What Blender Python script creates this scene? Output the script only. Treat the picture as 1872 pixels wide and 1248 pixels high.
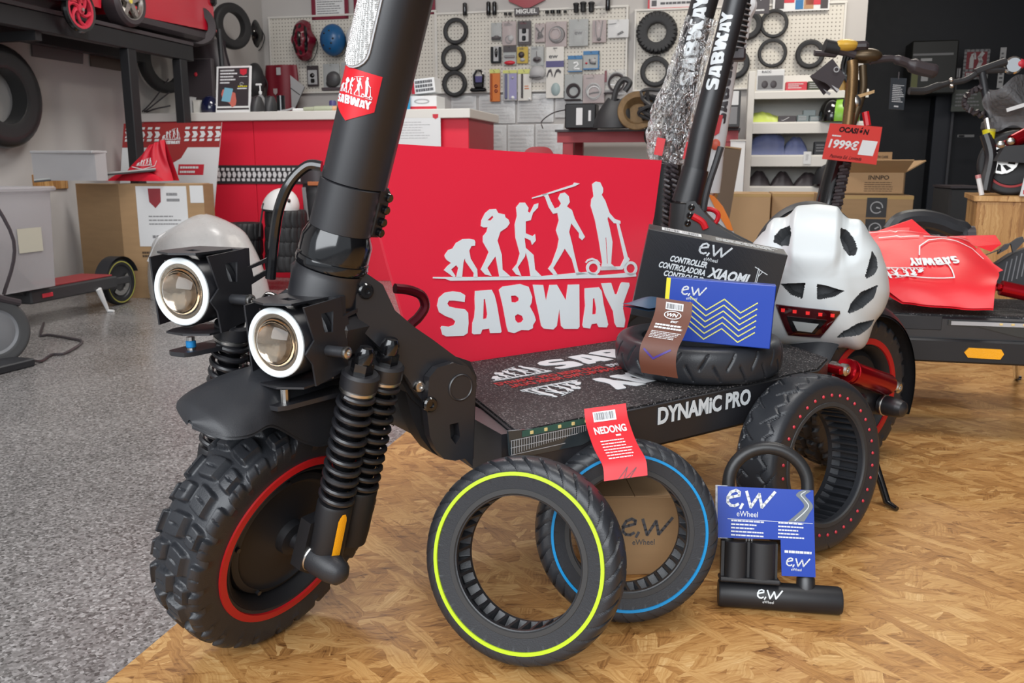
import bpy, bmesh, math, random
from mathutils import Vector as V, Matrix
from mathutils.geometry import tessellate_polygon
from math import sin, cos, pi, radians as rad, atan2, sqrt, hypot
random.seed(7)
sc = bpy.context.scene
for _o in list(bpy.data.objects): bpy.data.objects.remove(_o)
COL = sc.collection

# ------------------------------------------------------------------ camera, world, lights, exposure
FPX, HOR, CAMZ = 1600.0, 305.0, 0.573          # focal length in px of a 1872 px wide frame, horizon row, lens height
PITCH = math.atan((624 - HOR) / FPX); CP, SP = cos(PITCH), sin(PITCH)
cam = bpy.data.cameras.new('camera'); camo = bpy.data.objects.new('camera', cam); COL.objects.link(camo)
camo.location = (0, 0, CAMZ); camo.rotation_euler = (pi/2 - PITCH, 0, 0)
cam.sensor_width = 36; cam.lens = FPX / 1872 * 36; cam.clip_start = .02
cam.dof.use_dof = True; cam.dof.focus_distance = 1.12; cam.dof.aperture_fstop = 18.0
sc.camera = camo
vs = sc.view_settings
vs.view_transform = 'Standard'; vs.look = 'None'; vs.gamma = 1; vs.use_curve_mapping = False; vs.exposure = 0.25
world = bpy.data.worlds.new('daylight'); sc.world = world; world.use_nodes = True
world.node_tree.nodes['Background'].inputs[0].default_value = (.86, .93, 1, 1)
world.node_tree.nodes['Background'].inputs[1].default_value = .5
RR, RF, UP = V((.973, -.229, 0)), V((.229, .973, 0)), V((0, 0, 1))     # room axes: along the back wall, towards it, up
FLOORZ = -.09
def W(a, b, z): return RR*a + RF*b + UP*z
def area(name, loc, aim, sx, sy, power, color):
    l = bpy.data.lights.new(name, 'AREA'); l.shape = 'RECTANGLE'; l.size = sx; l.size_y = sy; l.energy = power; l.color = color
    o = bpy.data.objects.new(name, l); COL.objects.link(o); o.location = loc
    o.rotation_euler = (V(aim) - V(loc)).to_track_quat('-Z', 'Y').to_euler(); return o
area('shop_window_light', W(-.5, -1.5, 1.75), W(.3, 1.6, .1), 3.4, 2.0, 106, (.93, .965, 1))
area('ceiling_panel_light', W(.5, 1.5, 2.72), W(.5, 1.5, 0), 1.2, .6, 22, (1, .98, .95))
area('ceiling_panel_light', W(-1.5, 3.5, 2.72), W(-1.5, 3.9, 0), 1.2, .5, 42, (1, .97, .93))
area('ceiling_panel_light', W(.9, 5.2, 2.72), W(1.0, 5.7, 0), 1.0, .5, 33, (1, .93, .82))

# ------------------------------------------------------------------ pixel <-> place helpers (frame taken as 1872 x 1248)
def ray(x, y):
    u = (x - 936)/FPX; v = (y - 624)/FPX
    return V((u, CP - v*SP, -SP - v*CP))
CAM = V((0, 0, CAMZ))
def onplane(x, y, p, n):
    d = ray(x, y); return CAM + d*((p - CAM).dot(n)/d.dot(n))
def onz(x, y, z=0.0): return onplane(x, y, V((0, 0, z)), UP)
def onb(x, y, b): return onplane(x, y, RF*b, RF)            # on a plane parallel to the back wall
def ona(x, y, a): return onplane(x, y, RR*a, RR)            # on a plane parallel to the left wall
def ondepth(x, y, d): return CAM + ray(x, y)*d

class Fr:
    """a frame: origin and three axes, fr(a,b,c) -> world"""
    def __init__(s, o, x, y, z): s.o, s.x, s.y, s.z = V(o), V(x), V(y), V(z)
    def __call__(s, a, b=0.0, c=0.0): return s.o + s.x*a + s.y*b + s.z*c
    def at(s, a, b, c=0.0): return Fr(s(a, b, c), s.x, s.y, s.z)
    def rot(s, ax, ang):
        q = Matrix.Rotation(ang, 3, {'x': s.x, 'y': s.y, 'z': s.z}[ax]); return Fr(s.o, q @ s.x, q @ s.y, q @ s.z)
    def perm(s, k):
        a = [s.x, s.y, s.z]; return Fr(s.o, a[k[0]], a[k[1]], a[k[2]])
def frn(o, n, up=UP):
    """frame whose z is the normal n, x to the right as seen from in front, y upwards"""
    z = V(n).normalized(); x = V(up).cross(z).normalized(); return Fr(o, x, z.cross(x), z)
WF = Fr((0, 0, 0), (1, 0, 0), (0, 1, 0), (0, 0, 1))
RM = Fr((0, 0, 0), RR, RF, UP)

# ------------------------------------------------------------------ objects
ORG = {}
def tag(o, label=None, cat=None, group=None, kind=None):
    if label: o['label'] = label
    if cat: o['category'] = cat
    if group: o['group'] = group
    if kind: o['kind'] = kind
    return o
def thing(name, label, cat, loc, group=None):
    o = bpy.data.objects.new(name, None); COL.objects.link(o); o.location = loc; o.empty_display_size = .05
    ORG[o] = V(loc); return tag(o, label, cat, group)

class MB:
    def __init__(s): s.v, s.f, s.m = [], [], []
    def add(s, vs, fs, mi=0):
        n = len(s.v); s.v += [V(p) for p in vs]; s.f += [tuple(i + n for i in f) for f in fs]; s.m += [mi]*len(fs); return s
    def box(s, fr, c, d, ch=0.0, mi=0):
        hx, hy, hz = d[0]/2, d[1]/2, d[2]/2; cx, cy, cz = c
        if ch <= 0:
            vs = [fr(cx+i*hx, cy+j*hy, cz+k*hz) for i in (-1, 1) for j in (-1, 1) for k in (-1, 1)]
            return s.add(vs, [(0,1,3,2),(4,6,7,5),(0,4,5,1),(2,3,7,6),(0,2,6,4),(1,5,7,3)], mi)
        ch = min(ch, hx*.98, hy*.98, hz*.98); vs = []; ix = {}
        for i in (-1, 1):
            for j in (-1, 1):
                for k in (-1, 1):
                    for ax in range(3):
                        h = [hx-ch, hy-ch, hz-ch]; h[ax] = (hx, hy, hz)[ax]
                        ix[i, j, k, ax] = len(vs); vs.append(fr(cx+i*h[0], cy+j*h[1], cz+k*h[2]))
        g = lambda *t: ix[t]; fs = []
        for i in (-1, 1):
            q = [g(i,-1,-1,0), g(i,1,-1,0), g(i,1,1,0), g(i,-1,1,0)]; fs.append(q if i > 0 else q[::-1])
            q = [g(-1,i,-1,1), g(-1,i,1,1), g(1,i,1,1), g(1,i,-1,1)]; fs.append(q if i > 0 else q[::-1])
            q = [g(-1,-1,i,2), g(1,-1,i,2), g(1,1,i,2), g(-1,1,i,2)]; fs.append(q if i > 0 else q[::-1])
            for j in (-1, 1):
                fs.append([g(i,j,-1,0), g(i,j,-1,1), g(i,j,1,1), g(i,j,1,0)])
                fs.append([g(i,-1,j,0), g(i,-1,j,2), g(i,1,j,2), g(i,1,j,0)])
                fs.append([g(-1,i,j,1), g(-1,i,j,2), g(1,i,j,2), g(1,i,j,1)])
                for k in (-1, 1): fs.append([g(i,j,k,0), g(i,j,k,1), g(i,j,k,2)])
        return s.add(vs, fs, mi)
    def grid(s, fn, nu, nv, cu=False, cv=False, mi=0):
        vs = [fn(i/nu, j/nv) for i in range(nu + (not cu)) for j in range(nv + (not cv))]
        NV = nv + (not cv); NU = nu + (not cu)
        fs = [(i*NV+j, ((i+1) % NU)*NV+j, ((i+1) % NU)*NV+(j+1) % NV, i*NV+(j+1) % NV) for i in range(nu) for j in range(nv)]
        return s.add(vs, fs, mi)
    def lathe(s, fr, prof, n=32, closed=False, mi=0, a0=0.0, a1=2*pi, caps=True):
        full = abs(a1 - a0 - 2*pi) < 1e-6; m = len(prof)
        vs = [fr(r*cos(a), r*sin(a), h) for i in range(n + (not full)) for a in [a0 + (a1-a0)*i/n] for r, h in prof]
        N = n + (not full)
        fs = [(i*m+j, ((i+1) % N)*m+j, ((i+1) % N)*m+(j+1) % m, i*m+(j+1) % m) for i in range(n) for j in range(m if closed else m-1)]
        if full and not closed and caps:
            if prof[0][0] > 1e-5: fs.append([i*m for i in range(N)][::-1])
            if prof[-1][0] > 1e-5: fs.append([i*m+m-1 for i in range(N)])
        return s.add(vs, fs, mi)
    def cyl(s, fr, r, h0, h1, n=20, ch=0.0, mi=0):
        if ch: return s.lathe(fr, [(r-ch, h0), (r, h0+ch), (r, h1-ch), (r-ch, h1)], n, mi=mi)
        return s.lathe(fr, [(r, h0), (r, h1)], n, mi=mi)
    def tube(s, pts, r, n=10, closed=False, mi=0, flat=None):
        pts = [V(p) for p in pts]; m = len(pts); rs = r if isinstance(r, (list, tuple)) else [r]*m
        t0 = (pts[1]-pts[0]).normalized(); nx = t0.orthogonal().normalized(); vs = []
        for i, p in enumerate(pts):
            a = pts[(i-1) % m] if (i > 0 or closed) else p; b = pts[(i+1) % m] if (i < m-1 or closed) else p
            t = (b-a).normalized(); nx = (nx - t*nx.dot(t)).normalized(); ny = t.cross(nx)
            for k in range(n):
                w = 2*pi*k/n; vs.append(p + (nx*cos(w) + ny*sin(w))*rs[i])
        fs = [(i*n+k, i*n+(k+1) % n, ((i+1) % m)*n+(k+1) % n, ((i+1) % m)*n+k) for i in range(m if closed else m-1) for k in range(n)]
        if not closed: fs += [list(range(n))[::-1], list(range((m-1)*n, m*n))]
        return s.add(vs, fs, mi)
    def prism(s, fr, loop, z0, z1, holes=(), mi=0):
        loops = [list(loop)] + [list(h) for h in holes]; flat = [p for l in loops for p in l]; n = len(flat)
        tri = tessellate_polygon([[V((p[0], p[1], 0)) for p in l] for l in loops])
        vs = [fr(p[0], p[1], z0) for p in flat] + [fr(p[0], p[1], z1) for p in flat]; fs = []
        for t in tri:
            a, b, c = [flat[i] for i in t]
            if (b[0]-a[0])*(c[1]-a[1]) - (b[1]-a[1])*(c[0]-a[0]) < 0: t = t[::-1]
            fs.append([i+n for i in t]); fs.append(list(t)[::-1])
        k = 0
        for li, l in enumerate(loops):
            ar = sum(l[i][0]*l[(i+1) % len(l)][1] - l[(i+1) % len(l)][0]*l[i][1] for i in range(len(l)))
            for i in range(len(l)):
                a, b = k+i, k+(i+1) % len(l); q = [a, b, b+n, a+n]
                fs.append(q if (ar > 0) == (li == 0) else q[::-1])
            k += len(l)
        return s.add(vs, fs, mi)
    def ball(s, fr, c, r, nu=20, nv=12, lo=-pi/2, hi=pi/2, mi=0):
        r = r if isinstance(r, (tuple, list)) else (r, r, r)
        return s.grid(lambda u, v: fr(c[0]+r[0]*cos(2*pi*u)*cos(lo+(hi-lo)*v), c[1]+r[1]*sin(2*pi*u)*cos(lo+(hi-lo)*v), c[2]+r[2]*sin(lo+(hi-lo)*v)), nu, nv, cu=True, mi=mi)
    def torus(s, fr, R, r, n=48, m=12, mi=0, rz=None):
        rz = rz or r
        return s.grid(lambda u, v: fr((R+r*cos(2*pi*v))*cos(2*pi*u), (R+r*cos(2*pi*v))*sin(2*pi*u), rz*sin(2*pi*v)), n, m, True, True, mi)
    def build(s, name, mat, parent=None, smooth=35, org=None):
        me = bpy.data.meshes.new(name)
        if parent is not None: o0 = ORG[parent]
        elif org is not None: o0 = V(org)
        else:
            lo = [min(p[i] for p in s.v) for i in range(3)]; hi = [max(p[i] for p in s.v) for i in range(3)]
            o0 = V(((lo[0]+hi[0])/2, (lo[1]+hi[1])/2, lo[2]))
        me.from_pydata([tuple(p - o0) for p in s.v], [], s.f)
        mats = mat if isinstance(mat, (list, tuple)) else [mat]
        for m in mats: me.materials.append(m)
        me.polygons.foreach_set('material_index', s.m)
        bm = bmesh.new(); bm.from_mesh(me)
        bmesh.ops.remove_doubles(bm, verts=bm.verts, dist=1e-6); bmesh.ops.recalc_face_normals(bm, faces=bm.faces)
        bm.to_mesh(me); bm.free()
        if smooth:
            me.shade_smooth(); me.set_sharp_from_angle(angle=rad(smooth))
        o = bpy.data.objects.new(name, me); COL.objects.link(o); ORG[o] = o0
        if parent is not None: o.parent = parent
        else: o.location = o0
        return o
def struct(mb, name, mat, smooth=0): o = mb.build(name, mat, None, smooth); o['kind'] = 'structure'; return o
def solo(mb, name, mat, label, cat, group=None, smooth=35): return tag(mb.build(name, mat, None, smooth), label, cat, group)

# ------------------------------------------------------------------ materials
def new_mat(name):
    m = bpy.data.materials.new(name); m.use_nodes = True
    return m, m.node_tree.nodes, m.node_tree.links, m.node_tree.nodes['Principled BSDF']
MATS = {}
def mat(name, col, rough=.5, metal=0.0, bump=0.0, bscale=200.0, var=0.0, vscale=20.0, coat=0.0, trans=0.0, emit=0.0, spec=.5, alpha=1.0, ior=1.5, stretch=None):
    if name in MATS: return MATS[name]
    m, N, L, P = new_mat(name); c = (*col, 1)
    P.inputs['Base Color'].default_value = c; P.inputs['Roughness'].default_value = rough; P.inputs['Metallic'].default_value = metal
    P.inputs['Coat Weight'].default_value = coat; P.inputs['Coat Roughness'].default_value = .08
    P.inputs['Transmission Weight'].default_value = trans; P.inputs['Specular IOR Level'].default_value = spec; P.inputs['IOR'].default_value = ior
    P.inputs['Alpha'].default_value = alpha
    if emit: P.inputs['Emission Color'].default_value = c; P.inputs['Emission Strength'].default_value = emit
    tc = N.new('ShaderNodeTexCoord'); src = tc.outputs['Object']
    if stretch:
        mp = N.new('ShaderNodeMapping'); mp.inputs['Scale'].default_value = stretch; L.new(src, mp.inputs[0]); src = mp.outputs[0]
    nz = N.new('ShaderNodeTexNoise'); nz.inputs['Scale'].default_value = vscale; nz.inputs['Detail'].default_value = 4; L.new(src, nz.inputs['Vector'])
    if var:
        mx = N.new('ShaderNodeMix'); mx.data_type = 'RGBA'; L.new(nz.outputs['Fac'], mx.inputs[0])
        mx.inputs[6].default_value = tuple(max(0, x*(1-var)) for x in col) + (1,); mx.inputs[7].default_value = tuple(min(1, x*(1+var)) for x in col) + (1,)
        L.new(mx.outputs[2], P.inputs['Base Color'])
    else:                                            # a trace of uneven gloss on every surface
        mr = N.new('ShaderNodeMapRange'); mr.inputs[3].default_value = max(0, rough-.04); mr.inputs[4].default_value = min(1, rough+.04)
        L.new(nz.outputs['Fac'], mr.inputs[0]); L.new(mr.outputs[0], P.inputs['Roughness'])
    if bump:
        b2 = N.new('ShaderNodeTexNoise'); b2.inputs['Scale'].default_value = bscale; b2.inputs['Detail'].default_value = 3; L.new(src, b2.inputs['Vector'])
        bp = N.new('ShaderNodeBump'); bp.inputs['Strength'].default_value = bump; bp.inputs['Distance'].default_value = .002
        L.new(b2.outputs['Fac'], bp.inputs['Height']); L.new(bp.outputs[0], P.inputs['Normal'])
    MATS[name] = m; return m
def ramp(N, stops):
    r = N.new('ShaderNodeValToRGB'); e = r.color_ramp.elements
    while len(e) < len(stops): e.new(.5)
    for k, (p, c) in enumerate(stops): e[k].position = p; e[k].color = (*c, 1)
    return r
def osb_mat(name, scale=1.0, bright=1.0, flake=(8, 40), layers=9, seed=0, base=0.0, spread=75):
    m, N, L, P = new_mat(name); tc = N.new('ShaderNodeTexCoord'); col = None; hgt = None
    def nd(t, **k):
        n = N.new(t)
        for a, b in k.items(): setattr(n, a, b)
        return n
    stops = [(0, (.13, .05, .014)), (.20, (.30, .135, .04)), (.42, (.46, .225, .07)), (.66, (.60, .335, .12)), (.86, (.72, .45, .19)), (1, (.82, .60, .33))]
    stops = [(p, tuple(min(1, x*bright) for x in c)) for p, c in stops]
    for k in range(layers):
        a = rad(base + (abs(((k*0.618) % 1 - .5)*2)**1.5*(1 if (k*0.618) % 1 > .5 else -1))*spread)
        mp = nd('ShaderNodeMapping'); mp.inputs['Rotation'].default_value = (0, 0, a); mp.inputs['Location'].default_value = (k*3.7+seed, k*1.3, 0); L.new(tc.outputs['Object'], mp.inputs[0])
        ws = nd('ShaderNodeTexNoise'); ws.inputs['Scale'].default_value = 22*scale; ws.inputs['Detail'].default_value = 4; L.new(mp.outputs[0], ws.inputs['Vector'])
        va = nd('ShaderNodeVectorMath', operation='MULTIPLY_ADD'); va.inputs[1].default_value = (.03, .022, 0); L.new(ws.outputs['Color'], va.inputs[0]); L.new(mp.outputs[0], va.inputs[2])
        kk = scale*(1 + .5*(k % 3)/2); m2 = nd('ShaderNodeMapping'); m2.inputs['Scale'].default_value = (flake[0]*kk, flake[1]*kk, 1); L.new(va.outputs[0], m2.inputs[0])
        vo = nd('ShaderNodeTexVoronoi', voronoi_dimensions='2D'); vo.inputs['Scale'].default_value = 1; L.new(m2.outputs[0], vo.inputs['Vector'])
        sp = nd('ShaderNodeSeparateColor'); L.new(vo.outputs['Color'], sp.inputs[0])
        m3 = nd('ShaderNodeMapping'); m3.inputs['Scale'].default_value = (16*scale, 330*scale, 1); L.new(va.outputs[0], m3.inputs[0])
        fb = nd('ShaderNodeTexNoise'); fb.inputs['Scale'].default_value = 1; fb.inputs['Detail'].default_value = 6; fb.inputs['Roughness'].default_value = .65; L.new(m3.outputs[0], fb.inputs['Vector'])
        t1 = nd('ShaderNodeMath', operation='MULTIPLY_ADD'); t1.inputs[1].default_value = .42; t1.inputs[2].default_value = -.13; L.new(sp.outputs[0], t1.inputs[0])
        t2 = nd('ShaderNodeMath', operation='MULTIPLY_ADD'); t2.inputs[1].default_value = .98; L.new(fb.outputs['Fac'], t2.inputs[0]); L.new(t1.outputs[0], t2.inputs[2])
        if col is None: col, hgt = t2.outputs[0], sp.outputs[2]
        else:
            gt = nd('ShaderNodeMath', operation='GREATER_THAN'); gt.inputs[1].default_value = .66; L.new(sp.outputs[1], gt.inputs[0])
            for w, (A, B) in enumerate(((col, t2.outputs[0]), (hgt, sp.outputs[2]))):
                mh = nd('ShaderNodeMix', data_type='FLOAT'); L.new(gt.outputs[0], mh.inputs[0]); L.new(A, mh.inputs[2]); L.new(B, mh.inputs[3])
                if w: hgt = mh.outputs[0]
                else: col = mh.outputs[0]
    # scattered dark slivers and broad tone drift
    sl = nd('ShaderNodeMapping'); sl.inputs['Scale'].default_value = (38*scale, 150*scale, 1); sl.inputs['Rotation'].default_value = (0, 0, rad(base+14)); L.new(tc.outputs['Object'], sl.inputs[0])
    sn = nd('ShaderNodeTexNoise'); sn.inputs['Scale'].default_value = 1; sn.inputs['Detail'].default_value = 3; sn.inputs['Distortion'].default_value = .8; L.new(sl.outputs[0], sn.inputs['Vector'])
    sr = nd('ShaderNodeMapRange'); sr.inputs[1].default_value = .33; sr.inputs[2].default_value = .45; sr.inputs[3].default_value = -.22; sr.inputs[4].default_value = 0; L.new(sn.outputs['Fac'], sr.inputs[0])
    bn = nd('ShaderNodeTexNoise'); bn.inputs['Scale'].default_value = 7*scale; bn.inputs['Detail'].default_value = 4; L.new(tc.outputs['Object'], bn.inputs['Vector'])
    b1 = nd('ShaderNodeMath', operation='MULTIPLY_ADD'); b1.inputs[1].default_value = .40; L.new(bn.outputs['Fac'], b1.inputs[0]); L.new(sr.outputs[0], b1.inputs[2])
    b2 = nd('ShaderNodeMath', operation='ADD'); L.new(col, b2.inputs[0]); L.new(b1.outputs[0], b2.inputs[1])
    b3 = nd('ShaderNodeMath', operation='ADD'); b3.inputs[1].default_value = -.24; L.new(b2.outputs[0], b3.inputs[0])
    rp = ramp(N, stops); L.new(b3.outputs[0], rp.inputs[0]); L.new(rp.outputs[0], P.inputs['Base Color'])
    P.inputs['Roughness'].default_value = .38; P.inputs['Specular IOR Level'].default_value = .4
    ba = nd('ShaderNodeMath', operation='MULTIPLY_ADD'); ba.inputs[1].default_value = .6; L.new(b2.outputs[0], ba.inputs[0]); L.new(hgt, ba.inputs[2])
    bp = nd('ShaderNodeBump'); bp.inputs['Strength'].default_value = .3; bp.inputs['Distance'].default_value = .0012; L.new(ba.outputs[0], bp.inputs['Height']); L.new(bp.outputs[0], P.inputs['Normal'])
    return m
def terrazzo():
    m, N, L, P = new_mat('speckled_floor'); tc = N.new('ShaderNodeTexCoord')
    a = N.new('ShaderNodeTexVoronoi'); a.inputs['Scale'].default_value = 230; L.new(tc.outputs['Object'], a.inputs['Vector'])
    s = N.new('ShaderNodeSeparateColor'); L.new(a.outputs['Color'], s.inputs[0])
    r = ramp(N, [(0, (.105, .098, .096)), (.18, (.20, .19, .185)), (.5, (.295, .28, .275)), (.85, (.40, .38, .375)), (1, (.58, .56, .555))]); L.new(s.outputs[0], r.inputs[0])
    n = N.new('ShaderNodeTexNoise'); n.inputs['Scale'].default_value = 3; n.inputs['Detail'].default_value = 6; L.new(tc.outputs['Object'], n.inputs['Vector'])
    mx = N.new('ShaderNodeMix'); mx.data_type = 'RGBA'; mx.blend_type = 'MULTIPLY'; mx.inputs[0].default_value = .5; L.new(r.outputs[0], mx.inputs[6]); L.new(n.outputs['Fac'], mx.inputs[7])
    L.new(mx.outputs[2], P.inputs['Base Color'])
    mr = N.new('ShaderNodeMapRange'); mr.inputs[3].default_value = .12; mr.inputs[4].default_value = .38; L.new(n.outputs['Fac'], mr.inputs[0]); L.new(mr.outputs[0], P.inputs['Roughness'])
    return m
def grit():
    m, N, L, P = new_mat('grip_tape'); tc = N.new('ShaderNodeTexCoord')
    a = N.new('ShaderNodeTexVoronoi'); a.inputs['Scale'].default_value = 620; L.new(tc.outputs['Object'], a.inputs['Vector'])
    s = N.new('ShaderNodeSeparateColor'); L.new(a.outputs['Color'], s.inputs[0])
    r = ramp(N, [(0, (.006, .006, .007)), (.7, (.016, .015, .017)), (.9, (.06, .055, .055)), (1, (.30, .28, .28))]); L.new(s.outputs[0], r.inputs[0]); L.new(r.outputs[0], P.inputs['Base Color'])
    P.inputs['Roughness'].default_value = .62
    b = N.new('ShaderNodeBump'); b.inputs['Strength'].default_value = .8; b.inputs['Distance'].default_value = .0012; L.new(s.outputs[1], b.inputs['Height']); L.new(b.outputs[0], P.inputs['Normal'])
    return m
def film_mat(name, tint, rough=.12, scale=40, opac=.25, dist=.004):
    """thin crinkled clear plastic: mostly see-through, with glossy folds"""
    m, N, L, P = new_mat(name); out = [n for n in N if n.type == 'OUTPUT_MATERIAL'][0]
    tr = N.new('ShaderNodeBsdfTransparent'); mx = N.new('ShaderNodeMixShader'); mx.inputs[0].default_value = opac
    P.inputs['Base Color'].default_value = (*tint, 1); P.inputs['Roughness'].default_value = rough; P.inputs['Specular IOR Level'].default_value = 1
    tc = N.new('ShaderNodeTexCoord'); nz = N.new('ShaderNodeTexNoise'); nz.inputs['Scale'].default_value = scale; nz.inputs['Detail'].default_value = 5; nz.inputs['Distortion'].default_value = 1.5
    L.new(tc.outputs['Object'], nz.inputs['Vector']); b = N.new('ShaderNodeBump'); b.inputs['Strength'].default_value = 1; b.inputs['Distance'].default_value = dist
    L.new(nz.outputs['Fac'], b.inputs['Height']); L.new(b.outputs[0], P.inputs['Normal'])
    L.new(tr.outputs[0], mx.inputs[1]); L.new(P.outputs[0], mx.inputs[2]); L.new(mx.outputs[0], out.inputs[0]); return m
def foil_mat(name):
    """tight crinkled clear film over something dark: glassy folds with bright streaks"""
    m, N, L, P = new_mat(name); out = [n for n in N if n.type == 'OUTPUT_MATERIAL'][0]
    tr = N.new('ShaderNodeBsdfTransparent'); gl = N.new('ShaderNodeBsdfGlossy'); gl.inputs['Roughness'].default_value = .09; gl.inputs['Color'].default_value = (.95, .96, .97, 1)
    mx = N.new('ShaderNodeMixShader'); tc = N.new('ShaderNodeTexCoord'); mp = N.new('ShaderNodeMapping'); mp.inputs['Scale'].default_value = (1, 1, .35); L.new(tc.outputs['Object'], mp.inputs[0])
    nz = N.new('ShaderNodeTexNoise'); nz.inputs['Scale'].default_value = 75; nz.inputs['Detail'].default_value = 4; nz.inputs['Distortion'].default_value = 2.2; L.new(mp.outputs[0], nz.inputs['Vector'])
    b = N.new('ShaderNodeBump'); b.inputs['Strength'].default_value = 1; b.inputs['Distance'].default_value = .02; L.new(nz.outputs['Fac'], b.inputs['Height']); L.new(b.outputs[0], gl.inputs['Normal'])
    r = ramp(N, [(.40, (.06, .06, .06)), (.48, (.80, .80, .80)), (.55, (.15, .15, .15)), (.62, (.75, .75, .75))]); L.new(nz.outputs['Fac'], r.inputs[0]); L.new(r.outputs[0], mx.inputs[0])
    L.new(tr.outputs[0], mx.inputs[1]); L.new(gl.outputs[0], mx.inputs[2]); L.new(mx.outputs[0], out.inputs[0]); return m
BLK = mat('black_satin_metal', (.012, .012, .015), .42, 0, bump=.02, bscale=900, spec=.85)
MBLK = mat('matte_black_metal', (.012, .012, .014), .5, 0)
GBLK = mat('gloss_black', (.006, .006, .007), .12, coat=.6)
PLA = mat('dark_grey_plastic', (.022, .023, .027), .45, bump=.1, bscale=700)
RUB = mat('black_rubber', (.017, .017, .019), .55, bump=.08, bscale=500)
RUBS = mat('tread_rubber', (.024, .026, .031), .38, bump=.1, bscale=600)
RUBG = mat('grey_rubber', (.035, .035, .036), .6)
RED = mat('red_vinyl', (.66, .008, .018), .38)
REDA = mat('red_anodised', (.42, .004, .012), .22, .75)
REDR = mat('red_rim_stripe', (.50, .012, .014), .4)
SIGNR = mat('sign_red', (.80, .024, .055), .3)
CREAM = mat('cream_white', (.72, .70, .66), .5)
WHT = mat('white_gloss', (.86, .87, .88), .28)
WHM = mat('white_matte', (.80, .80, .80), .55)
LTR = mat('pale_lettering', (.74, .78, .80), .45)
GRY = mat('mid_grey', (.22, .22, .23), .5)
LGRY = mat('light_grey', (.45, .45, .46), .5)
DGRY = mat('charcoal', (.035, .035, .038), .5)
STEEL = mat('brushed_steel', (.62, .60, .57), .28, 1)
CHR = mat('chrome', (.80, .80, .80), .1, 1)
LIME = mat('lime_stripe', (.52, .72, .02), .4)
CYAN = mat('cyan_stripe', (.004, .26, .60), .4)
ORG_ = mat('amber_reflector', (.95, .42, .01), .25, bump=.3, bscale=900)
ORNG = mat('orange_plastic', (.90, .22, .01), .35)
YEL = mat('yellow_print', (.85, .75, .02), .4)
BLU = mat('blue_print', (.012, .055, .40), .3)
CARD = mat('cardboard', (.40, .25, .125), .75, var=.12, vscale=6, bump=.05, bscale=150, stretch=(1, 1, 8))
CARDL = mat('cardboard_light', (.50, .32, .17), .75, var=.08, vscale=5)
TAPE = mat('packing_tape', (.52, .34, .14), .2)
BRN = mat('brown_label_paper', (.135, .045, .026), .5)
WOODR = mat('red_painted_wood', (.42, .05, .06), .5)
WALL = mat('wall_paint', (.52, .50, .485), .8, var=.05, vscale=2)
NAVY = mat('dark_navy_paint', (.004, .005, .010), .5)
PEGM = mat('pegboard_cream', (.66, .64, .60), .6)
GLS = mat('clear_glass', (1, 1, 1), .02, trans=1, ior=1.46)
SILV = mat('reflector_silver', (.70, .72, .74), .16, 1, bump=1, bscale=260)
LEDW = mat('white_ring_lens', (.80, .86, .88), .3)
PAPER = mat('paper', (.74, .75, .76), .7)
INK = mat('print_grey', (.10, .10, .11), .6)
FILM = film_mat('clear_film', (.8, .8, .82))
print('helpers ok')

# ------------------------------------------------------------------ lettering
FONTC = {}
def glyphs(s, bold=0.0, shear=0.0):
    k = (s, bold, shear)
    if k not in FONTC:
        cu = bpy.data.curves.new('lettering', 'FONT'); cu.body = s; cu.extrude = .02; cu.offset = bold; cu.shear = shear; cu.resolution_u = 3
        ob = bpy.data.objects.new('lettering', cu); COL.objects.link(ob); bpy.context.view_layer.update()
        me = bpy.data.meshes.new_from_object(ob.evaluated_get(bpy.context.evaluated_depsgraph_get()))
        vs = [v.co.copy() for v in me.vertices]; fs = [tuple(p.vertices) for p in me.polygons]
        bpy.data.objects.remove(ob); bpy.data.curves.remove(cu); bpy.data.meshes.remove(me)
        x0, x1 = min(v.x for v in vs), max(v.x for v in vs); y0, y1 = min(v.y for v in vs), max(v.y for v in vs)
        FONTC[k] = ([V(((v.x-x0)/(x1-x0), (v.y-y0)/(y1-y0), 1 if v.z > 0 else 0)) for v in vs], fs)
    return FONTC[k]
def text(mb, fn, s, x0, y0, x1, y1, bold=.02, shear=0.0, d=.0006, mi=0):
    """letters filling the rectangle x0..x1, y0..y1 of the surface fn(x, y, height)"""
    vs, fs = glyphs(s, bold, shear); return mb.add([fn(x0+(x1-x0)*v.x, y0+(y1-y0)*v.y, d*(.15+.85*v.z)) for v in vs], fs, mi)
def lines(mb, fn, x0, y0, x1, y1, n, fill=.45, d=.0005, jag=.35, mi=0):
    """rows of print too small to read"""
    h = (y1-y0)/n
    for i in range(n):
        y = y1 - h*(i+.5); x = x0; end = x1 - (x1-x0)*jag*random.random()
        while x < end:
            w = min((x1-x0)*random.uniform(.06, .16), end-x)
            p = [(x, y-h*fill/2), (x+w*.86, y-h*fill/2), (x+w*.86, y+h*fill/2), (x, y+h*fill/2)]
            mb.add([fn(q[0], q[1], d) for q in p], [(0, 1, 2, 3)], mi); x += w
def bars(mb, fn, x0, y0, x1, y1, n=22, d=.0006, mi=0):
    x = x0; w = (x1-x0)/n
    for i in range(n):
        q = w*random.choice((.25, .4, .75)); mb.add([fn(x, y0, d), fn(x+q, y0, d), fn(x+q, y1, d), fn(x, y1, d)], [(0, 1, 2, 3)], mi); x += w
def quad(mb, fn, x0, y0, x1, y1, d=.0003, mi=0): mb.add([fn(x0, y0, d), fn(x1, y0, d), fn(x1, y1, d), fn(x0, y1, d)], [(0, 1, 2, 3)], mi)
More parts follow.
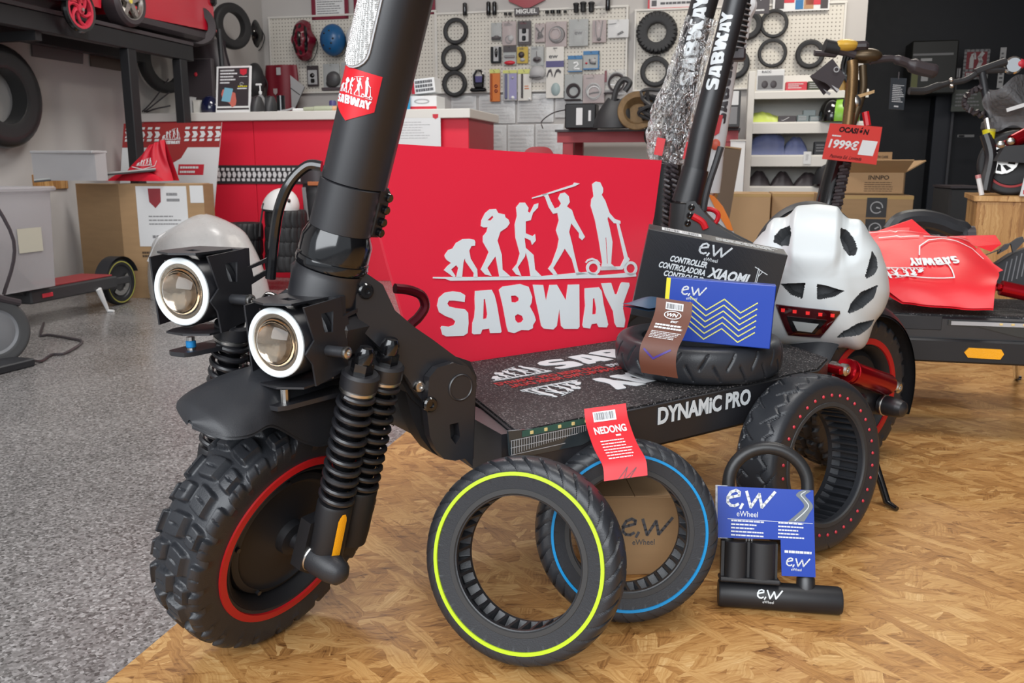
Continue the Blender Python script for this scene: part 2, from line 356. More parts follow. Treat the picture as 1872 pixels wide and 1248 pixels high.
def poly(mb, fn, loop, z0=0.0, z1=.0008, holes=(), mi=0):
    fr = type('F', (), {'__call__': lambda s, a, b=0, c=0: fn(a, b, c)})(); mb.prism(fr, loop, z0, z1, holes, mi)
def stroke(mb, fn, pts, w, d=.0006, mi=0):
    """a drawn line of width w"""
    q = []
    for (ax, ay), (bx, by) in zip(pts[:-1], pts[1:]):
        k = max(1, min(12, int(hypot(bx-ax, by-ay)/(w*1.6)))); q += [(ax+(bx-ax)*i/k, ay+(by-ay)*i/k) for i in range(k)]
    q.append(pts[-1])
    for (ax, ay), (bx, by) in zip(q[:-1], q[1:]):
        l = hypot(bx-ax, by-ay) or 1; nx, ny = -(by-ay)/l*w/2, (bx-ax)/l*w/2; ex, ey = (bx-ax)/l*w*.3, (by-ay)/l*w*.3
        mb.add([fn(ax-nx-ex, ay-ny-ey, d), fn(bx-nx+ex, by-ny+ey, d), fn(bx+nx+ex, by+ny+ey, d), fn(ax+nx-ex, ay+ny-ey, d)], [(0, 1, 2, 3)], mi)
def ew(mb, fn, x, y, h, mi=0, word=True, d=.0006):
    """the e,w emblem with its word below; x, y = left end of the emblem's foot, h = its height"""
    s = lambda px, py: (x + px*h, y + py*h)
    a = [s(.10+.0, .55), s(.72, .72), s(.74, .90), s(.55, 1.0), s(.28, .88), s(.12, .60), s(.12, .32), s(.28, .16), s(.50, .14), s(.68, .24)]
    stroke(mb, fn, a, h*.15, d, mi); stroke(mb, fn, [s(.80, .02), s(.92, .26)], h*.14, d, mi)
    stroke(mb, fn, [s(1.12, .95), s(1.36, .12), s(1.80, .85), s(1.95, .14), s(2.62, 1.0)], h*.15, d, mi)
    if word: text(mb, fn, 'eWheel', x+.62*h, y-.42*h, x+1.75*h, y-.12*h, .0, d=d, mi=mi)
# ------------------------------------------------------------------ the shop's shell
AL, BW, CEIL = -3.46, 6.40, 2.78              # left wall, back wall, ceiling
WEND = onb(1580, 100, BW).dot(RR)             # the pale back wall stops here and a dark room begins
mb = MB(); mb.box(RM, (1.2, 3.0, FLOORZ-.03), (10.4, 13.0, .06)); struct(mb, 'floor', terrazzo())
mb = MB(); mb.box(RM, (AL-.06, 2.9, 1.34), (.12, 7.2, 2.88)); struct(mb, 'wall_left', WALL)
mb = MB(); mb.box(RM, ((AL+WEND)/2, BW+.09, 1.34), (WEND-AL, .18, 2.88)); struct(mb, 'wall_back', WALL)
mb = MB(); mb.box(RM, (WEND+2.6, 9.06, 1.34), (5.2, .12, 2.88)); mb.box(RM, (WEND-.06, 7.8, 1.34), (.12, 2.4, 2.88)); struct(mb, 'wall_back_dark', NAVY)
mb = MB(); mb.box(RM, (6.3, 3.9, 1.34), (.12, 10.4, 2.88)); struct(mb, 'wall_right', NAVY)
mb = MB(); mb.box(RM, (1.4, 3.6, CEIL+.05), (10.0, 11.0, .1)); struct(mb, 'ceiling', mat('ceiling_white', (.6, .6, .6), .8))
# OSB display platform
mb = MB(); mb.box(RM, (1.92, 1.62, -.009), (5.15, 2.9, .018), .0015)
plat = thing('display_platform', 'low wooden display platform of oriented strand board under the black scooter', 'platform', W(1.92, 1.62, FLOORZ))
mb.build('board_top', osb_mat('strand_board', base=-8), plat, 0)
for i, (a0, b0, sx, sy) in enumerate(((-.63, 1.62, .03, 2.86), (1.9, .2, 5.0, .03), (1.9, 3.04, 5.0, .03), (1.9, 1.62, .03, 2.8))):
    mb = MB(); mb.box(RM, (a0, b0, -.054), (sx, sy, .072)); mb.build('support_rail', CARD, plat, 0)

# ------------------------------------------------------------------ the emblem traced once, in its own plane
LET = dict(
 S=([(302,868),(270,848),(215,840),(160,850),(120,885),(108,940),(122,985),(165,1012),(215,1030),(235,1050),(225,1072),(190,1085),(140,1080),(132,1092),(145,1140),(170,1152),(290,1148),(318,1130),(325,1060),(322,990),(300,965),(230,955),(190,945),(178,925),(190,905),(225,905),(298,915)], ()),
 A=([(370,838),(485,830),(505,870),(520,930),(553,1120),(545,1128),(475,1130),(468,1098),(420,1105),(408,1135),(360,1138),(350,1130),(352,1060),(365,1020),(370,960),(368,890)], ([(430,895),(441,895),(455,1000),(450,1028),(425,1032)],)),
 B=([(535,830),(560,808),(680,790),(740,810),(765,880),(760,920),(748,945),(778,1000),(790,1040),(770,1075),(770,1095),(740,1110),(690,1108),(640,1130),(600,1120),(590,1090),(575,1010),(560,930)], ([(618,872),(650,870),(672,887),(672,905),(650,918),(622,915)], [(645,1010),(665,998),(695,1010),(705,1035),(690,1055),(665,1058),(648,1040)])),
 W=([(770,795),(840,797),(860,908),(885,797),(935,795),(998,905),(1012,795),(1090,793),(1092,1085),(1080,1100),(985,1100),(965,1080),(952,960),(935,1080),(910,1105),(845,1098),(828,1080),(812,1000),(790,900)], ()),
 A2=([(1128,820),(1225,812),(1245,840),(1258,930),(1290,1070),(1280,1090),(1225,1088),(1212,1062),(1175,1068),(1165,1098),(1120,1092),(1113,1075),(1122,1010),(1132,940),(1128,880)], ([(1184,890),(1196,890),(1208,960),(1205,998),(1180,1000)],)),
 Y=([(1242,785),(1310,782),(1335,860),(1350,862),(1375,790),(1385,778),(1435,782),(1438,800),(1395,920),(1392,960),(1408,1040),(1400,1090),(1350,1088),(1335,1060),(1325,980),(1300,930),(1270,870)], ()))
FIG = [
 ([(80,742),(400,742),(830,735),(1150,705),(1230,730),(1400,715),(1480,715),(1485,738),(1400,745),(1150,750),(820,760),(200,768),(165,755),(80,752)], ()),
 ([(160,590),(185,555),(215,545),(240,505),(285,480),(330,478),(365,485),(372,500),(370,525),(345,528),(330,560),(340,615),(385,690),(388,745),(360,745),(362,715),(305,635),(300,610),(290,640),(280,745),(240,745),(255,680),(240,660),(205,690),(235,735),(225,745),(155,695),(180,665),(205,645),(175,625),(162,605)], ()),
 ([(410,390),(415,350),(440,300),(470,275),(515,272),(530,300),(575,310),(580,330),(600,345),(610,370),(590,400),(545,430),(525,490),(555,590),(560,690),(620,742),(540,745),(515,610),(510,600),(455,680),(485,735),(440,725),(410,690),(440,630),(465,570),(425,500),(425,460),(450,430),(458,398),(430,400)], ([(455,350),(490,318),(498,330),(478,352)],)),
 ([(655,260),(680,228),(715,228),(740,265),(735,290),(750,300),(780,240),(808,232),(805,262),(770,300),(755,350),(720,358),(720,440),(768,460),(785,445),(790,490),(765,520),(755,490),(712,470),(720,540),(775,590),(785,690),(830,737),(755,740),(740,640),(720,570),(715,600),(665,675),(690,735),(655,725),(628,690),(660,650),(680,580),(650,470),(645,380),(660,320)], ()),
 ([(765,193),(835,172),(1050,102),(1055,90),(1095,97),(1060,115),(840,182),(765,201)], ()),
 ([(830,172),(870,162),(890,210),(920,268),(950,258),(965,235),(945,200),(960,165),(990,158),(1018,185),(1025,225),(1005,255),(1040,280),(1060,340),(1110,430),(1130,465),(1110,488),(1090,470),(1090,440),(1035,370),(1020,430),(1040,510),(1060,600),(1085,705),(1150,722),(1070,730),(1040,620),(990,545),(965,590),(910,680),(945,732),(915,728),(875,685),(900,650),(940,540),(950,480),(930,420),(950,350),(940,300),(910,305),(880,260),(855,190)], ()),
 ([(1180,100),(1205,82),(1235,88),(1255,130),(1255,155),(1245,175),(1270,215),(1300,300),(1335,340),(1375,355),(1375,375),(1330,370),(1290,325),(1285,340),(1300,400),(1320,500),(1310,650),(1360,692),(1240,694),(1250,640),(1225,480),(1200,350),(1170,250),(1175,205),(1190,185)], ([(1272,470),(1278,470),(1288,650),(1282,650)],)),
 ([(1348,370),(1365,370),(1425,600),(1440,620),(1390,690),(1240,696),(1240,672),(1375,668),(1402,612)], ()),
 ([(1188+50*cos(k*pi/10), 680+50*sin(k*pi/10)) for k in range(20)], ([(1188+31*cos(k*pi/10), 680+31*sin(k*pi/10)) for k in range(20)],)),
 ([(1446+46*cos(k*pi/10), 683+50*sin(k*pi/10)) for k in range(20)], ([(1446+29*cos(k*pi/10), 683+31*sin(k*pi/10)) for k in range(20)],)),
 ([(1132,640),(1150,618),(1180,610),(1215,622),(1238,650),(1228,652),(1205,632),(1178,624),(1152,632),(1140,646)], ())]
SGN = None   # set below: maps traced points into the sign's plane, then to 0..1
def norm_set(items):
    pts = [p for l, h in items for p in l]; x0, x1 = min(p[0] for p in pts), max(p[0] for p in pts); y0, y1 = min(p[1] for p in pts), max(p[1] for p in pts)
    g = lambda l: [((p[0]-x0)/(x1-x0), (y1-p[1])/(y1-y0)) for p in l]
    return [(g(l), [g(h) for h in hs]) for l, hs in items]
WORDN = norm_set([LET[k] for k in ('S', 'A', 'B', 'W', 'A2', 'Y')]); FIGN = norm_set(FIG)
# level the traced baseline of the word (it was seen in perspective)
def word(mb, fn, x0, y0, x1, y1, d=.0008, mi=0, which='SABWAY', n=None):
    for l, hs in WORDN[:n]:
        g = lambda q: [(x0+(x1-x0)*p[0], y0+(y1-y0)*p[1]) for p in q]; poly(mb, fn, g(l), d*.15, d, [g(h) for h in hs], mi)
def figures(mb, fn, x0, y0, x1, y1, d=.0008, mi=0):
    for l, hs in FIGN:
        g = lambda q: [(x0+(x1-x0)*p[0], y0+(y1-y0)*p[1]) for p in q]; poly(mb, fn, g(l), d*.15, d, [g(h) for h in hs], mi)
def shield(mb, fn, cx, cy, w, h, mi=0, d=.0004): poly(mb, fn, [(cx-w*.5, cy+h*.5), (cx+w*.5, cy+h*.5), (cx+w*.46, cy-h*.18), (cx, cy-h*.5), (cx-w*.46, cy-h*.18)], 0, d, mi=mi)

# ------------------------------------------------------------------ tyres
def tyre_body(mb, fr, Ro, w, ri, groove=None, slots=None, n=360, m=26, crown=.25, mi=0):
    """closed tyre section swept round; groove(a, t) in metres cut into the crown (t -1..1 across), slots(a, t) cut into the inner face"""
    prof = []
    for i in range(m):                                              # crown and shoulders
        t = -1 + 2*i/(m-1); prof.append((Ro - (Ro-ri)*crown*abs(t)**2.6, w/2*sin(t*pi/2*.98), 'c', t))
    side = Ro - (Ro-ri)*crown
    for k in (.2, .45, .7, .9): prof.append((side+(ri-side)*k, w/2*(1 - .10*k), 's', 1))
    for i in range(9): t = 1 - 2*i/8; prof.append((ri, w/2*.86*t, 'i', t))
    for k in (.9, .7, .45, .2): prof.append((side+(ri-side)*k, -w/2*(1 - .10*k), 's', -1))
    M = len(prof); vs = []
    for i in range(n):
        a = 2*pi*i/n; ca, sa = cos(a), sin(a)
        for r, h, k, t in prof:
            if k == 'c' and groove: r -= groove(a, t)
            if k == 'i' and slots: r += slots(a, t)
            vs.append(fr(r*ca, r*sa, h))
    fs = [(i*M+j, ((i+1) % n)*M+j, ((i+1) % n)*M+(j+1) % M, i*M+(j+1) % M) for i in range(n) for j in range(M)]
    return mb.add(vs, fs, mi)
def flat_ring(mb, fr, r0, r1, h, up=.0012, n=96, mi=0): return mb.lathe(fr, [(r0, h-.002), (r0+.0004, h+up), (r1-.0004, h+up), (r1, h-.002)], n, True, mi)
def sstep(x, a, b): x = max(0, min(1, (x-a)/(b-a))); return x*x*(3-2*x)
def rbox(x, y, cx, cy, hx, hy, r):
    qx, qy = abs(x-cx)-hx+r, abs(y-cy)-hy+r; return hypot(max(qx, 0), max(qy, 0)) + min(max(qx, qy), 0) - r
def knob_field(nper, Ro, hw, deep):
    L = 2*pi*Ro/nper
    def g(a, t):
        y = t*hw; out = 1e9; sip = 0
        for sg, off in ((1, 0), (-1, .5)):
            u = ((a/(2*pi)*nper + off) % 1.0); yy = y*sg
            for du in (-1, 0, 1):
                x = (u+du)*L - .30*yy
                for cx, cy, hx, hy in ((.25*L, .135*hw, .19*L, .20*hw), (.74*L, .36*hw, .16*L, .16*hw), (.30*L, .80*hw, .20*L, .24*hw), (.78*L, .84*hw, .15*L, .22*hw)):
                    d = rbox(x, yy, cx, cy, hx, hy, .0035)
                    if d < out: out = d
                    if d < -.0028 and abs(x - cx) < .0011 and abs(yy-cy) < hy*.55: sip = 1
        return deep*sstep(out, -.0012, .0018) + (.0022 if sip else 0)
    return g
# ------------------------------------------------------------------ the black scooter: frame K rides with the turned front wheel, frame S with the deck
az, el = rad(56.6), rad(-16.5)
KN = V((cos(el)*sin(az), -cos(el)*cos(az), sin(el))); KW = V((cos(az), sin(az), 0)); KU = KW.cross(KN)
if KU.z < 0: KU = -KU
K0 = V((-.263, .976, .1425)) - KN*.03
K = Fr(K0, KW, KN, KU)                        # a = rearwards, b = towards the near side, h = up along the steering axis
KWH = Fr(K0, KW, KU, KN)                      # wheel frame: z = axle
TH = rad(34.8); ES = V((cos(TH), sin(TH), 0)); ET = V((sin(TH), -cos(TH), 0)); T0 = -.965
S = Fr(ET*T0, ES, ET, UP)                     # s = rearwards along the deck, t = towards the near side, z = up
def pS(x, y, t=None, z=None):                 # pixel -> (s, t, z) on a plane of the deck frame
    p = onplane(x, y, S(0, t, 0), ET) if z is None else onz(x, y, z); q = p - S.o
    return q.dot(ES), q.dot(ET), q.z
def pK(x, y, b):
    q = onplane(x, y, K(0, b, 0), KN) - K0; return q.dot(KW), q.dot(KU)
scoot = thing('electric_scooter', 'large black electric scooter with twin round headlights and knobbly front tyre, in the foreground', 'scooter', (-.1, 1.2, 0))
# front wheel
RO, WW = .1495, .078
mb = MB(); tyre_body(mb, KWH, RO, WW, .094, knob_field(13, RO, WW/2, .0075), n=840, m=44, crown=.24)
ftyre = mb.build('front_tyre', RUBS, scoot, 50)
mb = MB(); flat_ring(mb, KWH, .099, .1085, .0375); mb.build('rim_stripe', REDR, ftyre)
mb = MB(); mb.lathe(KWH, [(.097, .033), (.094, .036), (.088, .030), (.084, .018), (.083, -.03), (.094, -.036), (.097, -.033)], 72, True); mb.build('rim', MBLK, scoot)
mb = MB(); mb.lathe(KWH, [(.0, -.03), (.083, -.03), (.084, .012), (.080, .022), (.073, .025), (.071, .022), (.066, .020), (.030, .026), (.022, .028), (.021, .038), (.012, .040), (0, .040)], 72)
mb.build('hub_motor', MBLK, scoot)
mb = MB(); mb.cyl(KWH, .011, -.10, .088, 20); mb.build('front_axle', BLK, scoot)
for k in range(5):
    mb = MB(); mb.cyl(KWH.at(.077*cos(k*1.257+.5), .077*sin(k*1.257+.5)), .003, .018, .0275, 8); mb.build('rim_bolt', BLK, scoot)
# fork: four spring legs
def spring(fr, h0, h1, r, wire, turns):
    n = int(turns*18); return [fr(r*cos(2*pi*turns*i/n), r*sin(2*pi*turns*i/n), h0 + (h1-h0)*i/n) for i in range(n+1)]
for (a, b, h1) in ((.004, .083, .218), (.050, .078, .218), (-.030, -.083, .215), (.016, -.080, .215)):
    f = Fr(K(a, b, 0), KW, KN, KU); dz = -.012 if a < .01 else .0
    mb = MB(); mb.lathe(f, [(.010, dz), (.0195, dz+.004), (.0205, .020), (.0205, .074), (.0190, .077)], 28)
    leg = mb.build('fork_leg', MBLK, scoot)
    mb = MB(); mb.lathe(f, [(.0125, .07), (.0125, h1-.01), (.017, h1-.01), (.017, h1)], 20); mb.build('damper_rod', GBLK, scoot)
    mb = MB(); mb.tube(spring(f, .079, h1-.004, .0182, .0033, 10.5), .0034, 8); mb.build('fork_spring', BLK, scoot)
    mb = MB(); mb.lathe(f, [(.010, h1-.004), (.0185, h1-.003), (.0195, h1), (.0195, h1+.004), (.021, h1+.005), (.021, h1+.019), (.018, h1+.022), (.0, h1+.022)], 28); mb.build('spring_cap', BLK, scoot)
    mb = MB(); mb.lathe(f, [(.0192, h1-.001), (.0203, h1), (.0203, h1+.003), (.0192, h1+.004)], 28); mb.build('spring_ring', STEEL, scoot)
    mb = MB(); mb.cyl(f, .0125, h1+.022, h1+.034, 6); mb.lathe(f, [(.0105, h1+.034), (.0105, h1+.045), (.007, h1+.051), (0, h1+.053)], 20); mb.build('acorn_nut', GBLK, scoot)
for sg in (1, -1):
    mb = MB(); mb.prism(Fr(K(0, sg*.066, 0), KW, KU, KN), [(-.024, -.012), (-.008, -.024), (.05, -.018), (.066, .0), (.064, .05), (-.02, .05)], -.008, .008); mb.build('axle_lug', MBLK, scoot)
mb = MB(); mb.lathe(KWH.at(-.004, .0), [(.010, .068), (.0175, .070), (.0185, .084), (.017, .106), (.0165, .1075), (.016, .109), (.0135, .118), (.007, .1235), (0, .1245)], 28); mb.build('axle_nut_cover', PLA, scoot)
mb = MB(); mb.lathe(KWH.at(-.004, .0), [(.0185, .0725), (.0192, .0735), (.0192, .0755), (.0185, .0765)], 28, True); mb.build('washer', STEEL, scoot)
f = Fr(K(.004, .083, 0), KW, KN, KU)          # amber reflector wrapped on the near front leg
mb = MB(); st = [(-.0, -.0)]
mb.grid(lambda u, v: f(.0215*cos(1.85+(u-.5)*.5*min(1, 6*min(v, 1-v)+.35)), .0215*sin(1.85+(u-.5)*.5*min(1, 6*min(v, 1-v)+.35)), .008+.064*v), 6, 14); mb.build('side_reflector', ORG_, leg if False else scoot)
# mudguard
def fender(u, v):
    cl = [(-.142, .180), (-.130, .190), (-.106, .201), (-.07, .213), (-.02, .221), (.03, .214), (.075, .195), (.11, .165)]
    x = u*(len(cl)-1); i = min(int(x), len(cl)-2); t = x-i
    a, h = cl[i][0]*(1-t)+cl[i+1][0]*t, cl[i][1]*(1-t)+cl[i+1][1]*t
    w = .054*(1-(1-min(1, u/.30))**2.2*.92); vv = 2*v-1
    drop = (.004 + .018*min(1, u/.3) + .060*sstep(u, .34, .62))*abs(vv)**3.2
    return a + .02*drop, w*vv*(1-.06*abs(vv)), h - drop
mb = MB(); mb.grid(lambda u, v: K(*fender(u, v)), 48, 28); mb.grid(lambda u, v: K(*[c - (.0035 if i == 2 else 0) for i, c in enumerate(fender(u, v))]), 48, 28)
mb.build('front_mudguard', PLA, scoot, 60)
# crown, neck and stem
mb = MB(); mb.box(Fr(K(.024, 0, .232), KW, KN, KU), (0, 0, 0), (.085, .125, .018), .004); mb.box(Fr(K(.028, 0, .262), KW, KN, KU), (0, 0, 0), (.07, .11, .05), .01); mb.build('fork_crown', BLK, scoot)
SA0, SA1, SH0, SH1 = .020, .0415, .330, .70
ua = (K(SA1, 0, .615) - K(SA0, 0, SH0)).normalized(); wa = (KW - ua*KW.dot(ua)).normalized()
ST = Fr(K(SA0, 0, SH0), wa, KN, ua)           # stem frame: origin at the collar's foot
mb = MB(); mb.lathe(ST, [(.040, -.072), (.040, -.012), (.0385, -.008), (.0385, -.002)], 40); mb.build('head_tube', BLK, scoot)
mb = MB(); mb.lathe(ST, [(.036, -.002), (.0395, 0), (.0405, .004), (.0395, .009), (.0375, .0095), (.0375, .012), (.0390, .0125), (.0385, .030), (.0335, .0415), (.032, .042)], 48); mb.build('stem_collar', GBLK, scoot)
mb = MB(); mb.lathe(ST, [(.0325, .041), (.0335, .042), (.0325, .092), (.031, .093)], 48); mb.build('stem_sleeve', BLK, scoot)
mb = MB(); mb.box(ST, (.034, .010, .066), (.020, .026, .054), .003); mb.build('clamp_block', BLK, scoot)
for hz in (.086, .072, .058, .046):
    mb = MB(); mb.cyl(Fr(ST(.036, .023, hz), ST.x, ST.z, ST.y), .0048, 0, .006, 12, .001); mb.cyl(Fr(ST(.044, .010, hz), ST.y, ST.z, ST.x), .004, -.002, .006, 12, .001); mb.build('clamp_bolt', GBLK, scoot)
def capsule(rx, ext, n=14):                   # stem section: round in front, flattened box behind
    p = [(rx*cos(pi/2+pi*i/n), rx*sin(pi/2+pi*i/n)) for i in range(n+1)]
    return p + [(ext*.55, -rx), (ext, -rx*.72), (ext+.006, -rx*.45), (ext+.006, rx*.45), (ext, rx*.72), (ext*.55, rx)]
mb = MB(); mb.prism(ST, capsule(.031, .034), .094, .62); mb.build('stem', BLK, scoot, 30)
mb = MB(); mb.prism(ST, [(.02, -.026), (.034, -.025), (.040, -.012), (.040, .012), (.034, .025), (.02, .026)], .080, .096); mb.build('hinge_foot', BLK, scoot)
# reflector strip set into the stem's front
SFR = lambda ang0, rr: (lambda x, y, d=0: ST((rr+d)*cos(pi+ang0-x/rr), (rr+d)*sin(pi+ang0-x/rr), y))
fs_ = SFR(.22, .0312)
def oval(w, h0, h1, n=10): return [(w*cos(pi+pi*i/n), h0+w+w*sin(pi+pi*i/n)) for i in range(n+1)] + [(w*cos(pi*i/n), h1-w+w*sin(pi*i/n)) for i in range(n+1)]
def strip(wd, d0, d1, h0, h1, name, m):
    mb = MB(); o = [oval(wd*k, h0+wd*(1-k), h1) for k in (1, .72, .4, .12)]
    n = len(o[0]); vs = [fs_(x, y, d0 if i == 0 else d1) for i, l in enumerate([o[0]]+o) for x, y in l]
    fs = [(i*n+j, i*n+(j+1) % n, (i+1)*n+(j+1) % n, (i+1)*n+j) for i in range(len(o)) for j in range(n)]; fs.append([len(o)*n+j for j in range(n)])
    mb.add(vs, fs); return mb.build(name, m, scoot, 40)
strip(.0195, -.001, .0022, .208, .52, 'reflector_bezel', LGRY)
m_, N_, L_, P_ = new_mat('prism_reflector'); P_.inputs['Base Color'].default_value = (.86, .86, .84, 1); P_.inputs['Roughness'].default_value = .16; P_.inputs['Metallic'].default_value = .35
_tc = N_.new('ShaderNodeTexCoord'); _vo = N_.new('ShaderNodeTexVoronoi'); _vo.inputs['Scale'].default_value = 520; _vo.distance = 'CHEBYCHEV'; _vo.inputs['Randomness'].default_value = .35; L_.new(_tc.outputs['Object'], _vo.inputs['Vector'])
_bp = N_.new('ShaderNodeBump'); _bp.inputs['Strength'].default_value = 1; _bp.inputs['Distance'].default_value = .003; L_.new(_vo.outputs['Distance'], _bp.inputs['Height']); L_.new(_bp.outputs[0], P_.inputs['Normal'])
strip(.0175, .001, .0034, .210, .52, 'stem_reflector', m_)
# emblem sticker
fk = SFR(-.08, .0313)
mb = MB(); 
for i in range(12):
    x0, x1 = -.027+.0045*i, -.027+.0045*(i+1); yb = lambda x: .157 + (abs(x)/.027)*.016; 
    mb.add([fk(x0, yb(x0), .0006), fk(x1, yb(x1), .0006), fk(x1, .2085, .0006), fk(x0, .2085, .0006)], [(0, 1, 2, 3)])
stk = mb.build('emblem_sticker', RED, scoot)
mb = MB(); figures(mb, lambda x, y, d=0: fk(x, y, .0008+d*.5), -.022, .183, .022, .2045); word(mb, lambda x, y, d=0: fk(x, y, .0008+d*.5), -.022, .1725, .022, .1825); mb.build('emblem', LTR, stk)
# cable looping from the stem to the lamps
c0_ = [ST(-.012, -.034, .100), ST(-.020, -.047, .096), ST(-.030, -.056, .075), ST(-.034, -.060, .045), ST(-.032, -.060, .01), ST(-.030, -.055, -.035)]
def spline(p, n=8):
    out = []; q = [p[0]] + p + [p[-1]]
    for i in range(1, len(q)-2):
        for k in range(n):
            t = k/n; a, b, c, d = q[i-1], q[i], q[i+1], q[i+2]
            out.append((b*2 + (c-a)*t + (a*2-b*5+c*4-d)*t*t + (b*3-a-c*3+d)*t**3)*.5)
    return out + [p[-1]]
mb = MB(); mb.tube(spline([V(p) for p in c0_]), .0058, 10); mb.build('cable', GBLK, scoot)
# headlights
def headlight(px, py, dep, faz, fel):
    c = ondepth(px, py, dep); z = V((cos(fel)*sin(faz), -cos(fel)*cos(faz), sin(fel))); L = frn(c, z)   # x right, y up, z forward
    r = .0385
    mb = MB(); mb.lathe(L, [(r*.55, -.075), (r*.80, -.070), (r*.82, -.05), (r*.94, -.048), (r*.94, -.040), (r*.88, -.038), (r*.88, -.03), (r*.98, -.028), (r*1.0, -.002), (r*.97, .0), (r*.94, -.003)], 48, caps=False)
    body = mb.build('headlight_body', BLK, scoot)
    mb = MB(); mb.lathe(L, [(r*.955, -.004), (r*.955, .0012), (r*.93, .002), (r*.80, .002), (r*.78, .0008), (r*.78, -.004)], 56, closed=True); mb.build('ring_light', LEDW, body)
    mb = MB(); mb.lathe(L, [(r*.78, .0), (r*.74, -.006), (r*.70, -.013), (.0, -.030)], 48); mb.build('lamp_bowl', mat('amber_reflector_bowl', (.62, .50, .38), .12, 1, bump=.35, bscale=45), body)
    mb = MB(); mb.lathe(L, [(r*.75*sin(a), -.010 + r*.62*cos(a)) for a in [pi/2*k/10 for k in range(11)][::-1]] , 40); mb.lathe(L, [(0, -.0115), (r*.75, -.0115), (r*.75, -.010)], 40); mb.build('projector_lens', GLS, body, 60)
    mb = MB(); mb.lathe(L, [(r*.755, -.014), (r*.785, -.013), (r*.785, -.003), (r*.76, -.003)], 40, True); mb.build('lens_holder', BLK, body)
    # folded steel cage
    mb = MB(); t = .0022
    mb.prism(L.perm((0, 2, 1)), [(-.026, .004), (.0, .016), (.028, .006), (.030, -.055), (-.030, -.055), (-.030, -.012)], .041, .041+t, [[(-.006, -.014), (.010, -.010), (.013, -.020), (-.004, -.026)]])
    mb.build('lamp_hood', BLK, body)
    side = Fr(L(.040, 0, 0), -L.z, L.y, L.x)     # x = backwards
    mb = MB(); mb.prism(side, [(-.004, .040), (.055, .043), (.058, .022), (.098, .030), (.100, .012), (.064, .002), (.064, -.036), (.010, -.044), (.006, -.020), (-.004, -.008), (.010, .004)], 0, t, [[(.022, .030), (.042, .030), (.040, .008), (.026, .010)], [(.066, .020), (.092, .024), (.093, .016), (.068, .010)]])
    mb.prism(Fr(L(-.042, 0, 0), -L.z, L.y, L.x), [(0, .036), (.055, .040), (.058, -.036), (.006, -.040)], 0, t, [[(.02, .03), (.04, .03), (.04, .01), (.022, .01)]])
    mb.prism(Fr(L(0, .026, 0), -L.z, L.x, L.y), [(.050, -.03), (.050, .04), (.066, .04), (.066, -.03)], -.05, .017)
    mb.build('lamp_cage', BLK, body)
    mb = MB(); mb.prism(L.perm((0, 2, 1)), [(-.020, .006), (.008, .012), (.034, .0), (.034, -.06), (-.024, -.06), (-.026, -.01)], -.046, -.046+t); mb.build('cage_floor', BLK, body)
    mb = MB(); mb.cyl(Fr(L(.042, -.010, -.030), L.z, L.y, L.x), .0058, 0, .024, 14); mb.build('spacer', PLA, body)
    mb = MB(); mb.lathe(Fr(L(.064, -.010, -.030), L.z, L.y, L.x), [(.006, 0), (.0066, .001), (.0066, .0045), (.005, .0055), (.0032, .0055), (.003, .003), (0, .003)], 18); mb.build('socket_bolt', STEEL, body)
    mb = MB(); mb.lathe(Fr(L(.004, -.05, -.004), L.x, L.z, L.y), [(.0045, -.016), (.0045, .0)], 10); bt = mb.build('adjuster_bolt', STEEL, body)
    mb = MB(); mb.prism(L.perm((0, 2, 1)), [(-.016, .008), (-.008, .014), (.010, .014), (.016, .006), (.034, -.085), (-.012, -.085)], -.069, -.064); mb.build('mount_arm', BLK, body)
    if px < 400:
        mb = MB(); mb.cyl(Fr(L(.004, -.062, -.004), L.x, L.z, L.y), .0055, 0, .008, 12, .001); tag(mb.build('adjuster_nut', mat('blue_anodised', (.02, .25, .6), .3, .4), body), 'bright blue adjuster nut')
headlight(505, 626, .905, rad(-27), rad(0))
headlight(332, 533, .945, rad(-22), rad(0))
# neck: two swept side plates from the head tube down to the deck
NP = [(652,512),(668,498),(700,520),(722,567),(757,597),(792,621),(824,645),(853,666),(869,686),(872,704),(864,728),(845,748),(815,756),(792,748),(768,728),(747,694),(728,668),(700,640),(668,610),(650,570)]
KP = [(785,690),(800,672),(830,663),(858,672),(870,700),(868,740),(866,800),(864,853),(850,838),(832,842),(812,839),(797,822),(786,798),(780,745)]
ZL = [(740,690),(760,700),(772,745),(790,800),(806,836),(790,826),(770,800),(752,760),(742,720)]
def plateS(px, t, th, name, m, holes=()):
    g = lambda l: [(q[0], q[2]) for q in (pS(x, y, t) for x, y in l)]
    mb = MB(); mb.prism(Fr(S(0, t, 0), ES, UP, -ET), g(px), 0, th, [g(h) for h in holes]); return mb.build(name, m, scoot, 20)
plateS(NP, .095, .012, 'neck_side_plate', BLK)
plateS(KP, .108, .012, 'knee_plate', BLK, [[(822,776),(838,772),(841,798),(833,812),(824,800)]])
plateS(ZL, .070, .03, 'stay', MBLK)
def fromS(pts, t0, t1, name, m):
    mb = MB(); mb.prism(Fr(S(0, t0, 0), ES, UP, ET), pts, 0, t1-t0); return mb.build(name, m, scoot, 20)
g = [(q[0], q[2]) for q in (pS(x, y, .095) for x, y in NP)]
fromS(g, -.10, -.088, 'neck_side_plate', BLK); fromS([(q[0], q[1]-.006) for q in g], -.06, .075, 'neck_core', MBLK)
g = [(q[0], q[2]) for q in (pS(x, y, .108) for x, y in KP)]
fromS(g, -.11, -.098, 'knee_plate', BLK); fromS([(q[0]+.01, q[1]+.004) for q in g], -.095, .094, 'knee_core', MBLK)
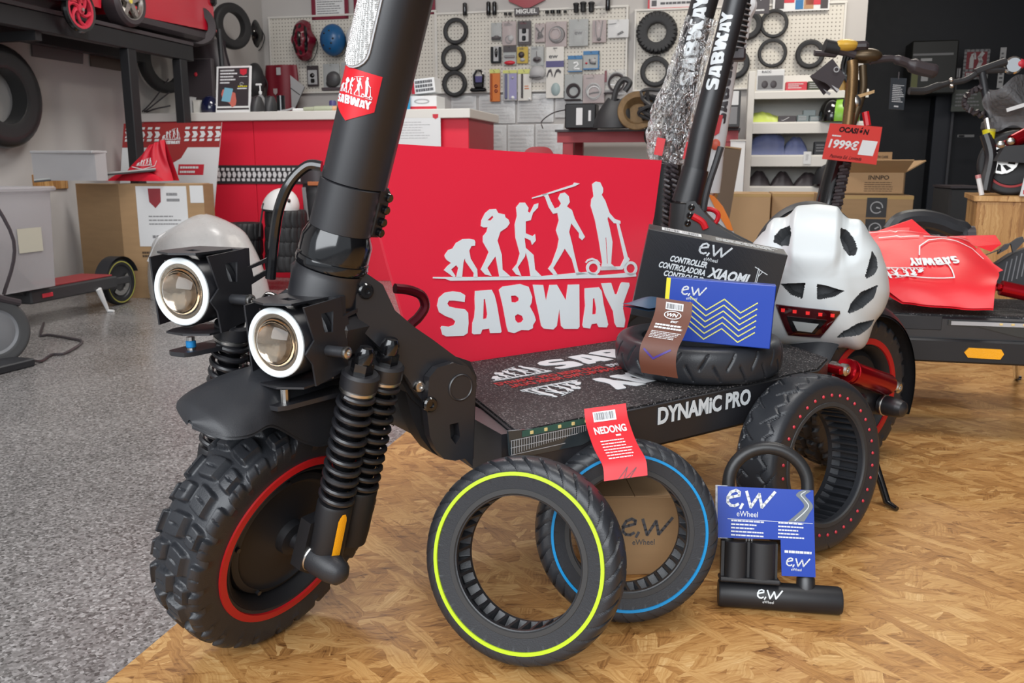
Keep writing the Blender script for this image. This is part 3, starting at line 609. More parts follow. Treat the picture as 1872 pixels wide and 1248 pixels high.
def boltS(x, y, t, r, m, name='plate_bolt', h=.004):
    s_, t_, z_ = pS(x, y, t); mb = MB(); mb.lathe(Fr(S(s_, t, z_), ES, UP, ET), [(r, -.002), (r, h*.5), (r*.8, h), (r*.4, h), (r*.35, h*.4), (0, h*.4)], 18); return mb.build(name, m, scoot)
boltS(766, 706, .0955, .007, STEEL); boltS(668, 532, .0955, .009, GBLK); boltS(786, 739, .1085, .009, GBLK)
s_, t_, z_ = pS(842, 708, .108)
mb = MB(); mb.lathe(Fr(S(s_, .0955, z_), ES, UP, ET), [(.0155, 0), (.0165, .0015), (.0165, .0135), (.0155, .0145), (.0148, .0145), (.014, .0135), (0, .0135)], 32); mb.build('pivot_cap', BLK, scoot)
mb = MB(); hk = [pS(x, y, .02) for x, y in ((722,527),(748,530),(770,540),(777,560),(765,580),(752,592),(745,605))]
mb.tube(spline([S(*q) for q in hk], 5), .0062, 10); mb.build('folding_hook', mat('dark_red_metal', (.10, .004, .012), .3, .5), scoot)
# deck
ZD = .260
fa, fb, fc = pS(917, 776, z=ZD), pS(862, 728, z=ZD), (.70, -.168)
TN = .5*(pS(1149, 742, z=ZD)[1] + pS(1362, 700, z=ZD)[1]); TF = .5*(pS(847, 663, z=ZD)[1] + pS(1141, 618, z=ZD)[1])
SR = 1.27
out = [(fb[0]+.01, fb[1]-.02), (fa[0], TN), (fa[0]+.02, TN+.006), (SR-.10, TN+.004), (SR-.02, TN-.035), (SR+.02, (TN+TF)/2+.03), (SR+.02, (TN+TF)/2-.03), (SR-.02, TF+.035), (SR-.10, TF), (fb[0]+.06, TF), (fb[0]+.01, TF+.05)]
mb = MB(); mb.prism(S, out, .200, ZD-.004); deck = mb.build('deck_body', BLK, scoot, 20)
ins = [(s*.994+.006*.95, t*.985+.0) for s, t in out]
mb = MB(); mb.prism(S, ins, ZD-.004, ZD); mb.build('grip_mat', grit(), scoot, 20)
mb = MB(); mb.tube([S(s, t, ZD-.004) for s, t in out], .0016, 6, True); mb.build('deck_trim', DGRY, scoot)
mb = MB(); mb.box(S, ((fa[0]+SR)/2+.03, (TN+TF)/2, .192), (SR-fa[0]-.12, (TN-TF)*.86, .02), .004); mb.build('deck_underside', MBLK, scoot)
mb = MB(); mb.prism(S, [(fb[0]-.03, fb[1]-.02), (fa[0]-.012, TN-.01), (fa[0]+.03, TN-.004), (fa[0]+.03, TF+.03), (fb[0]+.03, TF+.03)], .185, ZD-.006); mb.build('deck_nose', BLK, scoot)
# side lamp strip
q = [pS(x, y, TN+.0045) for x, y in ((927,787),(1078,772),(1078,803),(1062,812),(975,830),(930,832))]
FT = Fr(S(0, TN+.0042, 0), ES, UP, ET); lp = [(a, c) for a, b, c in q]
mb = MB(); mb.prism(FT, lp, 0, .003); lampb = mb.build('side_light_housing', mat('smoked_lens', (.03, .04, .045), .12, coat=.6), scoot)
mb = MB(); x0, z0, x1 = lp[0][0], lp[0][1], lp[1][0]
for i in range(34):
    x = x0+.004+(x1-x0-.006)*i/33; quad(mb, lambda a, b, d=0: FT(a, b, .0032+d), x, z0-.030+.010*(i/33), x+.0009, z0-.012)
for i in range(3): quad(mb, lambda a, b, d=0: FT(a, b, .0033+d), x0+.003, z0-.013-.009*i, x1-.002-.02*i, z0-.0122-.009*i)
mb.build('lens_ribs', LGRY, lampb)
mb = MB(); quad(mb, lambda a, b, d=0: FT(a, b, .0032+d), x0+.02, z0-.011, x1-.002, z0-.003); mb.build('circuit_strip', mat('circuit_green', (.03, .10, .08), .3), lampb)
for i in range(6):
    mb = MB(); mb.box(FT, (x0+.034+i*.0215, z0-.007, .0042), (.004, .0038, .0014)); mb.build('led', mat('led_chip', (.8, .6, .25), .4), lampb)
# model name on the deck's edge
n0, n1 = pS(1200, 777, TN+.004), pS(1369, 737, TN+.004); top = pS(1200, 742, TN+.004)[2]
FT = Fr(S(0, TN+.0062, 0), ES, UP, ET)
mb = MB(); text(mb, FT, 'DYNAMiC PRO', n0[0], (n0[2]+n1[2])/2, n1[0], (top + pS(1369, 711, TN+.004)[2])/2, .035); mb.build('model_lettering', LTR, deck)
# print on the grip mat
FD = Fr(S(0, 0, ZD+.0002), ES, -ET, UP); dT = lambda t: -t
def dq(x, y): a, b, c = pS(x, y, z=ZD); return a, -b
mb = MB(); a0, b0 = dq(899, 698); a1, b1 = dq(1012, 668); 
figures(mb, FD, a0+.004, b0, a0+.115, b0+.062); word(mb, FD, a0+.125, b0+.006, a0+.50, b0+.082); mb.build('deck_emblem', LTR, scoot)
mb = MB(); R2 = lambda a, b, c=0: FD(2*cx_-a, 2*cy_-b, c); cx_, cy_ = a0+.24, b0-.036
figs = lambda f: figures(mb, lambda x, y, d=0: f(x, y, d), a0+.0, 0, 0, 0)
b2 = dq(960, 735)[1]
figures(mb, lambda x, y, d=0: FD(x, y, d), a0+.112, b2+.058, a0+.004, b2-.004); word(mb, lambda x, y, d=0: FD(x, y, d), a0+.50, b2+.062, a0+.122, b2-.022); mb.build('deck_emblem', LTR, scoot)
REDT = mat('faded_red_print', (.48, .03, .03), .5)
b3 = dq(890, 712)[1]; b4 = dq(905, 724)[1]; sB = b0-.010
mb = MB(); text(mb, FD, 'DYNAMIC PRO RIDER DUAL', a0-.004, sB-.016, a0+.205, sB, .02); text(mb, FD, 'DYNAMIC PRO RIDER DUAL', a0+.222, sB-.037, a0+.004, sB-.021, .02); mb.build('deck_print', REDT, scoot)
mb = MB(); text(mb, FD, 'DYNAMIC PRO RIDER DUAL', a0+.212, sB-.016, a0+.42, sB, .02); text(mb, FD, 'DYNAMIC PRO RIDER DUAL', a0+.44, sB-.037, a0+.226, sB-.021, .02); mb.build('deck_print', LTR, scoot)
# rear wheel, arm, shock, mudguard, stand
RC = S(1.458, -.012, RO+.001); RWH = Fr(RC, ES, UP, ET)
mb = MB(); tyre_body(mb, RWH, RO, WW, .094, knob_field(13, RO, WW/2, .0075), n=480, m=26, crown=.24); rt = mb.build('rear_tyre', RUBS, scoot, 50)
mb = MB(); flat_ring(mb, RWH, .0965, .1085, .0375); mb.build('rim_stripe', REDR, rt)
mb = MB(); mb.lathe(RWH, [(.097, .033), (.094, .036), (.088, .03), (.084, .018), (.083, -.03), (.094, -.036), (.097, -.033)], 56, True); mb.lathe(RWH, [(0, -.03), (.083, -.03), (.084, .012), (.073, .022), (.03, .026), (0, .03)], 48); mb.build('rear_hub_motor', MBLK, scoot)
nx, ny, nz = pS(1614, 738, .085)
mb = MB(); mb.cyl(RWH, .011, -.06, .085, 16); mb.build('rear_axle', BLK, scoot)
mb = MB(); mb.lathe(Fr(S(1.445, .085, RO-.004), ES, UP, ET), [(.012, -.012), (.0175, -.01), (.0185, .006), (.017, .024), (.0165, .026), (.014, .034), (.007, .039), (0, .040)], 26); mb.build('axle_nut_cover', BLK, scoot)
mb = MB(); mb.lathe(Fr(S(1.445, .085, RO-.004), ES, UP, ET), [(.0185, -.004), (.0195, -.003), (.0195, -.001), (.0185, 0)], 26); mb.build('washer', STEEL, scoot)
for t in (.062, -.075):
    mb = MB(); mb.prism(Fr(S(0, t, 0), ES, UP, ET), [(1.20, .185), (1.22, .235), (1.28, .215), (1.46, .165), (1.475, .145), (1.455, .122), (1.33, .150)], -.008, .008); mb.build('swing_arm', BLK, scoot)
sa, sb_ = S(*pS(1537, 674, .085)), S(*pS(1632, 706, .085)); dv = sb_ - sa; L0 = dv.length; SF = Fr(sa, dv.normalized().orthogonal(), dv.normalized().cross(dv.normalized().orthogonal()), dv.normalized())
mb = MB(); mb.lathe(SF, [(.009, .012), (.0185, .014), (.0195, .018), (.0195, .022), (.017, .023), (.017, .026), (.0195, .027), (.0195, .032), (.0175, .034), (.0175, L0-.022), (.0165, L0-.018), (.010, L0-.016)], 30); mb.build('rear_shock', REDA, scoot)
for h0_, h1_ in ((-.004, .014), (L0-.018, L0+.004)):
    mb = MB(); mb.cyl(SF, .007, h0_, h1_, 14); mb.build('shock_rod', STEEL, scoot)
for p in (sa, sb_):
    mb = MB(); mb.lathe(Fr(p, ES, UP, ET), [(.006, -.02), (.011, -.018), (.011, -.008), (.0085, -.006), (.0085, 0), (.0105, .002), (.0105, .012), (.007, .015), (.004, .015), (.0035, .012), (0, .012)], 18); mb.build('shock_bolt', STEEL, scoot)
mb = MB(); mb.cyl(Fr(sa - ES*.012, ES, UP, ET), .0075, -.03, .012, 14, .002); mb.build('shock_boss', REDA, scoot)
def rf(u, v, dr=0):
    a = rad(150) - u*rad(172); vv = 2*v-1; r = RO + .028 + dr - .022*abs(vv)**3
    return RC + ES*(r*cos(a)) + UP*(r*sin(a)) + ET*(.052*vv)
mb = MB(); mb.grid(lambda u, v: rf(u, v), 40, 16); mb.grid(lambda u, v: rf(u, v, -.004), 40, 16); mb.build('rear_mudguard', PLA, scoot, 60)
k0, k1, k2 = S(1.36, .085, .15), onz(1622, 918, .008), onz(1640, 930, .005)
mb = MB(); mb.tube([k0, k0.lerp(k1, .5), k1, k2], [.0075, .007, .0065, .004], 12); kst = mb.build('kickstand', GBLK, scoot)
mb = MB(); mb.tube([k0.lerp(k1, .22), k0.lerp(k1, .30)], .0105, 14); mb.build('stand_collar', BLK, kst)
mb = MB(); mb.box(S, (1.355, .075, .158), (.05, .03, .04), .006); mb.build('stand_bracket', BLK, scoot)
# ------------------------------------------------------------------ the red sign standing behind the deck
TS = TF - .004; lean = rad(9)
SU = (UP*cos(lean) - ET*sin(lean)).normalized(); SNm = (ET*cos(lean) + UP*sin(lean)).normalized()
SG = Fr(S(.0, TS, ZD-.03), ES, SU, SNm)
def psg(x, y): q = onplane(x, y, SG.o, SNm) - SG.o; return q.dot(ES), q.dot(SU)
so = [psg(*p) for p in ((652, 258), (930, 276), (1210, 293), (1196, 395), (1140, 624), (847, 668), (768, 684), (736, 573), (709, 480), (684, 385))]
so = [(a, max(b, .004)) for a, b in so]
sign = thing('shop_sign', 'big red board sign with white silhouettes of walking figures, standing behind the scooter deck', 'sign', SG(.95, 0))
mb = MB(); mb.prism(SG, so, -.008, 0); mb.build('board', SIGNR, sign, 0)
mb = MB(); mb.prism(SG, [(a+.0012*(1 if i > 2 else -1), b) for i, (a, b) in enumerate(so)], -.0082, -.003); mb.build('board_edge', WHT, sign, 0)
zs = lambda p: psg(770 + p[0]/3.7814, 310 + p[1]/3.7814)
mb = MB()
for l, hs in FIG: poly(mb, SG, [zs(p) for p in l], .0002, .0012, [[zs(p) for p in h] for h in hs])
mb.build('figure_emblem', LTR, sign, 0)
for k in ('S', 'A', 'B', 'W', 'A2', 'Y'):
    l, hs = LET[k]; mb = MB(); poly(mb, SG, [zs(p) for p in l], .0002, .0014, [[zs(p) for p in h] for h in hs]); mb.build('letter', LTR, sign, 0)

# ------------------------------------------------------------------ the tyres on show
def wheel_fr(c, az, el):
    z = V((cos(el)*sin(az), -cos(el)*cos(az), sin(el))); x = V((cos(az), sin(az), 0)); y = z.cross(x)
    return Fr(V(c), x, y, z)
def sweep_groove(n, w, deep, k, shoulder=.12):
    def g(a, t):
        if abs(t) < shoulder: return 0
        u = (a/(2*pi)*n + (0 if t > 0 else .5) + k*abs(t)**1.5*1.0) % 1.0; d = min(u, 1-u)*2*pi*.115/n
        f = 1 - sstep(d, w*.5, w*.5+.0012); return deep*f*sstep(abs(t), shoulder, shoulder+.1)
    return g
def cells(n, deep, full=False):
    def g(a, t):
        u = (a/(2*pi)*n) % 1.0; u = abs(u-.5)*2
        return deep*(1-sstep(u, .62, .74))*(1-sstep(abs(t), .55, .75))
    return g
def hero_tyre(name, label, c, az, el, Ro, w, ri, groove, slots, ring=None, n=1080, m=44, crown=.34):
    fr = wheel_fr(c, az, el); z0 = c[2] - Ro*cos(el) - abs(sin(el))*w/2*.7
    t = thing(name, label, 'tyre', (c[0], c[1], max(0, z0)), None)
    mb = MB(); tyre_body(mb, fr, Ro, w, ri, groove, slots, n, m, crown); mb.build('tread_casing', RUBS, t, 40)
    mb = MB(); mb.lathe(fr, [(ri+.001, w*.43), (ri+.0025, w*.475), (ri+.008, w*.478), (ri+.0095, w*.44)], 96, True); mb.build('bead', RUBG, t)
    if ring: mb = MB(); flat_ring(mb, fr, ring[0], ring[1], w*.497, .0014, 120); mb.build('colour_stripe', ring[2], t)
    return t, fr
gt, gfr = hero_tyre('solid_tyre', 'black tyre with a lime green sidewall stripe, nearest the viewer, leaning upright', (.014, .954, .1235), rad(-21.7), rad(12.6), .1205, .052, .0765, sweep_groove(34, .0026, .0042, 1.25), cells(34, .012), (.0995, .1045, LIME))
bt_, bfr = hero_tyre('solid_tyre', 'black tyre with a bright blue sidewall stripe, behind the lime striped one', (.146, 1.052, .1185), rad(3), rad(11), .1165, .054, .0735, sweep_groove(38, .0026, .0042, 1.25), cells(32, .012), (.0955, .0995, CYAN))
dt_, dfr = hero_tyre('solid_tyre', 'wide black tyre with a circle of small red studs, behind the bicycle lock', (.450, 1.262, .1365), rad(33.6), rad(6.7), .1335, .072, .085, lambda a, t: .0022*(1 - sstep(abs(((a/(2*pi)*16 + .8*abs(t) + (0 if t > 0 else .5)) % 1.0) - .5)*.054, .0011, .0026))*(1 if abs(t) > .06 else 0) + (.002*(1-sstep(abs(abs(t)-.42-.10*sin(a*32))*.03, .0007, .0016))), cells(40, .010), None)
for k in range(34):
    a = 2*pi*k/34; mb = MB(); mb.ball(dfr, (.1040*cos(a), .1040*sin(a), .0353), (.0026, .0026, .0022), 8, 5, 0); mb.build('red_stud', mat('red_stud_rubber', (.55, .03, .05), .35), dt_)
# hang tags round the tyres
def strip_tag(parent, pts, half, m, name, label, deco, wid):
    """paper band following a line of world points; wid = direction across"""
    pts = spline([V(p) for p in pts], 6); n = len(pts)
    cum = [0.0]
    for a, b in zip(pts[:-1], pts[1:]): cum.append(cum[-1] + (b-a).length)
    W_ = V(wid).normalized()
    def fn(x, y, d=0):                      # x across, y measured down the band
        y = max(0, min(cum[-1], y)); i = 0
        while i < n-2 and cum[i+1] < y: i += 1
        t = (y-cum[i])/((cum[i+1]-cum[i]) or 1); p = pts[i].lerp(pts[i+1], t); tg = (pts[i+1]-pts[i]).normalized(); nr = tg.cross(W_).normalized()
        if nr.dot(CAM - p) < 0: nr = -nr
        return p + W_*x + nr*d
    mb = MB(); mb.grid(lambda u, v: fn(half*(2*u-1), cum[-1]*v, 0), 4, n*2); mb.grid(lambda u, v: fn(half*(2*u-1), cum[-1]*v, -.0008), 4, n*2)
    o = mb.build(name, m, parent, 60); tag(o, label); deco(o, fn, cum[-1], half); return o
gx = lambda fr, a, r, h: fr(r*cos(a), r*sin(a), h)
def red_deco(o, fn, L, h):
    mb = MB(); quad(mb, fn, -h*.62, .019, h*.45, .006, .0006); mb.build('barcode_patch', PAPER, o)
    mb = MB(); bars(mb, fn, -h*.55, .017, h*.38, .0075, 26, .001); mb.build('barcode', INK, o)
    fl = lambda x, y, d=0: fn(x, -y, d)
    mb = MB(); text(mb, fl, 'NEDONG', -h*.72, -.036, h*.78, -.026, .03, d=.001); lines(mb, fl, -h*.6, -.072, h*.8, -.044, 7, .35, .001); lines(mb, fl, .2*h, -.042, h*.5, -.038, 1, .6, .001); mb.build('tag_print', PAPER, o)
    mb = MB(); stroke(mb, fl, [(-h*.4, -.098), (h*.1, -.083), (-h*.1, -.098), (h*.5, -.085), (h*.2, -.096), (h*.7, -.099)], .0007, .001); mb.build('pen_scribble', INK, o)
bd = lambda px, py, d: ondepth(px, py, d)
strip_tag(bt_, [bd(1106, 742, 1.085), bd(1110, 770, 1.078), bd(1124, 812, 1.062), bd(1141, 845, 1.05), bd(1144, 874, 1.045)], .0262, RED, 'hang_tag', 'red paper tag with barcode and white print', red_deco, (.985, .03, .13))
# tyre lying on the deck with two boxes in it
LZ = .0275; lc = S(1.012, .022, ZD+.0012+LZ)
lfr = Fr(lc, ES, -ET, UP)
lt = thing('pneumatic_tyre', 'black road tyre lying flat on the scooter deck under the two product boxes', 'tyre', lc - UP*LZ)
def road(a, t):
    u = (a/(2*pi)*20) % 1.0; d1 = abs(u - .5 - .55*t)*.04 if -.05 < t < .55 else 1; u2 = (a/(2*pi)*20 + .5) % 1.0; d2 = abs(u2 - .5 + .55*t)*.04 if -.55 < t < .05 else 1
    return .0025*(1-sstep(min(d1, d2), .0010, .0020))
mb = MB(); tyre_body(mb, lfr, .129, LZ*2, .088, road, None, 480, 30, .42); mb.build('tread_casing', RUBS, lt, 45)
def brown_deco(o, fn, L, h):
    fl = lambda x, y, d=0: fn(x, -y, d)
    mb = MB(); quad(mb, fl, -h*.45, -.019, h*.52, -.006, .0006); mb.build('barcode_patch', PAPER, o)
    mb = MB(); bars(mb, fl, -h*.4, -.0175, h*.46, -.0085, 24, .001); mb.build('barcode', INK, o)
    mb = MB(); e = [(.011*cos(k*pi/12), -.0275+.0062*sin(k*pi/12)) for k in range(25)]; stroke(mb, fl, e, .0012, .001); text(mb, fl, 'WN', -.0075, -.0305, .0075, -.0245, .03, .3, .001)
    text(mb, fl, 'ewr', .0, -.0395, .010, -.036, .02, .3, .001); lines(mb, fl, -h*.75, -.051, h*.8, -.042, 2, .6, .001); lines(mb, fl, -h*.8, -.066, h*.85, -.054, 5, .4, .001); mb.build('tag_print', PAPER, o)
    mb = MB(); stroke(mb, fl, [(-h*.78, -.083), (-h*.25, -.094), (h*.62, -.080)], .0026, .001); mb.build('pen_tick', mat('violet_ink', (.05, .02, .25), .4), o)
strip_tag(lt, [bd(1233, 548, 1.20), bd(1230, 575, 1.185), bd(1219, 605, 1.175), bd(1205, 635, 1.168), bd(1202, 662, 1.170), bd(1206, 686, 1.178)], .0245, BRN, 'hang_tag', 'brown paper tag with barcode and white print', brown_deco, (.98, -.18, -.12))
# boxes in the tyre
def box_frame(px, py, dep, az, lean, roll):
    z = V((cos(lean)*sin(az), -cos(lean)*cos(az), sin(lean))); x = UP.cross(z).normalized(); y = z.cross(x)
    c, s = cos(roll), sin(roll); return Fr(ondepth(px, py, dep), x*c + y*s, y*c - x*s, z)
B1 = box_frame(1186, 418, 1.44, rad(-9), rad(-7), rad(-10.3)); bw, bh, bdp = .228, .150, .045
cb = thing('product_box', 'black cardboard controller box standing tilted in the flat tyre, behind the blue box', 'box', B1(bw/2, -bh, -bdp/2))
mb = MB(); mb.box(B1, (bw/2, -bh/2, -bdp/2), (bw, bh, bdp), .0012); mb.build('carton', mat('black_printed_card', (.022, .023, .026), .35, bump=.15, bscale=90, stretch=(1, 30, 1)), cb)
F1 = lambda x, y, d=0: B1(x, y, d+.0002)
mb = MB(); ew(mb, F1, .086, -.026, .020)
text(mb, F1, 'CONTROLLER', .045, -.0465, .106, -.0360, .035, .25); text(mb, F1, 'CONTROLADORA', .029, -.0600, .106, -.0495, .035, .25); text(mb, F1, 'XIAOMI', .110, -.061, .178, -.043, .04, .25)
text(mb, F1, 'CONTROLEUR', .040, -.0725, .106, -.0625, .03, .25)
stroke(mb, F1, [(.188, -.088), (.188, -.030)], .0011); stroke(mb, F1, [(.1905, -.088), (.1905, -.034)], .0011); stroke(mb, F1, [(.182, -.029), (.194, -.034), (.204, -.038)], .0013); stroke(mb, F1, [(.1905, -.044), (.1955, -.035)], .0011)
mb.build('box_print', LTR, cb)
FT1 = lambda x, y, d=0: B1(x, d+.0002, y - bdp)
mb = MB(); quad(mb, FT1, .022, .010, .088, .035); mb.build('barcode_label', PAPER, cb)
mb = MB(); bars(mb, FT1, .026, .014, .052, .033); bars(mb, FT1, .056, .014, .084, .033); mb.build('barcode', INK, cb)
mb = MB(); lines(mb, FT1, .112, .012, .216, .036, 3, .5, jag=.1); mb.build('box_print', LTR, cb)
B2 = box_frame(1219, 507, 1.27, rad(-15), rad(3), rad(-2.6)); bw, bh, bdp = .153, .0905, .036
bb = thing('product_box', 'blue and yellow cardboard box with zigzag lines, in front of the black box', 'box', B2(bw/2, -bh, -bdp/2))
mb = MB(); mb.box(B2, (bw/2, -bh/2, -bdp/2), (bw, bh, bdp), .001); mb.build('carton', BLU, bb)
F2 = lambda x, y, d=0: B2(x, y, d+.0002)
mb = MB(); quad(mb, lambda x, y, d=0: B2(bw+d+.0001, x, y), -bh+.002, -bdp+.002, -.002, -.002); quad(mb, F2, 0, -bh, .006, 0); mb.build('yellow_end', YEL, bb)
mb = MB(); ew(mb, F2, .022, -.024, .0135)
mb.build('box_print', LTR, bb)
mb = MB(); zz = [(.010, .0), (.037, .022), (.063, -.001), (.089, .023), (.108, .003), (.116, -.0), (.116, -.0)]
zz = [(.012, -.004), (.036, .018), (.060, -.004), (.084, .018), (.108, -.004), (.130, .016)]
for k in range(6):
    mb = MB(); stroke(mb, F2, [(x, (y-.007)*.80-.0335-.0085*k) for x, y in zz if k > 1 or x > .02], .0017); mb.build('zigzag_line', mat('pale_yellow_print', (.80, .80, .22), .4), bb)
mb = MB()
for k in range(2): stroke(mb, lambda x, y, d=0: B2(x, d+.0002, y), [(x, -.018+.008*k+.4*y) for x, y in zz], .001)
mb.build('zigzag_line', mat('pale_yellow_print', (.80, .80, .22), .4), bb)
cf = ondepth(1190, 556, 1.36)
mb = MB(); mb.grid(lambda u, v: cf + ES*(.055*(u-.5)*2*.6) + ET*(.03*(v-.5)*2) + UP*(.012*cos((u-.5)*3)*cos((v-.5)*3)), 18, 14); mb.grid(lambda u, v: cf + ES*(.055*(u-.5)*2*.6) + ET*(.03*(v-.5)*2) - UP*.004, 18, 14)
solo(mb, 'folded_cloth', mat('dark_blue_cloth', (.02, .06, .12), .5), 'small dark blue folded cloth tucked beside the black box in the flat tyre', 'cloth')

# ------------------------------------------------------------------ brown box behind the blue striped tyre
kb0 = onz(1072, 1060); kb1 = onz(1246, 1056); kx = (kb1-kb0).normalized(); kn = kx.cross(UP)
KB = Fr(kb0 + kn*-.012, kx, UP, kn); kw = (kb1-kb0).length; kh = .118
kb = thing('carton', 'small plain brown carton seen through the blue striped tyre', 'box', KB(kw/2, 0, -.06))
mb = MB(); mb.box(KB, (kw/2, kh/2, -.06), (kw, kh, .12), .0015); mb.build('carton_body', CARD, kb)
mb = MB(); ew(mb, lambda x, y, d=0: KB(x, y, d+.0002), kw*.36, .058, .028); mb.build('box_print', INK, kb)
for x in (.25, .75):
    mb = MB(); mb.box(KB, (kw*x, kh+.0008, -.06), (kw*.49, .0012, .118)); mb.build('lid_flap', CARDL, kb)

# ------------------------------------------------------------------ bicycle lock with its card
l0, l1 = onz(1312, 1082, .018), onz(1538, 1098, .018); lx = (l1-l0).normalized(); ln = lx.cross(UP).normalized(); lean = rad(14)
LU = (UP*cos(lean) - ln*sin(lean)).normalized(); LN = lx.cross(LU).normalized(); LK = Fr(l0, lx, LU, LN); lw = (l1-l0).length
def pl(x, y, d=0): q = onplane(x, y, LK(0, 0, d), LN) - LK.o; return q.dot(lx), q.dot(LU)
lock = thing('bicycle_lock', 'black shackle lock with a blue hanging card, standing in front of the red studded tyre', 'lock', (l0+l1)/2 - UP*.018)
mb = MB(); mb.lathe(Fr(l0, LU, LN, lx), [(.0, 0), (.0165, .0005), (.018, .003), (.018, lw-.004), (.0165, lw-.0005), (.010, lw), (0, lw)], 36); mb.build('crossbar', MBLK, lock)
xa, xb = pl(1331, 920)[0], pl(1476, 920)[0]; yt = pl(1400, 818)[1]; rs = (xb-xa)/2
mb = MB(); mb.tube([LK(xa, y) for y in (.01, .06, .10)] + [LK((xa+xb)/2 - rs*cos(k*pi/20), yt-rs*.95+rs*.95*sin(k*pi/20)) for k in range(21)] + [LK(xb, y) for y in (.10, .05, .012)], .0085, 18); mb.build('shackle', mat('shackle_coating', (.018, .018, .019), .38), lock)
mb = MB(); mb.lathe(Fr(LK(xb, .012), lx, LN, LU), [(.0125, 0), (.0118, .014), (.0095, .018)], 18); mb.build('shackle_collar', BLK, lock)
cpts = [(1312, 888), (1487, 896), (1491, 1055), (1429, 1052), (1427, 986), (1312, 982)]; cc = [pl(x, y, .012) for x, y in cpts]
mb = MB(); mb.prism(LK, cc, .0110, .0120); card = mb.build('product_card', BLU, lock); tag(card, 'glossy blue card with white print')
FC = lambda x, y, d=0: LK(x, y, .0122+d)
mb = MB(); p = pl(1326, 925, .012); q = pl(1402, 895, .012); ew(mb, FC, p[0], p[1]-.002, (q[1]-p[1])*.98)
p = pl(1436, 1035, .012); ew(mb, FC, p[0], p[1], .0115)
for (x0, y0, x1, y1, n) in ((1336, 980, 1398, 951, 5), (1422, 984, 1478, 955, 5), (1434, 1013, 1486, 1005, 1)):
    a, b = pl(x0, y0, .012), pl(x1, y1, .012); lines(mb, FC, a[0], a[1], b[0], b[1], n, .4)
a, b = pl(1330, 948, .012), pl(1486, 953, .012); quad(mb, FC, a[0], a[1], b[0], a[1]+.0006)
mb.build('card_print', LTR, card)
rd = [(1440, 953), (1458, 938), (1470, 925), (1462, 912), (1455, 904), (1466, 896), (1482, 897), (1472, 905), (1480, 915), (1486, 926), (1478, 940), (1470, 953)]
mb = MB(); poly(mb, FC, [pl(v.x, v.y, .012) for v in spline([V((x, y, 0)) for x, y in rd], 5)], 0, .0004); mb.build('road_print', mat('asphalt_print', (.16, .19, .22), .4), card)
mb = MB(); stroke(mb, FC, [pl(v.x, v.y, .012) for v in spline([V((x, y, 0)) for x, y in ((1453, 951), (1470, 936), (1478, 924), (1470, 912), (1464, 904), (1472, 898))], 6)], .0012, .0008); mb.build('road_line', LTR, card)
mb = MB(); mb.prism(LK, [pl(x, y, .0105) for x, y in ((1308, 886), (1330, 887), (1330, 984), (1308, 983))], .009, .0105); mb.build('card_sleeve', film_mat('sleeve_film', (.75, .78, .85), .1, 60, .45), card)
ba, bb2 = pl(1326, 990, .02), pl(1418, 1062, .02)
mb = MB(); mid = (ba[0]+bb2[0])/2; hw = (bb2[0]-ba[0])/2; y0, y1 = bb2[1], ba[1]
mb.prism(Fr(LK(0, y0, .006), lx, LN, LU), [(ba[0]-.004, -.012), (bb2[0]+.004, -.012), (bb2[0]+.003, .006)] + [(mid+hw*.5+hw*.5*cos(k*pi/10), .006+.010*sin(k*pi/10)) for k in range(11)] + [(mid-hw*.55+hw*.45*cos(k*pi/10), .006+.010*sin(k*pi/10)) for k in range(11)] + [(ba[0]-.004, .006)], 0, y1-y0)
mb.build('mounting_bracket', MBLK, lock, 40)
mb = MB(); mb.box(LK, (mid, y0-.002, .008), (hw*2.4, .006, .03), .002); mb.build('bracket_foot', MBLK, lock)
for i in range(3):
    x = pl(1366+5*i, 988, .01)[0]; mb = MB(); mb.cyl(Fr(LK(x, y1-.002, .002), lx, LN, LU), .0013, 0, .010, 8); mb.build('key_blade', STEEL, lock)
FB = lambda x, y, d=0: LK(x, .018*sin(y/.018), .018*cos(y/.018)+d+.0003)
p = pl(1383, 1090, .018); mb = MB(); ew(mb, FB, p[0], -.001, .0125); mb.build('lock_print', LTR, lock)

# ------------------------------------------------------------------ white helmet
hc = ondepth(1502, 508, 1.60); hz = (CAM - hc); hz.z *= .35; hz.normalize(); hx = UP.cross(hz).normalized(); hy = hz.cross(hx)
HF = Fr(hc, hx, hy, hz)                                                # x right, y up, z towards the viewer
hp = lambda x, y: ((x/4.161+1360-1502)/1600*1.51, -(y/4.161+360-508)/1600*1.51)      # from close-up pixels to metres
hl = [(560,30),(640,85),(760,105),(880,160),(940,260),(1020,350),(1075,520),(1085,700),(1060,880),(1000,1050),(940,1130),(880,1170)]
outl = [hp(455, 80)] + [hp(x, y) for x, y in hl]
VENTS = [[(330,200),(345,260),(335,345),(280,350),(222,325),(225,285),(265,230)], [(705,210),(750,225),(800,290),(828,360),(815,405),(780,410),(735,360),(705,280)],
 [(940,380),(975,430),(985,500),(960,550),(915,575),(905,560),(920,480)], [(300,640),(472,622),(462,740),(380,715)], [(565,628),(620,635),(752,675),(690,715),(570,745)],
 [(995,635),(975,730),(900,805),(800,845),(810,780),(880,690)], [(1000,918),(980,960),(900,1015),(730,1052),(790,985),(880,930)],
 [(95,230),(150,170),(140,240),(60,300)]]
VENTS = [[hp(*p) for p in v] for v in VENTS]
def inside(x, y, l):
    c = False; j = len(l)-1
    for i in range(len(l)):
        if (l[i][1] > y) != (l[j][1] > y) and x < (l[j][0]-l[i][0])*(y-l[i][1])/(l[j][1]-l[i][1]) + l[i][0]: c = not c
        j = i
    return c
CR = hp(520, 620)
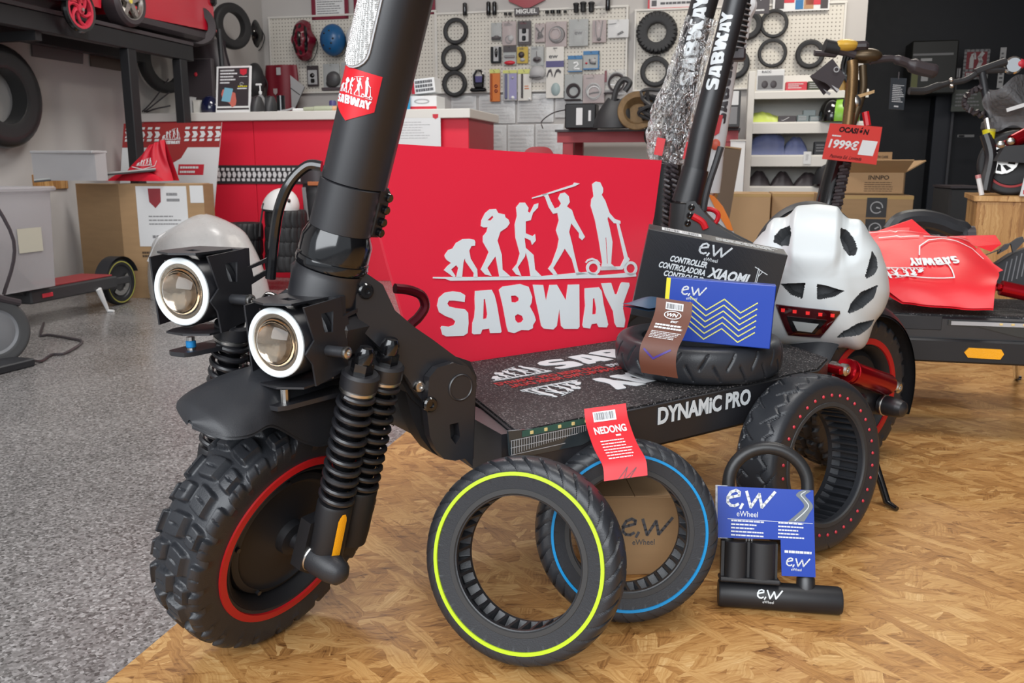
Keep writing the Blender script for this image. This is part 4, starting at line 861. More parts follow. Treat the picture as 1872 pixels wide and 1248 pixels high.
def rim_r(ang):                                                        # silhouette radius about the centre, from the traced right half mirrored to the left
    sx = abs(cos(ang)); sy = sin(ang); c = CR
    best = None; L = [(max(0, p[0]-c[0]), p[1]-c[1]) for p in outl]; L = [(0, hp(520, 72)[1]-c[1])] + L[2:] + [(0, hp(0, 1178)[1]-c[1])]
    for (ax, ay), (bx, by) in zip(L[:-1], L[1:]):
        d = sx*(by-ay) - sy*(bx-ax)
        if abs(d) < 1e-9: continue
        t = (ax*(by-ay) - ay*(bx-ax))/d; w = (ax*sy - ay*sx)/d
        if t > 0 and -1e-6 <= w <= 1+1e-6: best = t if best is None else max(best, t)
    return best or .1
NA, NR = 432, 132
RA = [rim_r(2*pi*i/NA) for i in range(NA)]; RA = [sum(RA[(i+k) % NA] for k in range(-4, 5))/9 for i in range(NA)]
def helm(i, j):
    a = 2*pi*i/NA; q = j/NR; ph = q*pi/2*1.28                            # wraps past the silhouette to the back
    r = RA[i % NA]*sin(ph) if ph < pi/2 else RA[i % NA]*(1 - .22*(ph-pi/2)**1.5); x, y = CR[0] + r*cos(a), CR[1] + r*sin(a)
    z = .105*cos(ph) if ph < pi/2 else -.16*(ph-pi/2)
    rid = 0                                                            # raised rib between the upper vents, soft flutes at the sides
    X = abs(x - CR[0]); up = (y - CR[1])
    rid += .009*sstep(up, .005, .05)*(1 - sstep(X, .030, .046)) - .006*sstep(up, .02, .06)*(1-sstep(abs(X-.058), .0, .018))
    rid += .004*sin(X*70 + up*40)*sstep(X, .045, .08)
    k = 1 + rid/.11
    x, y = CR[0] + (x-CR[0])*k, CR[1] + (y-CR[1])*k; z += rid*cos(min(ph, pi/2))
    return x, y, z, ph
helmet = thing('bike_helmet', 'large white bicycle helmet with a red tail light, sitting on the scooter rear deck', 'helmet', HF(CR[0], hp(0, 1178)[1], 0))
pts = [[helm(i, j) for j in range(NR+1)] for i in range(NA)]
mask = [[any(inside(pts[i][j][0], pts[i][j][1], v) for v in VENTS) and pts[i][j][3] < pi/2*1.0 for j in range(NR+1)] for i in range(NA)]
def hv(i, j, sink):
    x, y, z, ph = pts[i % NA][j]
    if sink: x, y, z = CR[0]+(x-CR[0])*.86, CR[1]+(y-CR[1])*.86, z*.86 - .004
    return HF(x, y, z)
A_, B_ = MB(), MB()
vsA = [hv(i, j, mask[i][j]) for i in range(NA) for j in range(NR+1)]
fa_, fb_ = [], []
for i in range(NA):
    for j in range(NR):
        c = [(i, j), ((i+1) % NA, j), ((i+1) % NA, j+1), (i, j+1)]; k = sum(mask[a][b] for a, b in c); f = tuple(a*(NR+1)+b for a, b in c)
        (fb_ if k >= 1 else fa_).append(f)
A_.add(vsA, fa_); B_.add(vsA, fb_)
A_.build('shell', mat('helmet_white', (.64, .68, .69), .38), helmet, 50)
foam = mat('grey_foam', (.05, .053, .057), .8, bump=.5, bscale=500); B_.build('inner_foam', foam, helmet, 50)
mb = MB(); mb.ball(HF, (CR[0], CR[1], -.02), (.088, .098, .08), 32, 16); mb.build('liner', mat('dark_liner', (.03, .03, .032), .8), helmet)
def hsurf(x, y):
    dx, dy = x-CR[0], y-CR[1]; a = atan2(dy, dx); r = RA[int(a/(2*pi)*NA) % NA]; return .105*sqrt(max(0, 1 - (hypot(dx, dy)/r)**2))
FH = lambda x, y, d=0: HF(x, y, hsurf(x, y) + d)
def patch(pts_, d0, d1, name, m, par):
    mb = MB(); p = [hp(*q) for q in pts_]; cx, cy = sum(a for a, b in p)/len(p), sum(b for a, b in p)/len(p); ring = []
    for k in range(len(p)):
        a, b = p[k], p[(k+1) % len(p)]
        for t in (0, .2, .4, .6, .8): ring.append((a[0]+(b[0]-a[0])*t, a[1]+(b[1]-a[1])*t))
    n = len(ring); vs = [FH(x, y, d0) for x, y in ring]
    for s_ in (1, .96, .8, .6, .4, .2): vs += [FH(cx+(x-cx)*s_, cy+(y-cy)*s_, d1 if s_ < 1 else d1*.6) for x, y in ring]
    fs = [(r*n+k, r*n+(k+1) % n, (r+1)*n+(k+1) % n, (r+1)*n+k) for r in range(6) for k in range(n)] + [[6*n+k for k in range(n)]]
    mb.add(vs, fs); return mb.build(name, m, par, 40)
tl = patch([(272,800),(738,828),(742,850),(612,1065),(370,1058),(268,810)], -.006, .005, 'tail_light', mat('dark_red_lens', (.05, .002, .004), .12, coat=.8), helmet)
patch([(350,888),(655,905),(570,1030),(400,1020)], .003, .0062, 'tail_light_cover', GBLK, tl)
patch([(398,925),(597,938),(548,1015),(438,1008)], .004, .0075, 'tail_light_button', mat('button_grey', (.42, .46, .46), .4), tl)
for x, y in ((325, 843), (412, 848), (508, 855), (600, 861), (688, 864)):
    patch([(x-15, y-14), (x+15, y-13), (x+14, y+14), (x-14, y+14)], .003, .0062, 'led', mat('red_led', (.8, .03, .03), .3, emit=.35), tl)
mb = MB(); mb.grid(lambda u, v: HF(CR[0] - .012 + (.098+.012*sin(pi*v))*cos(rad(48+112*u)), CR[1] - .004 + (.134+.010*sin(pi*v))*sin(rad(48+112*u)), -.03-.06*v), 24, 6); mb.grid(lambda u, v: HF(CR[0] - .012 + (.094+.012*sin(pi*v))*cos(rad(48+112*u)), CR[1] - .004 + (.130+.010*sin(pi*v))*sin(rad(48+112*u)), -.03-.06*v), 24, 6); mb.build('visor', DGRY, helmet, 60)
# ------------------------------------------------------------------ things further back: helpers
def pk(x0, y0, x1, y1, b):
    """frame of a rectangle seen at those pixels on the plane b (parallel to the back wall): x right, y up, z towards the viewer"""
    o = onb(x0, y1, b); q = onb(x1, y1, b); t = onb(x0, y0, b); return Fr(o, RR, UP, -RF), (q-o).dot(RR), (t-o).z
PKN = {}
def package(name, label, cat, rect, base, deco=(), b=None, group=None, thick=.006, z=0.0, tilt=0):
    fr, w, h = pk(*rect, (b or BW-.045))
    if tilt: fr = fr.rot('z', tilt)
    t = thing(name, label, cat, fr(w/2, 0, 0), group)
    mb = MB(); mb.box(fr, (w/2, h/2, -thick/2), (w, h, thick), min(.002, thick*.3)); mb.build('backing', base, t, 0)
    for d in deco:
        k, m = d[0], d[1]; p = d[2:]; mb = MB(); fn = lambda x, y, dd=0: fr(x*w, y*h, .0006+dd)
        if k == 'q': mb.box(fr, ((p[0]+p[2])/2*w, (p[1]+p[3])/2*h, .0015), ((p[2]-p[0])*w, (p[3]-p[1])*h, .003)); n = p[4] if len(p) > 4 else 'panel'
        elif k == 'blk': mb.box(fr, ((p[0]+p[2])/2*w, (p[1]+p[3])/2*h, p[4]/2), ((p[2]-p[0])*w, (p[3]-p[1])*h, p[4]), p[4]*.3); n = p[5] if len(p) > 5 else 'product'
        elif k == 'ring': mb.torus(Fr(fr(p[0]*w, p[1]*h, p[3]), fr.x, fr.y, fr.z), p[2]*w, p[3], 28, 8); n = 'coiled_cable'
        elif k == 'ball': mb.ball(fr, (p[0]*w, p[1]*h, 0), (p[2]*w, p[3]*h, p[4]), 14, 8); n = 'product'
        elif k == 't': text(mb, fn, p[0], p[1], p[2], p[3], p[4], .02, d=.0012); n = 'lettering'
        elif k == 'l': lines(mb, fn, p[0], p[1], p[2], p[3], p[4], d=.0012); n = 'print_lines'
        elif k == 's': stroke(mb, lambda x, y, dd=0: fr(x*w, y*h, .0035+dd), p[0], p[1]); n = 'print_shape'
        elif k == 's2': mb.tube([fr(x*w, y*h, .006) for x, y in p[0]], p[1], 6); n = 'product'
        elif k == 'bag': mb.grid(lambda u, v: fr(w*(.02+.96*u), h*(.02+.96*v), .002 + (p[0] if p else .018)*sin(pi*u)*sin(pi*v)**.6), 12, 12); n = 'clear_bag'
        elif k == 'hook': mb.tube([fr(w*.5, h*.93, -.03), fr(w*.5, h*.93, .03), fr(w*.5, h*.96, .04)], .002, 6); n = 'peg_hook'
        mb.build(n, m, t, 30)
    return t
def ring_tyre(name, label, c, n, R, r, group=None, mat_=None, knob=False, r2=None, cat='tyre'):
    fr = frn(c, n); t = thing(name, label, cat, V(c) - UP*R, group); mb = MB()
    if knob: tyre_body(mb, fr, R, r*2.2, R-r*2, knob_field(14, R, r*1.1, .014), None, 420, 26, .25)
    else:
        gf = lambda a, t_: .0016*(1 if abs(((a/(2*pi)*40+abs(t_)) % 1)-.5) < .1 else 0)
        tyre_body(mb, fr, R, (r2 or r)*2, R-r*2, gf, None, 120, 10, .35)
    o = mb.build('tread_casing', mat_ or RUB, t, 45)
    mb = MB(); mb.lathe(fr, [(R-r*2+.001, (r2 or r)*.80), (R-r*2+.003, (r2 or r)*.9), (R-r*2+.007, (r2 or r)*.9), (R-r*2+.008, (r2 or r)*.8)], 48, True); mb.build('bead', RUBG, t); return t
def wall_tyre(label, px, py, rpx, thick, b=BW-.05, group=None, knob=False, m=None):
    c = onb(px, py, b); R = rpx/FPX*((c-CAM).dot(V((0, CP, -SP)))); return ring_tyre('spare_tyre', label, c, -RF, R, R*thick, group, m, knob)
# pegboards
def peg_mat():
    m, N, L, P = new_mat('perforated_board'); tc = N.new('ShaderNodeTexCoord'); sp = N.new('ShaderNodeSeparateXYZ'); L.new(tc.outputs['Object'], sp.inputs[0]); ds = []
    for ax, per in ((0, .0245), (2, .0252)):
        a = N.new('ShaderNodeMath'); a.operation = 'PINGPONG'; a.inputs[1].default_value = per/2; L.new(sp.outputs[ax], a.inputs[0])
        s = N.new('ShaderNodeMath'); s.operation = 'POWER'; s.inputs[1].default_value = 2; L.new(a.outputs[0], s.inputs[0]); ds.append(s)
    ad = N.new('ShaderNodeMath'); L.new(ds[0].outputs[0], ad.inputs[0]); L.new(ds[1].outputs[0], ad.inputs[1])
    lt = N.new('ShaderNodeMath'); lt.operation = 'LESS_THAN'; lt.inputs[1].default_value = .0042**2; L.new(ad.outputs[0], lt.inputs[0])
    mx = N.new('ShaderNodeMix'); mx.data_type = 'RGBA'; L.new(lt.outputs[0], mx.inputs[0]); mx.inputs[6].default_value = (.66, .63, .57, 1); mx.inputs[7].default_value = (.20, .18, .15, 1); L.new(mx.outputs[2], P.inputs['Base Color'])
    P.inputs['Roughness'].default_value = .6; return m
PEG = peg_mat()
for lab, x0, y0, x1, y1 in (('pegboard on the left of the back wall with two coloured helmets', 500, 34, 797, 169), ('middle pegboard crowded with packaged accessories', 801, 27, 1142, 168), ('right pegboard behind the scooter stems with several tyres', 1160, 21, 1534, 164)):
    fr, w, h = pk(x0, y0, x1, y1, BW-.025); t = thing('pegboard', lab, 'pegboard', fr(w/2, 0))
    mb = MB(); mb.box(fr, (w/2, h/2, -.0125), (w, h, .02)); mb.build('perforated_panel', PEG, t, 0)
    for nm, c, d in (('frame_rail', (w/2, h+.006, -.008), (w+.03, .014, .03)), ('frame_rail', (w/2, -.006, -.008), (w+.03, .014, .03)), ('frame_rail', (-.006, h/2, -.008), (.014, h, .03)), ('frame_rail', (w+.006, h/2, -.008), (.014, h, .03))):
        mb = MB(); mb.box(fr, c, d, .002); mb.build(nm, CREAM, t, 0)
# tyres on the wall
wall_tyre('small black tyre hanging at the top of the column of three on the middle pegboard', 833, 57, 23.5, .15)
wall_tyre('small black tyre hanging in the middle of the column of three on the pegboard', 829, 106, 23.5, .15)
wall_tyre('small black tyre hanging at the bottom of the column of three on the pegboard', 831, 153, 23.5, .16)
wall_tyre('big knobbly black tyre hanging on the right pegboard beside the wrapped stem', 1201, 60, 37.5, .27, knob=True)
wall_tyre('plain black tyre hanging below the big knobbly tyre', 1198, 131, 27.5, .16)
wall_tyre('thin black tyre at the top right of the white stem on the pegboard', 1415, 43, 25.5, .12)
wall_tyre('thin black tyre hanging below another one, right of the white stem', 1412, 97, 26, .12)
wall_tyre('black tyre beside the yellow handlebar on the right pegboard', 1481, 99, 26, .17)
wall_tyre('black tyre half hidden behind the black stem, upper one', 1366, 45, 27, .2)
wall_tyre('black tyre half hidden behind the white stem, lower one', 1343, 117, 27, .2)
# packaged accessories: region 880,20 .. enlarged 6.455 times
z4 = lambda a, b, c, d: (880+a/6.455, 20+b/6.455, 880+c/6.455, 20+d/6.455)
PINK = mat('pink_grey_card', (.42, .34, .34), .5); GREYC = mat('grey_card', (.38, .40, .40), .5); DKC = mat('dark_card', (.05, .04, .045), .4); YCARD = mat('mustard_card', (.50, .36, .05), .5); BLC = mat('azure_card', (.02, .16, .38), .4); ORC = mat('orange_card', (.62, .17, .02), .4); VIO = mat('violet_card', (.30, .28, .50), .4); INDB = mat('indigo_band', (.07, .06, .20), .4); YGR = mat('lime_header', (.60, .62, .18), .4); BAGM = film_mat('bag_film', (.80, .80, .81), .10, 60, .16, .003); MAROON = mat('maroon', (.16, .01, .02), .35); REDP = mat('bright_red_print', (.60, .03, .05), .4)
PK = [
 ('accessory_bag', 'clear bag with a flat black part, top left of the packages on the pegboard', z4(115,140,240,350), GREYC, [('blk', DKC, .05, .04, .95, .2, .012), ('ball', DKC, .5, .22, .25, .07, .012), ('bag', BAGM)]),
 ('accessory_bag', 'pinkish clear bag beside the black framed blister on the pegboard', z4(245,125,410,410), PINK, [('ball', LGRY, .62, .3, .22, .14, .015), ('ring', GRY, .5, .25, .25, .003), ('l', INK, .15, .8, .8, .93, 3), ('bag', BAGM)]),
 ('blister_pack', 'black framed blister pack holding a small device, top row', z4(425,120,585,405), DKC, [('blk', LGRY, .14, .12, .84, .66, .010, 'tray'), ('blk', GBLK, .36, .47, .66, .68, .018), ('blk', GBLK, .36, .17, .64, .38, .018), ('l', MAROON, .2, .86, .85, .94, 2)]),
 ('accessory_bag', 'clear bag with small dark fittings, left of the pink cable coil', z4(630,150,750,370), PINK, [('s', DKC, [(.15, .75), (.8, .3), (.3, .2), (.85, .75)], .12), ('ball', DKC, .5, .4, .22, .16, .014), ('bag', BAGM)]),
 ('cable_pack', 'pink grey bag with a coiled cable, centre of the top row', z4(755,130,1005,430), PINK, [('ring', GRY, .5, .5, .30, .006), ('ring', DKC, .54, .48, .36, .004), ('ring', PINK, .46, .52, .24, .006), ('bag', BAGM)]),
 ('accessory_bag', 'large clear bag with a grey card reading eW, top row', z4(1030,100,1260,420), GREYC, [('t', INK, 'ew', .30, .42, .70, .54), ('s', LGRY, [(.25, .12), (.28, .6), (.8, .62), (.72, .12)], .02), ('bag', BAGM)]),
 ('accessory_bag', 'clear bag with a hanging wire loop, right of the eW bag', z4(1305,110,1470,375), PINK, [('s2', GRY, [(.25, .95), (.28, .4), (.45, .1), (.62, .3), (.75, .95)], .003), ('ball', DKC, .5, .14, .16, .08, .01), ('bag', BAGM)]),
 ('accessory_bag', 'white bag with one small black clip, top right end of the packages', z4(1490,105,1735,320), PAPER, [('s', DKC, [(.5, .15), (.75, .28), (.7, .34), (.48, .2)], .05), ('s', INK, [(.05, .75), (.4, .78)], .03), ('bag', BAGM)]),
 ('folding_tool', 'black folding tool in a clear blister, left end of the second row', z4(110,420,240,620), LGRY, [('blk', GBLK, .02, .05, .26, .98, .014), ('blk', GBLK, .74, .05, .98, .95, .014), ('ball', GBLK, .5, .62, .14, .28, .014), ('blk', GBLK, .05, .0, .95, .12, .012)]),
 ('light_pack', 'card with a dark top and a red bicycle light, second row', z4(258,418,410,640), GREYC, [('q', DKC, 0, .68, 1, 1), ('ball', REDP, .5, .12, .44, .12, .018), ('blk', GRY, .1, .38, .9, .52, .012)]),
 ('bell_pack', 'mustard yellow card with a small bell, second row', z4(420,425,550,620), YCARD, [('ball', DKC, .4, .52, .28, .2, .02), ('ball', LGRY, .5, .22, .24, .12, .015), ('l', INK, .2, .82, .8, .93, 2)]),
 ('charger_pack', 'grey card with a black plug and short cable, second row', z4(580,420,735,650), GREYC, [('ball', DKC, .5, .32, .34, .17, .02), ('s2', DKC, [(.5, .45), (.46, .6), (.48, .75)], .003), ('l', INK, .1, .84, .6, .92, 2), ('bag', BAGM)]),
 ('lock_card', 'tall white card with an indigo band and two black hooks', z4(760,420,970,1030), CREAM, [('q', INDB, 0, .60, 1, .72), ('t', INK, 'ew', .16, .77, .66, .83), ('s', DKC, [(.06, .42), (.16, .52), (.28, .54), (.36, .44)], .055), ('s', DKC, [(.48, .42), (.58, .52), (.70, .54), (.82, .50)], .055), ('ball', mat('pale_teal', (.33, .42, .43), .4), .55, .17, .26, .13, .012), ('l', PAPER, .12, .63, .85, .70, 2), ('q', DGRY, .4, .955, .62, .97)]),
 ('bracket_pack', 'small blue topped card with a white bracket, right of the tall lock card', z4(1020,530,1190,720), GREYC, [('q', BLC, 0, .78, 1, 1), ('q', BLC, 0, 0, 1, .06), ('s', WHT, [(.42, .55), (.62, .6), (.72, .46), (.5, .3), (.42, .2), (.8, .18)], .09), ('l', PAPER, .3, .85, .7, .93, 1)]),
 ('bracket_pack', 'larger blue topped card with grey clamps, right of the smaller blue card', z4(1200,475,1390,695), GREYC, [('q', BLC, 0, .8, 1, 1), ('q', BLC, 0, 0, 1, .08), ('q', BLC, .92, 0, 1, 1), ('s', DKC, [(.4, .55), (.45, .35), (.75, .3), (.72, .6)], .08), ('ball', LGRY, .62, .46, .2, .15, .015), ('ball', REDP, .2, .35, .08, .06, .01)]),
 ('tyre_lever_pack', 'orange card with two rings, left end of the bottom row', z4(100,690,220,1070), ORC, [('q', YGR, 0, .88, 1, 1), ('blk', mat('dark_orange', (.35, .07, .01), .4), .08, .04, .26, .86, .012), ('ring', MAROON, .62, .48, .12, .003), ('ring', MAROON, .62, .33, .12, .003)]),
 ('pump_pack', 'violet and grey card with a slim pump, bottom row', z4(255,700,420,1060), LGRY, [('q', YGR, 0, .9, 1, 1), ('q', VIO, .45, .05, .98, .88), ('blk', mat('slate_blue', (.12, .13, .25), .4), .14, .06, .32, .88, .014), ('ball', WHT, .7, .1, .14, .06, .012), ('ball', LGRY, .7, .75, .1, .05, .012)]),
 ('pump_pack', 'pale card with a slim dark brown pump, bottom row', z4(430,690,590,1060), CREAM, [('q', YGR, 0, .86, 1, 1), ('blk', DKC, .26, .08, .40, .86, .014), ('l', ORC, .5, .35, .9, .5, 2), ('ball', WHT, .86, .05, .1, .04, .012)]),
 ('saddle_cover', 'crumpled grey bag hanging over the pump cards', z4(555,610,765,850), BAGM, [('ball', LGRY, .5, .5, .46, .36, .03), ('ball', GRY, .42, .3, .4, .10, .034)]),
 ('cable_lock_pack', 'grey card with a black coiled cable lock, below the small blue card', z4(980,750,1190,1060), GREYC, [('ring', DKC, .5, .38, .34, .008), ('ring', DKC, .52, .36, .30, .007), ('blk', DKC, .0, .0, .95, .06, .02)]),
 ('cable_lock_pack', 'pinkish bag with a silver coiled cable, bottom row', z4(1195,750,1450,1090), PINK, [('ring', LGRY, .5, .42, .32, .007), ('ring', WHT, .52, .36, .28, .005), ('s', DKC, [(.2, .30), (.5, .36), (.85, .38)], .05), ('l', INK, .15, .84, .5, .9, 1), ('bag', BAGM)]),
 ('cable_lock_pack', 'loose dark coiled cable in a clear bag, right end of the bottom row', z4(1445,690,1710,990), BAGM, [('ring', DKC, .56, .46, .34, .008), ('ring', LGRY, .56, .5, .40, .006), ('s', WHT, [(.3, .4), (.6, .36), (.85, .3)], .04), ('q', MAROON, .02, .5, .12, .95), ('blk', DKC, .0, .02, .6, .10, .02)]),
 ('padlock_pack', 'black shackle lock in film hanging beside the column of tyres', (863, 128, 888, 168), BAGM, [('s2', GBLK, [(.2, .3), (.15, .75), (.35, .96), (.65, .96), (.85, .75), (.8, .3)], .009), ('blk', GBLK, -.1, .0, 1.1, .16, .03), ('blk', GBLK, .2, .16, .9, .42, .03), ('q', INDB, .2, .42, .85, .72)]),
 ('blister_pack', 'black and grey blister pack right of the red bag on the left pegboard', (562, 120, 583, 158), DKC, [('blk', LGRY, .1, .08, .9, .78, .01, 'tray'), ('ball', GBLK, .5, .52, .25, .14, .02), ('blk', GBLK, .36, .16, .7, .36, .018)]),
 ('accessory_bag', 'clear bag with dark green fittings on the left pegboard', (592, 117, 622, 164), GREYC, [('ball', DGRY, .5, .25, .36, .2, .02), ('s', PLA, [(.3, .3), (.4, .5), (.7, .45)], .12), ('bag', BAGM)]),
 ('accessory_bag', 'pale clear bag next to the stem on the left pegboard', (625, 114, 655, 160), LGRY, [('s', PINK, [(.3, .1), (.35, .7), (.7, .6), (.65, .1)], .05), ('bag', BAGM)]),
]
for nm, lab, rc, base, deco in PK: package(nm, lab, 'package', rc, base, list(deco) + [('hook', STEEL)], z=.0)
# documents, frames, posters
RFM = mat('crimson_frame', (.20, .012, .035), .4)
def framed(name, label, rect, fm, inner, deco, fw=.03, b=BW-.02, cat='poster'):
    fr, w, h = pk(*rect, b); t = thing(name, label, cat, fr(w/2, 0))
    mb = MB(); mb.box(fr, (w/2, h/2, -.004), (w-fw, h-fw, .004)); mb.build('sheet', inner, t, 0)
    for c, d in (((w/2, fw/2), (w, fw)), ((w/2, h-fw/2), (w, fw)), ((fw/2, h/2), (fw, h)), ((w-fw/2, h/2), (fw, h))):
        mb = MB(); mb.box(fr, (*c, .002), (*d, .014), .002); mb.build('frame_side', fm, t, 0)
    mb = MB(); deco(mb, lambda x, y, d=0: fr(x*w, y*h, -.0016+d), w, h); mb.build('print', INK, t, 0); return t
framed('framed_notice', 'red framed printed notice at the top of the wall, left of the stem', (571, -30, 638, 37), RFM, PAPER, lambda mb, fn, w, h: lines(mb, fn, .14, .14, .86, .9, 12, .3))
framed('framed_notice', 'red framed printed notice at the top of the wall, partly behind the stem', (648, -34, 796, 32), RFM, PAPER, lambda mb, fn, w, h: lines(mb, fn, .1, .14, .9, .9, 12, .3))
framed('wall_poster', 'white poster with a red border and a logo row above the knobbly tyre', (1184, -40, 1300, 19), REDP, PAPER, lambda mb, fn, w, h: (quad(mb, fn, .06, .12, .14, .30), lines(mb, fn, .2, .14, .9, .26, 1, .6), quad(mb, fn, .06, .5, .4, .55)), .012)
t = package('photo_print', 'glossy colour photograph pinned above the thin tyres', 'picture', (1412, -30, 1516, 22), PAPER, [('blk', REDP, .2, .3, .38, .95, .002, 'photo_area'), ('blk', DKC, .04, .1, .2, .8, .002, 'photo_area'), ('blk', REDP, .58, .2, .84, .9, .002, 'photo_area'), ('blk', mat('tan_photo', (.45, .25, .12), .4), .55, .06, .72, .4, .002, 'photo_area'), ('blk', BLC, .4, .06, .54, .4, .002, 'photo_area'), ('blk', DKC, .84, .06, .97, .7, .002, 'photo_area')], thick=.002)
t = package('hang_card', 'black card with white marks hanging behind the black stem', 'sign', (1376, -20, 1406, 26), DKC, [('l', PAPER, .1, .08, .9, .22, 1), ('s', PAPER, [(.4, .9), (.6, .7), (.45, .55)], .05)], b=5.9, thick=.003)
fr, w, h = pk(928, -30, 1000, 19, BW-.01); t = thing('shield_sign', 'dark red shield shaped sign at the top centre of the back wall', 'sign', fr(w/2, 0))
mb = MB(); shield(mb, lambda x, y, d=0: fr(x*w, y*h, d), .5, .5, 1, 1, d=.02); mb.build('panel', mat('shield_red', (.30, .015, .03), .35), t, 0)
t = package('name_plate', 'small black plate with white capital letters below the shield sign', 'sign', (940, 15, 985, 29), DKC, [('t', WHM, 'MIGUEL', .08, .25, .92, .85)], b=BW-.06, thick=.01)
PKT = film_mat('document_pocket', (.74, .74, .74), .2, 25, .45, .002)
for i, (x0, y0, x1, y1) in enumerate(((826, 176, 871, 240), (876, 174, 942, 226), (946, 172, 1012, 224), (1015, 172, 1090, 215), (830, 244, 872, 292), (878, 229, 926, 293), (929, 228, 976, 293), (979, 227, 1030, 293))):
    lab = ['left end of the upper row beside the desk', 'second in the upper row', 'third in the upper row with a small drawing', 'right end of the upper row', 'left end of the lower row', 'second in the lower row', 'third in the lower row above the red chair', 'right end of the lower row beside the bench'][i]
    package('document_pocket', 'clear document pocket with a printed sheet, ' + lab, 'document', (x0, y0, x1, y1), PAPER, [('l', LGRY, .08, .12, .92, .86, 7), ('bag', PKT, .006)] + ([('s', INK, [(.7, .7), (.62, .8), (.8, .86)], .02), ('ball', MAROON, .62, .62, .03, .03, .002)] if i == 2 else []), b=BW-.012, thick=.002)
# row of goods along the top of the middle pegboard
for i, (x, y, w, h, k) in enumerate(((850, 29, 8, 24, 0), (893, 28, 8, 25, 1), (904, 28, 8, 25, 0), (924, 28, 6, 5, 2), (932, 28, 6, 5, 2), (1000, 25, 7, 6, 2), (1010, 25, 8, 7, 2), (1021, 25, 8, 7, 2), (1033, 24, 6, 5, 2), (1053, 23, 9, 18, 3), (1066, 22, 10, 19, 3), (1081, 22, 10, 19, 3), (1111, 20, 9, 30, 0))):
    p = onb(x, y, BW-.045); q = onb(x+w, y, BW-.045); ww = (q-p).length; hh = (onb(x, y-h, BW-.045)-p).z; f = Fr(p, RR, -RF, UP)
    nm = ['can', 'spray_can', 'clip', 'grip'][k]; pos = 'number %d' % i
    word_ = ['tall black can at the far left of the goods above the pegboard', 'black can with a white label above the pegboard', 'black can right of the labelled one above the pegboard', 'tiny black clip left of the name plate', 'tiny black clip just left of the name plate, nearest it', 'small black fitting just right of the name plate', 'small black fitting second right of the name plate', 'small black fitting third right of the name plate', 'small black fitting fourth right of the name plate', 'black handlebar grip, leftmost of three above the pegboard', 'black handlebar grip, middle of three above the pegboard', 'black handlebar grip, rightmost of three above the pegboard', 'long black handle at the right end above the pegboard'][i]
    t = thing(nm, word_, ['can', 'can', 'part', 'grip'][k], p)
    mb = MB(); mb.lathe(f, [(ww*.42, 0), (ww*.5, hh*.06), (ww*.5, hh*.7), (ww*(.5 if k != 3 else .62), hh*.8), (ww*(.5 if k != 3 else .6), hh*.93), (ww*.3, hh), (0, hh)], 14); mb.build('body', GBLK if k != 3 else RUB, t)
    if k == 1: mb = MB(); mb.lathe(f, [(ww*.515, hh*.1), (ww*.515, hh*.45)], 14, a0=-2.4, a1=-.6); mb.build('label', WHM, t)
# helmets hanging on the wall
def hang_helmet(label, px, py, w, h, m, b=BW-.10, ribs=0, vents=0, deep=.09, band=True):
    c = onb(px, py, b); D = (c-CAM).dot(V((0, CP, -SP))); rx, ry = w/2/FPX*D, h/2/FPX*D; f = Fr(c, RR, UP, -RF); t = thing('wall_helmet', label, 'helmet', c - UP*ry)
    mb = MB(); mb.grid(lambda u, v: f(rx*cos(2*pi*u)*cos(v*pi/2)*(1+.05*ribs*cos(2*pi*u*6)), ry*sin(2*pi*u)*cos(v*pi/2)*(1 if sin(2*pi*u) > 0 else 1.02), deep*sin(v*pi/2)*(1 + .05*ribs*sin(v*20))), 36, 12, cu=True); mb.build('shell', m, t, 60)
    mb = MB(); mb.lathe(f, [(rx*.86, -.05), (rx*.98, -.02), (rx, 0), (rx*.9, .002), (rx*.7, -.03)], 28, True); mb.build('rim', DGRY, t)
    for k in range(vents):
        a = -.5*pi*.6 + k*2.4; q = .35+.25*(k % 3)/2; mb = MB(); x, y = rx*q*cos(a), ry*q*sin(a)
        mb.ball(Fr(f(x, y, deep*sqrt(max(0, 1-q*q))-.003), RR, UP, -RF), (0, 0, 0), (rx*.09, ry*.07, .008), 10, 6); mb.build('vent', GBLK, t)
    for k in range(ribs):
        x = rx*(-.55+1.1*k/max(1, ribs-1)); mb = MB(); mb.tube([f(x*(cos(s_*.9)), ry*.92*sin(s_), deep*cos(s_)*sqrt(max(.05, 1-(x/rx)**2))-.004) for s_ in [(-1.25+2.5*j/10) for j in range(11)]], [.004+.010*cos((-1.25+2.5*j/10)) for j in range(11)], 6); mb.build('vent_channel', GBLK, t)
    if band: mb = MB(); mb.tube(spline([f(rx*.8, ry*.3, -.02), f(rx*1.1, -ry*.2, -.03), f(rx*.7, -ry*.9, -.02), f(rx*.2, -ry*1.06, .0)], 4), .004, 6); mb.build('chin_strap', DGRY, t)
    return t
HRED = mat('wine_red_gloss', (.16, .006, .02), .22, coat=.5); HBLU = mat('cobalt_shell', (.012, .10, .26), .35)
hang_helmet('wine red and black ribbed bicycle helmet on the left pegboard', 556, 74, 42, 72, HRED, ribs=3)
hang_helmet('blue bowl helmet with small round vents on the left pegboard', 609, 73, 48, 56, HBLU, vents=6)
hang_helmet('white bowl helmet half hidden by the scooter stem', 655, 72, 44, 56, WHM, vents=3)
hang_helmet('glossy black helmet hanging beside the red toy car', 459, 62, 42, 58, GBLK, deep=.1)
hang_helmet('black helmet hanging behind the counter poster', 468, 148, 34, 64, DGRY, b=BW-.2)
ring_tyre('spare_tyre', 'black tyre hanging edge on next to the glossy black helmet', onb(424, 48, 5.6), (RR*.93 - RF*.36), .15, .030, None)
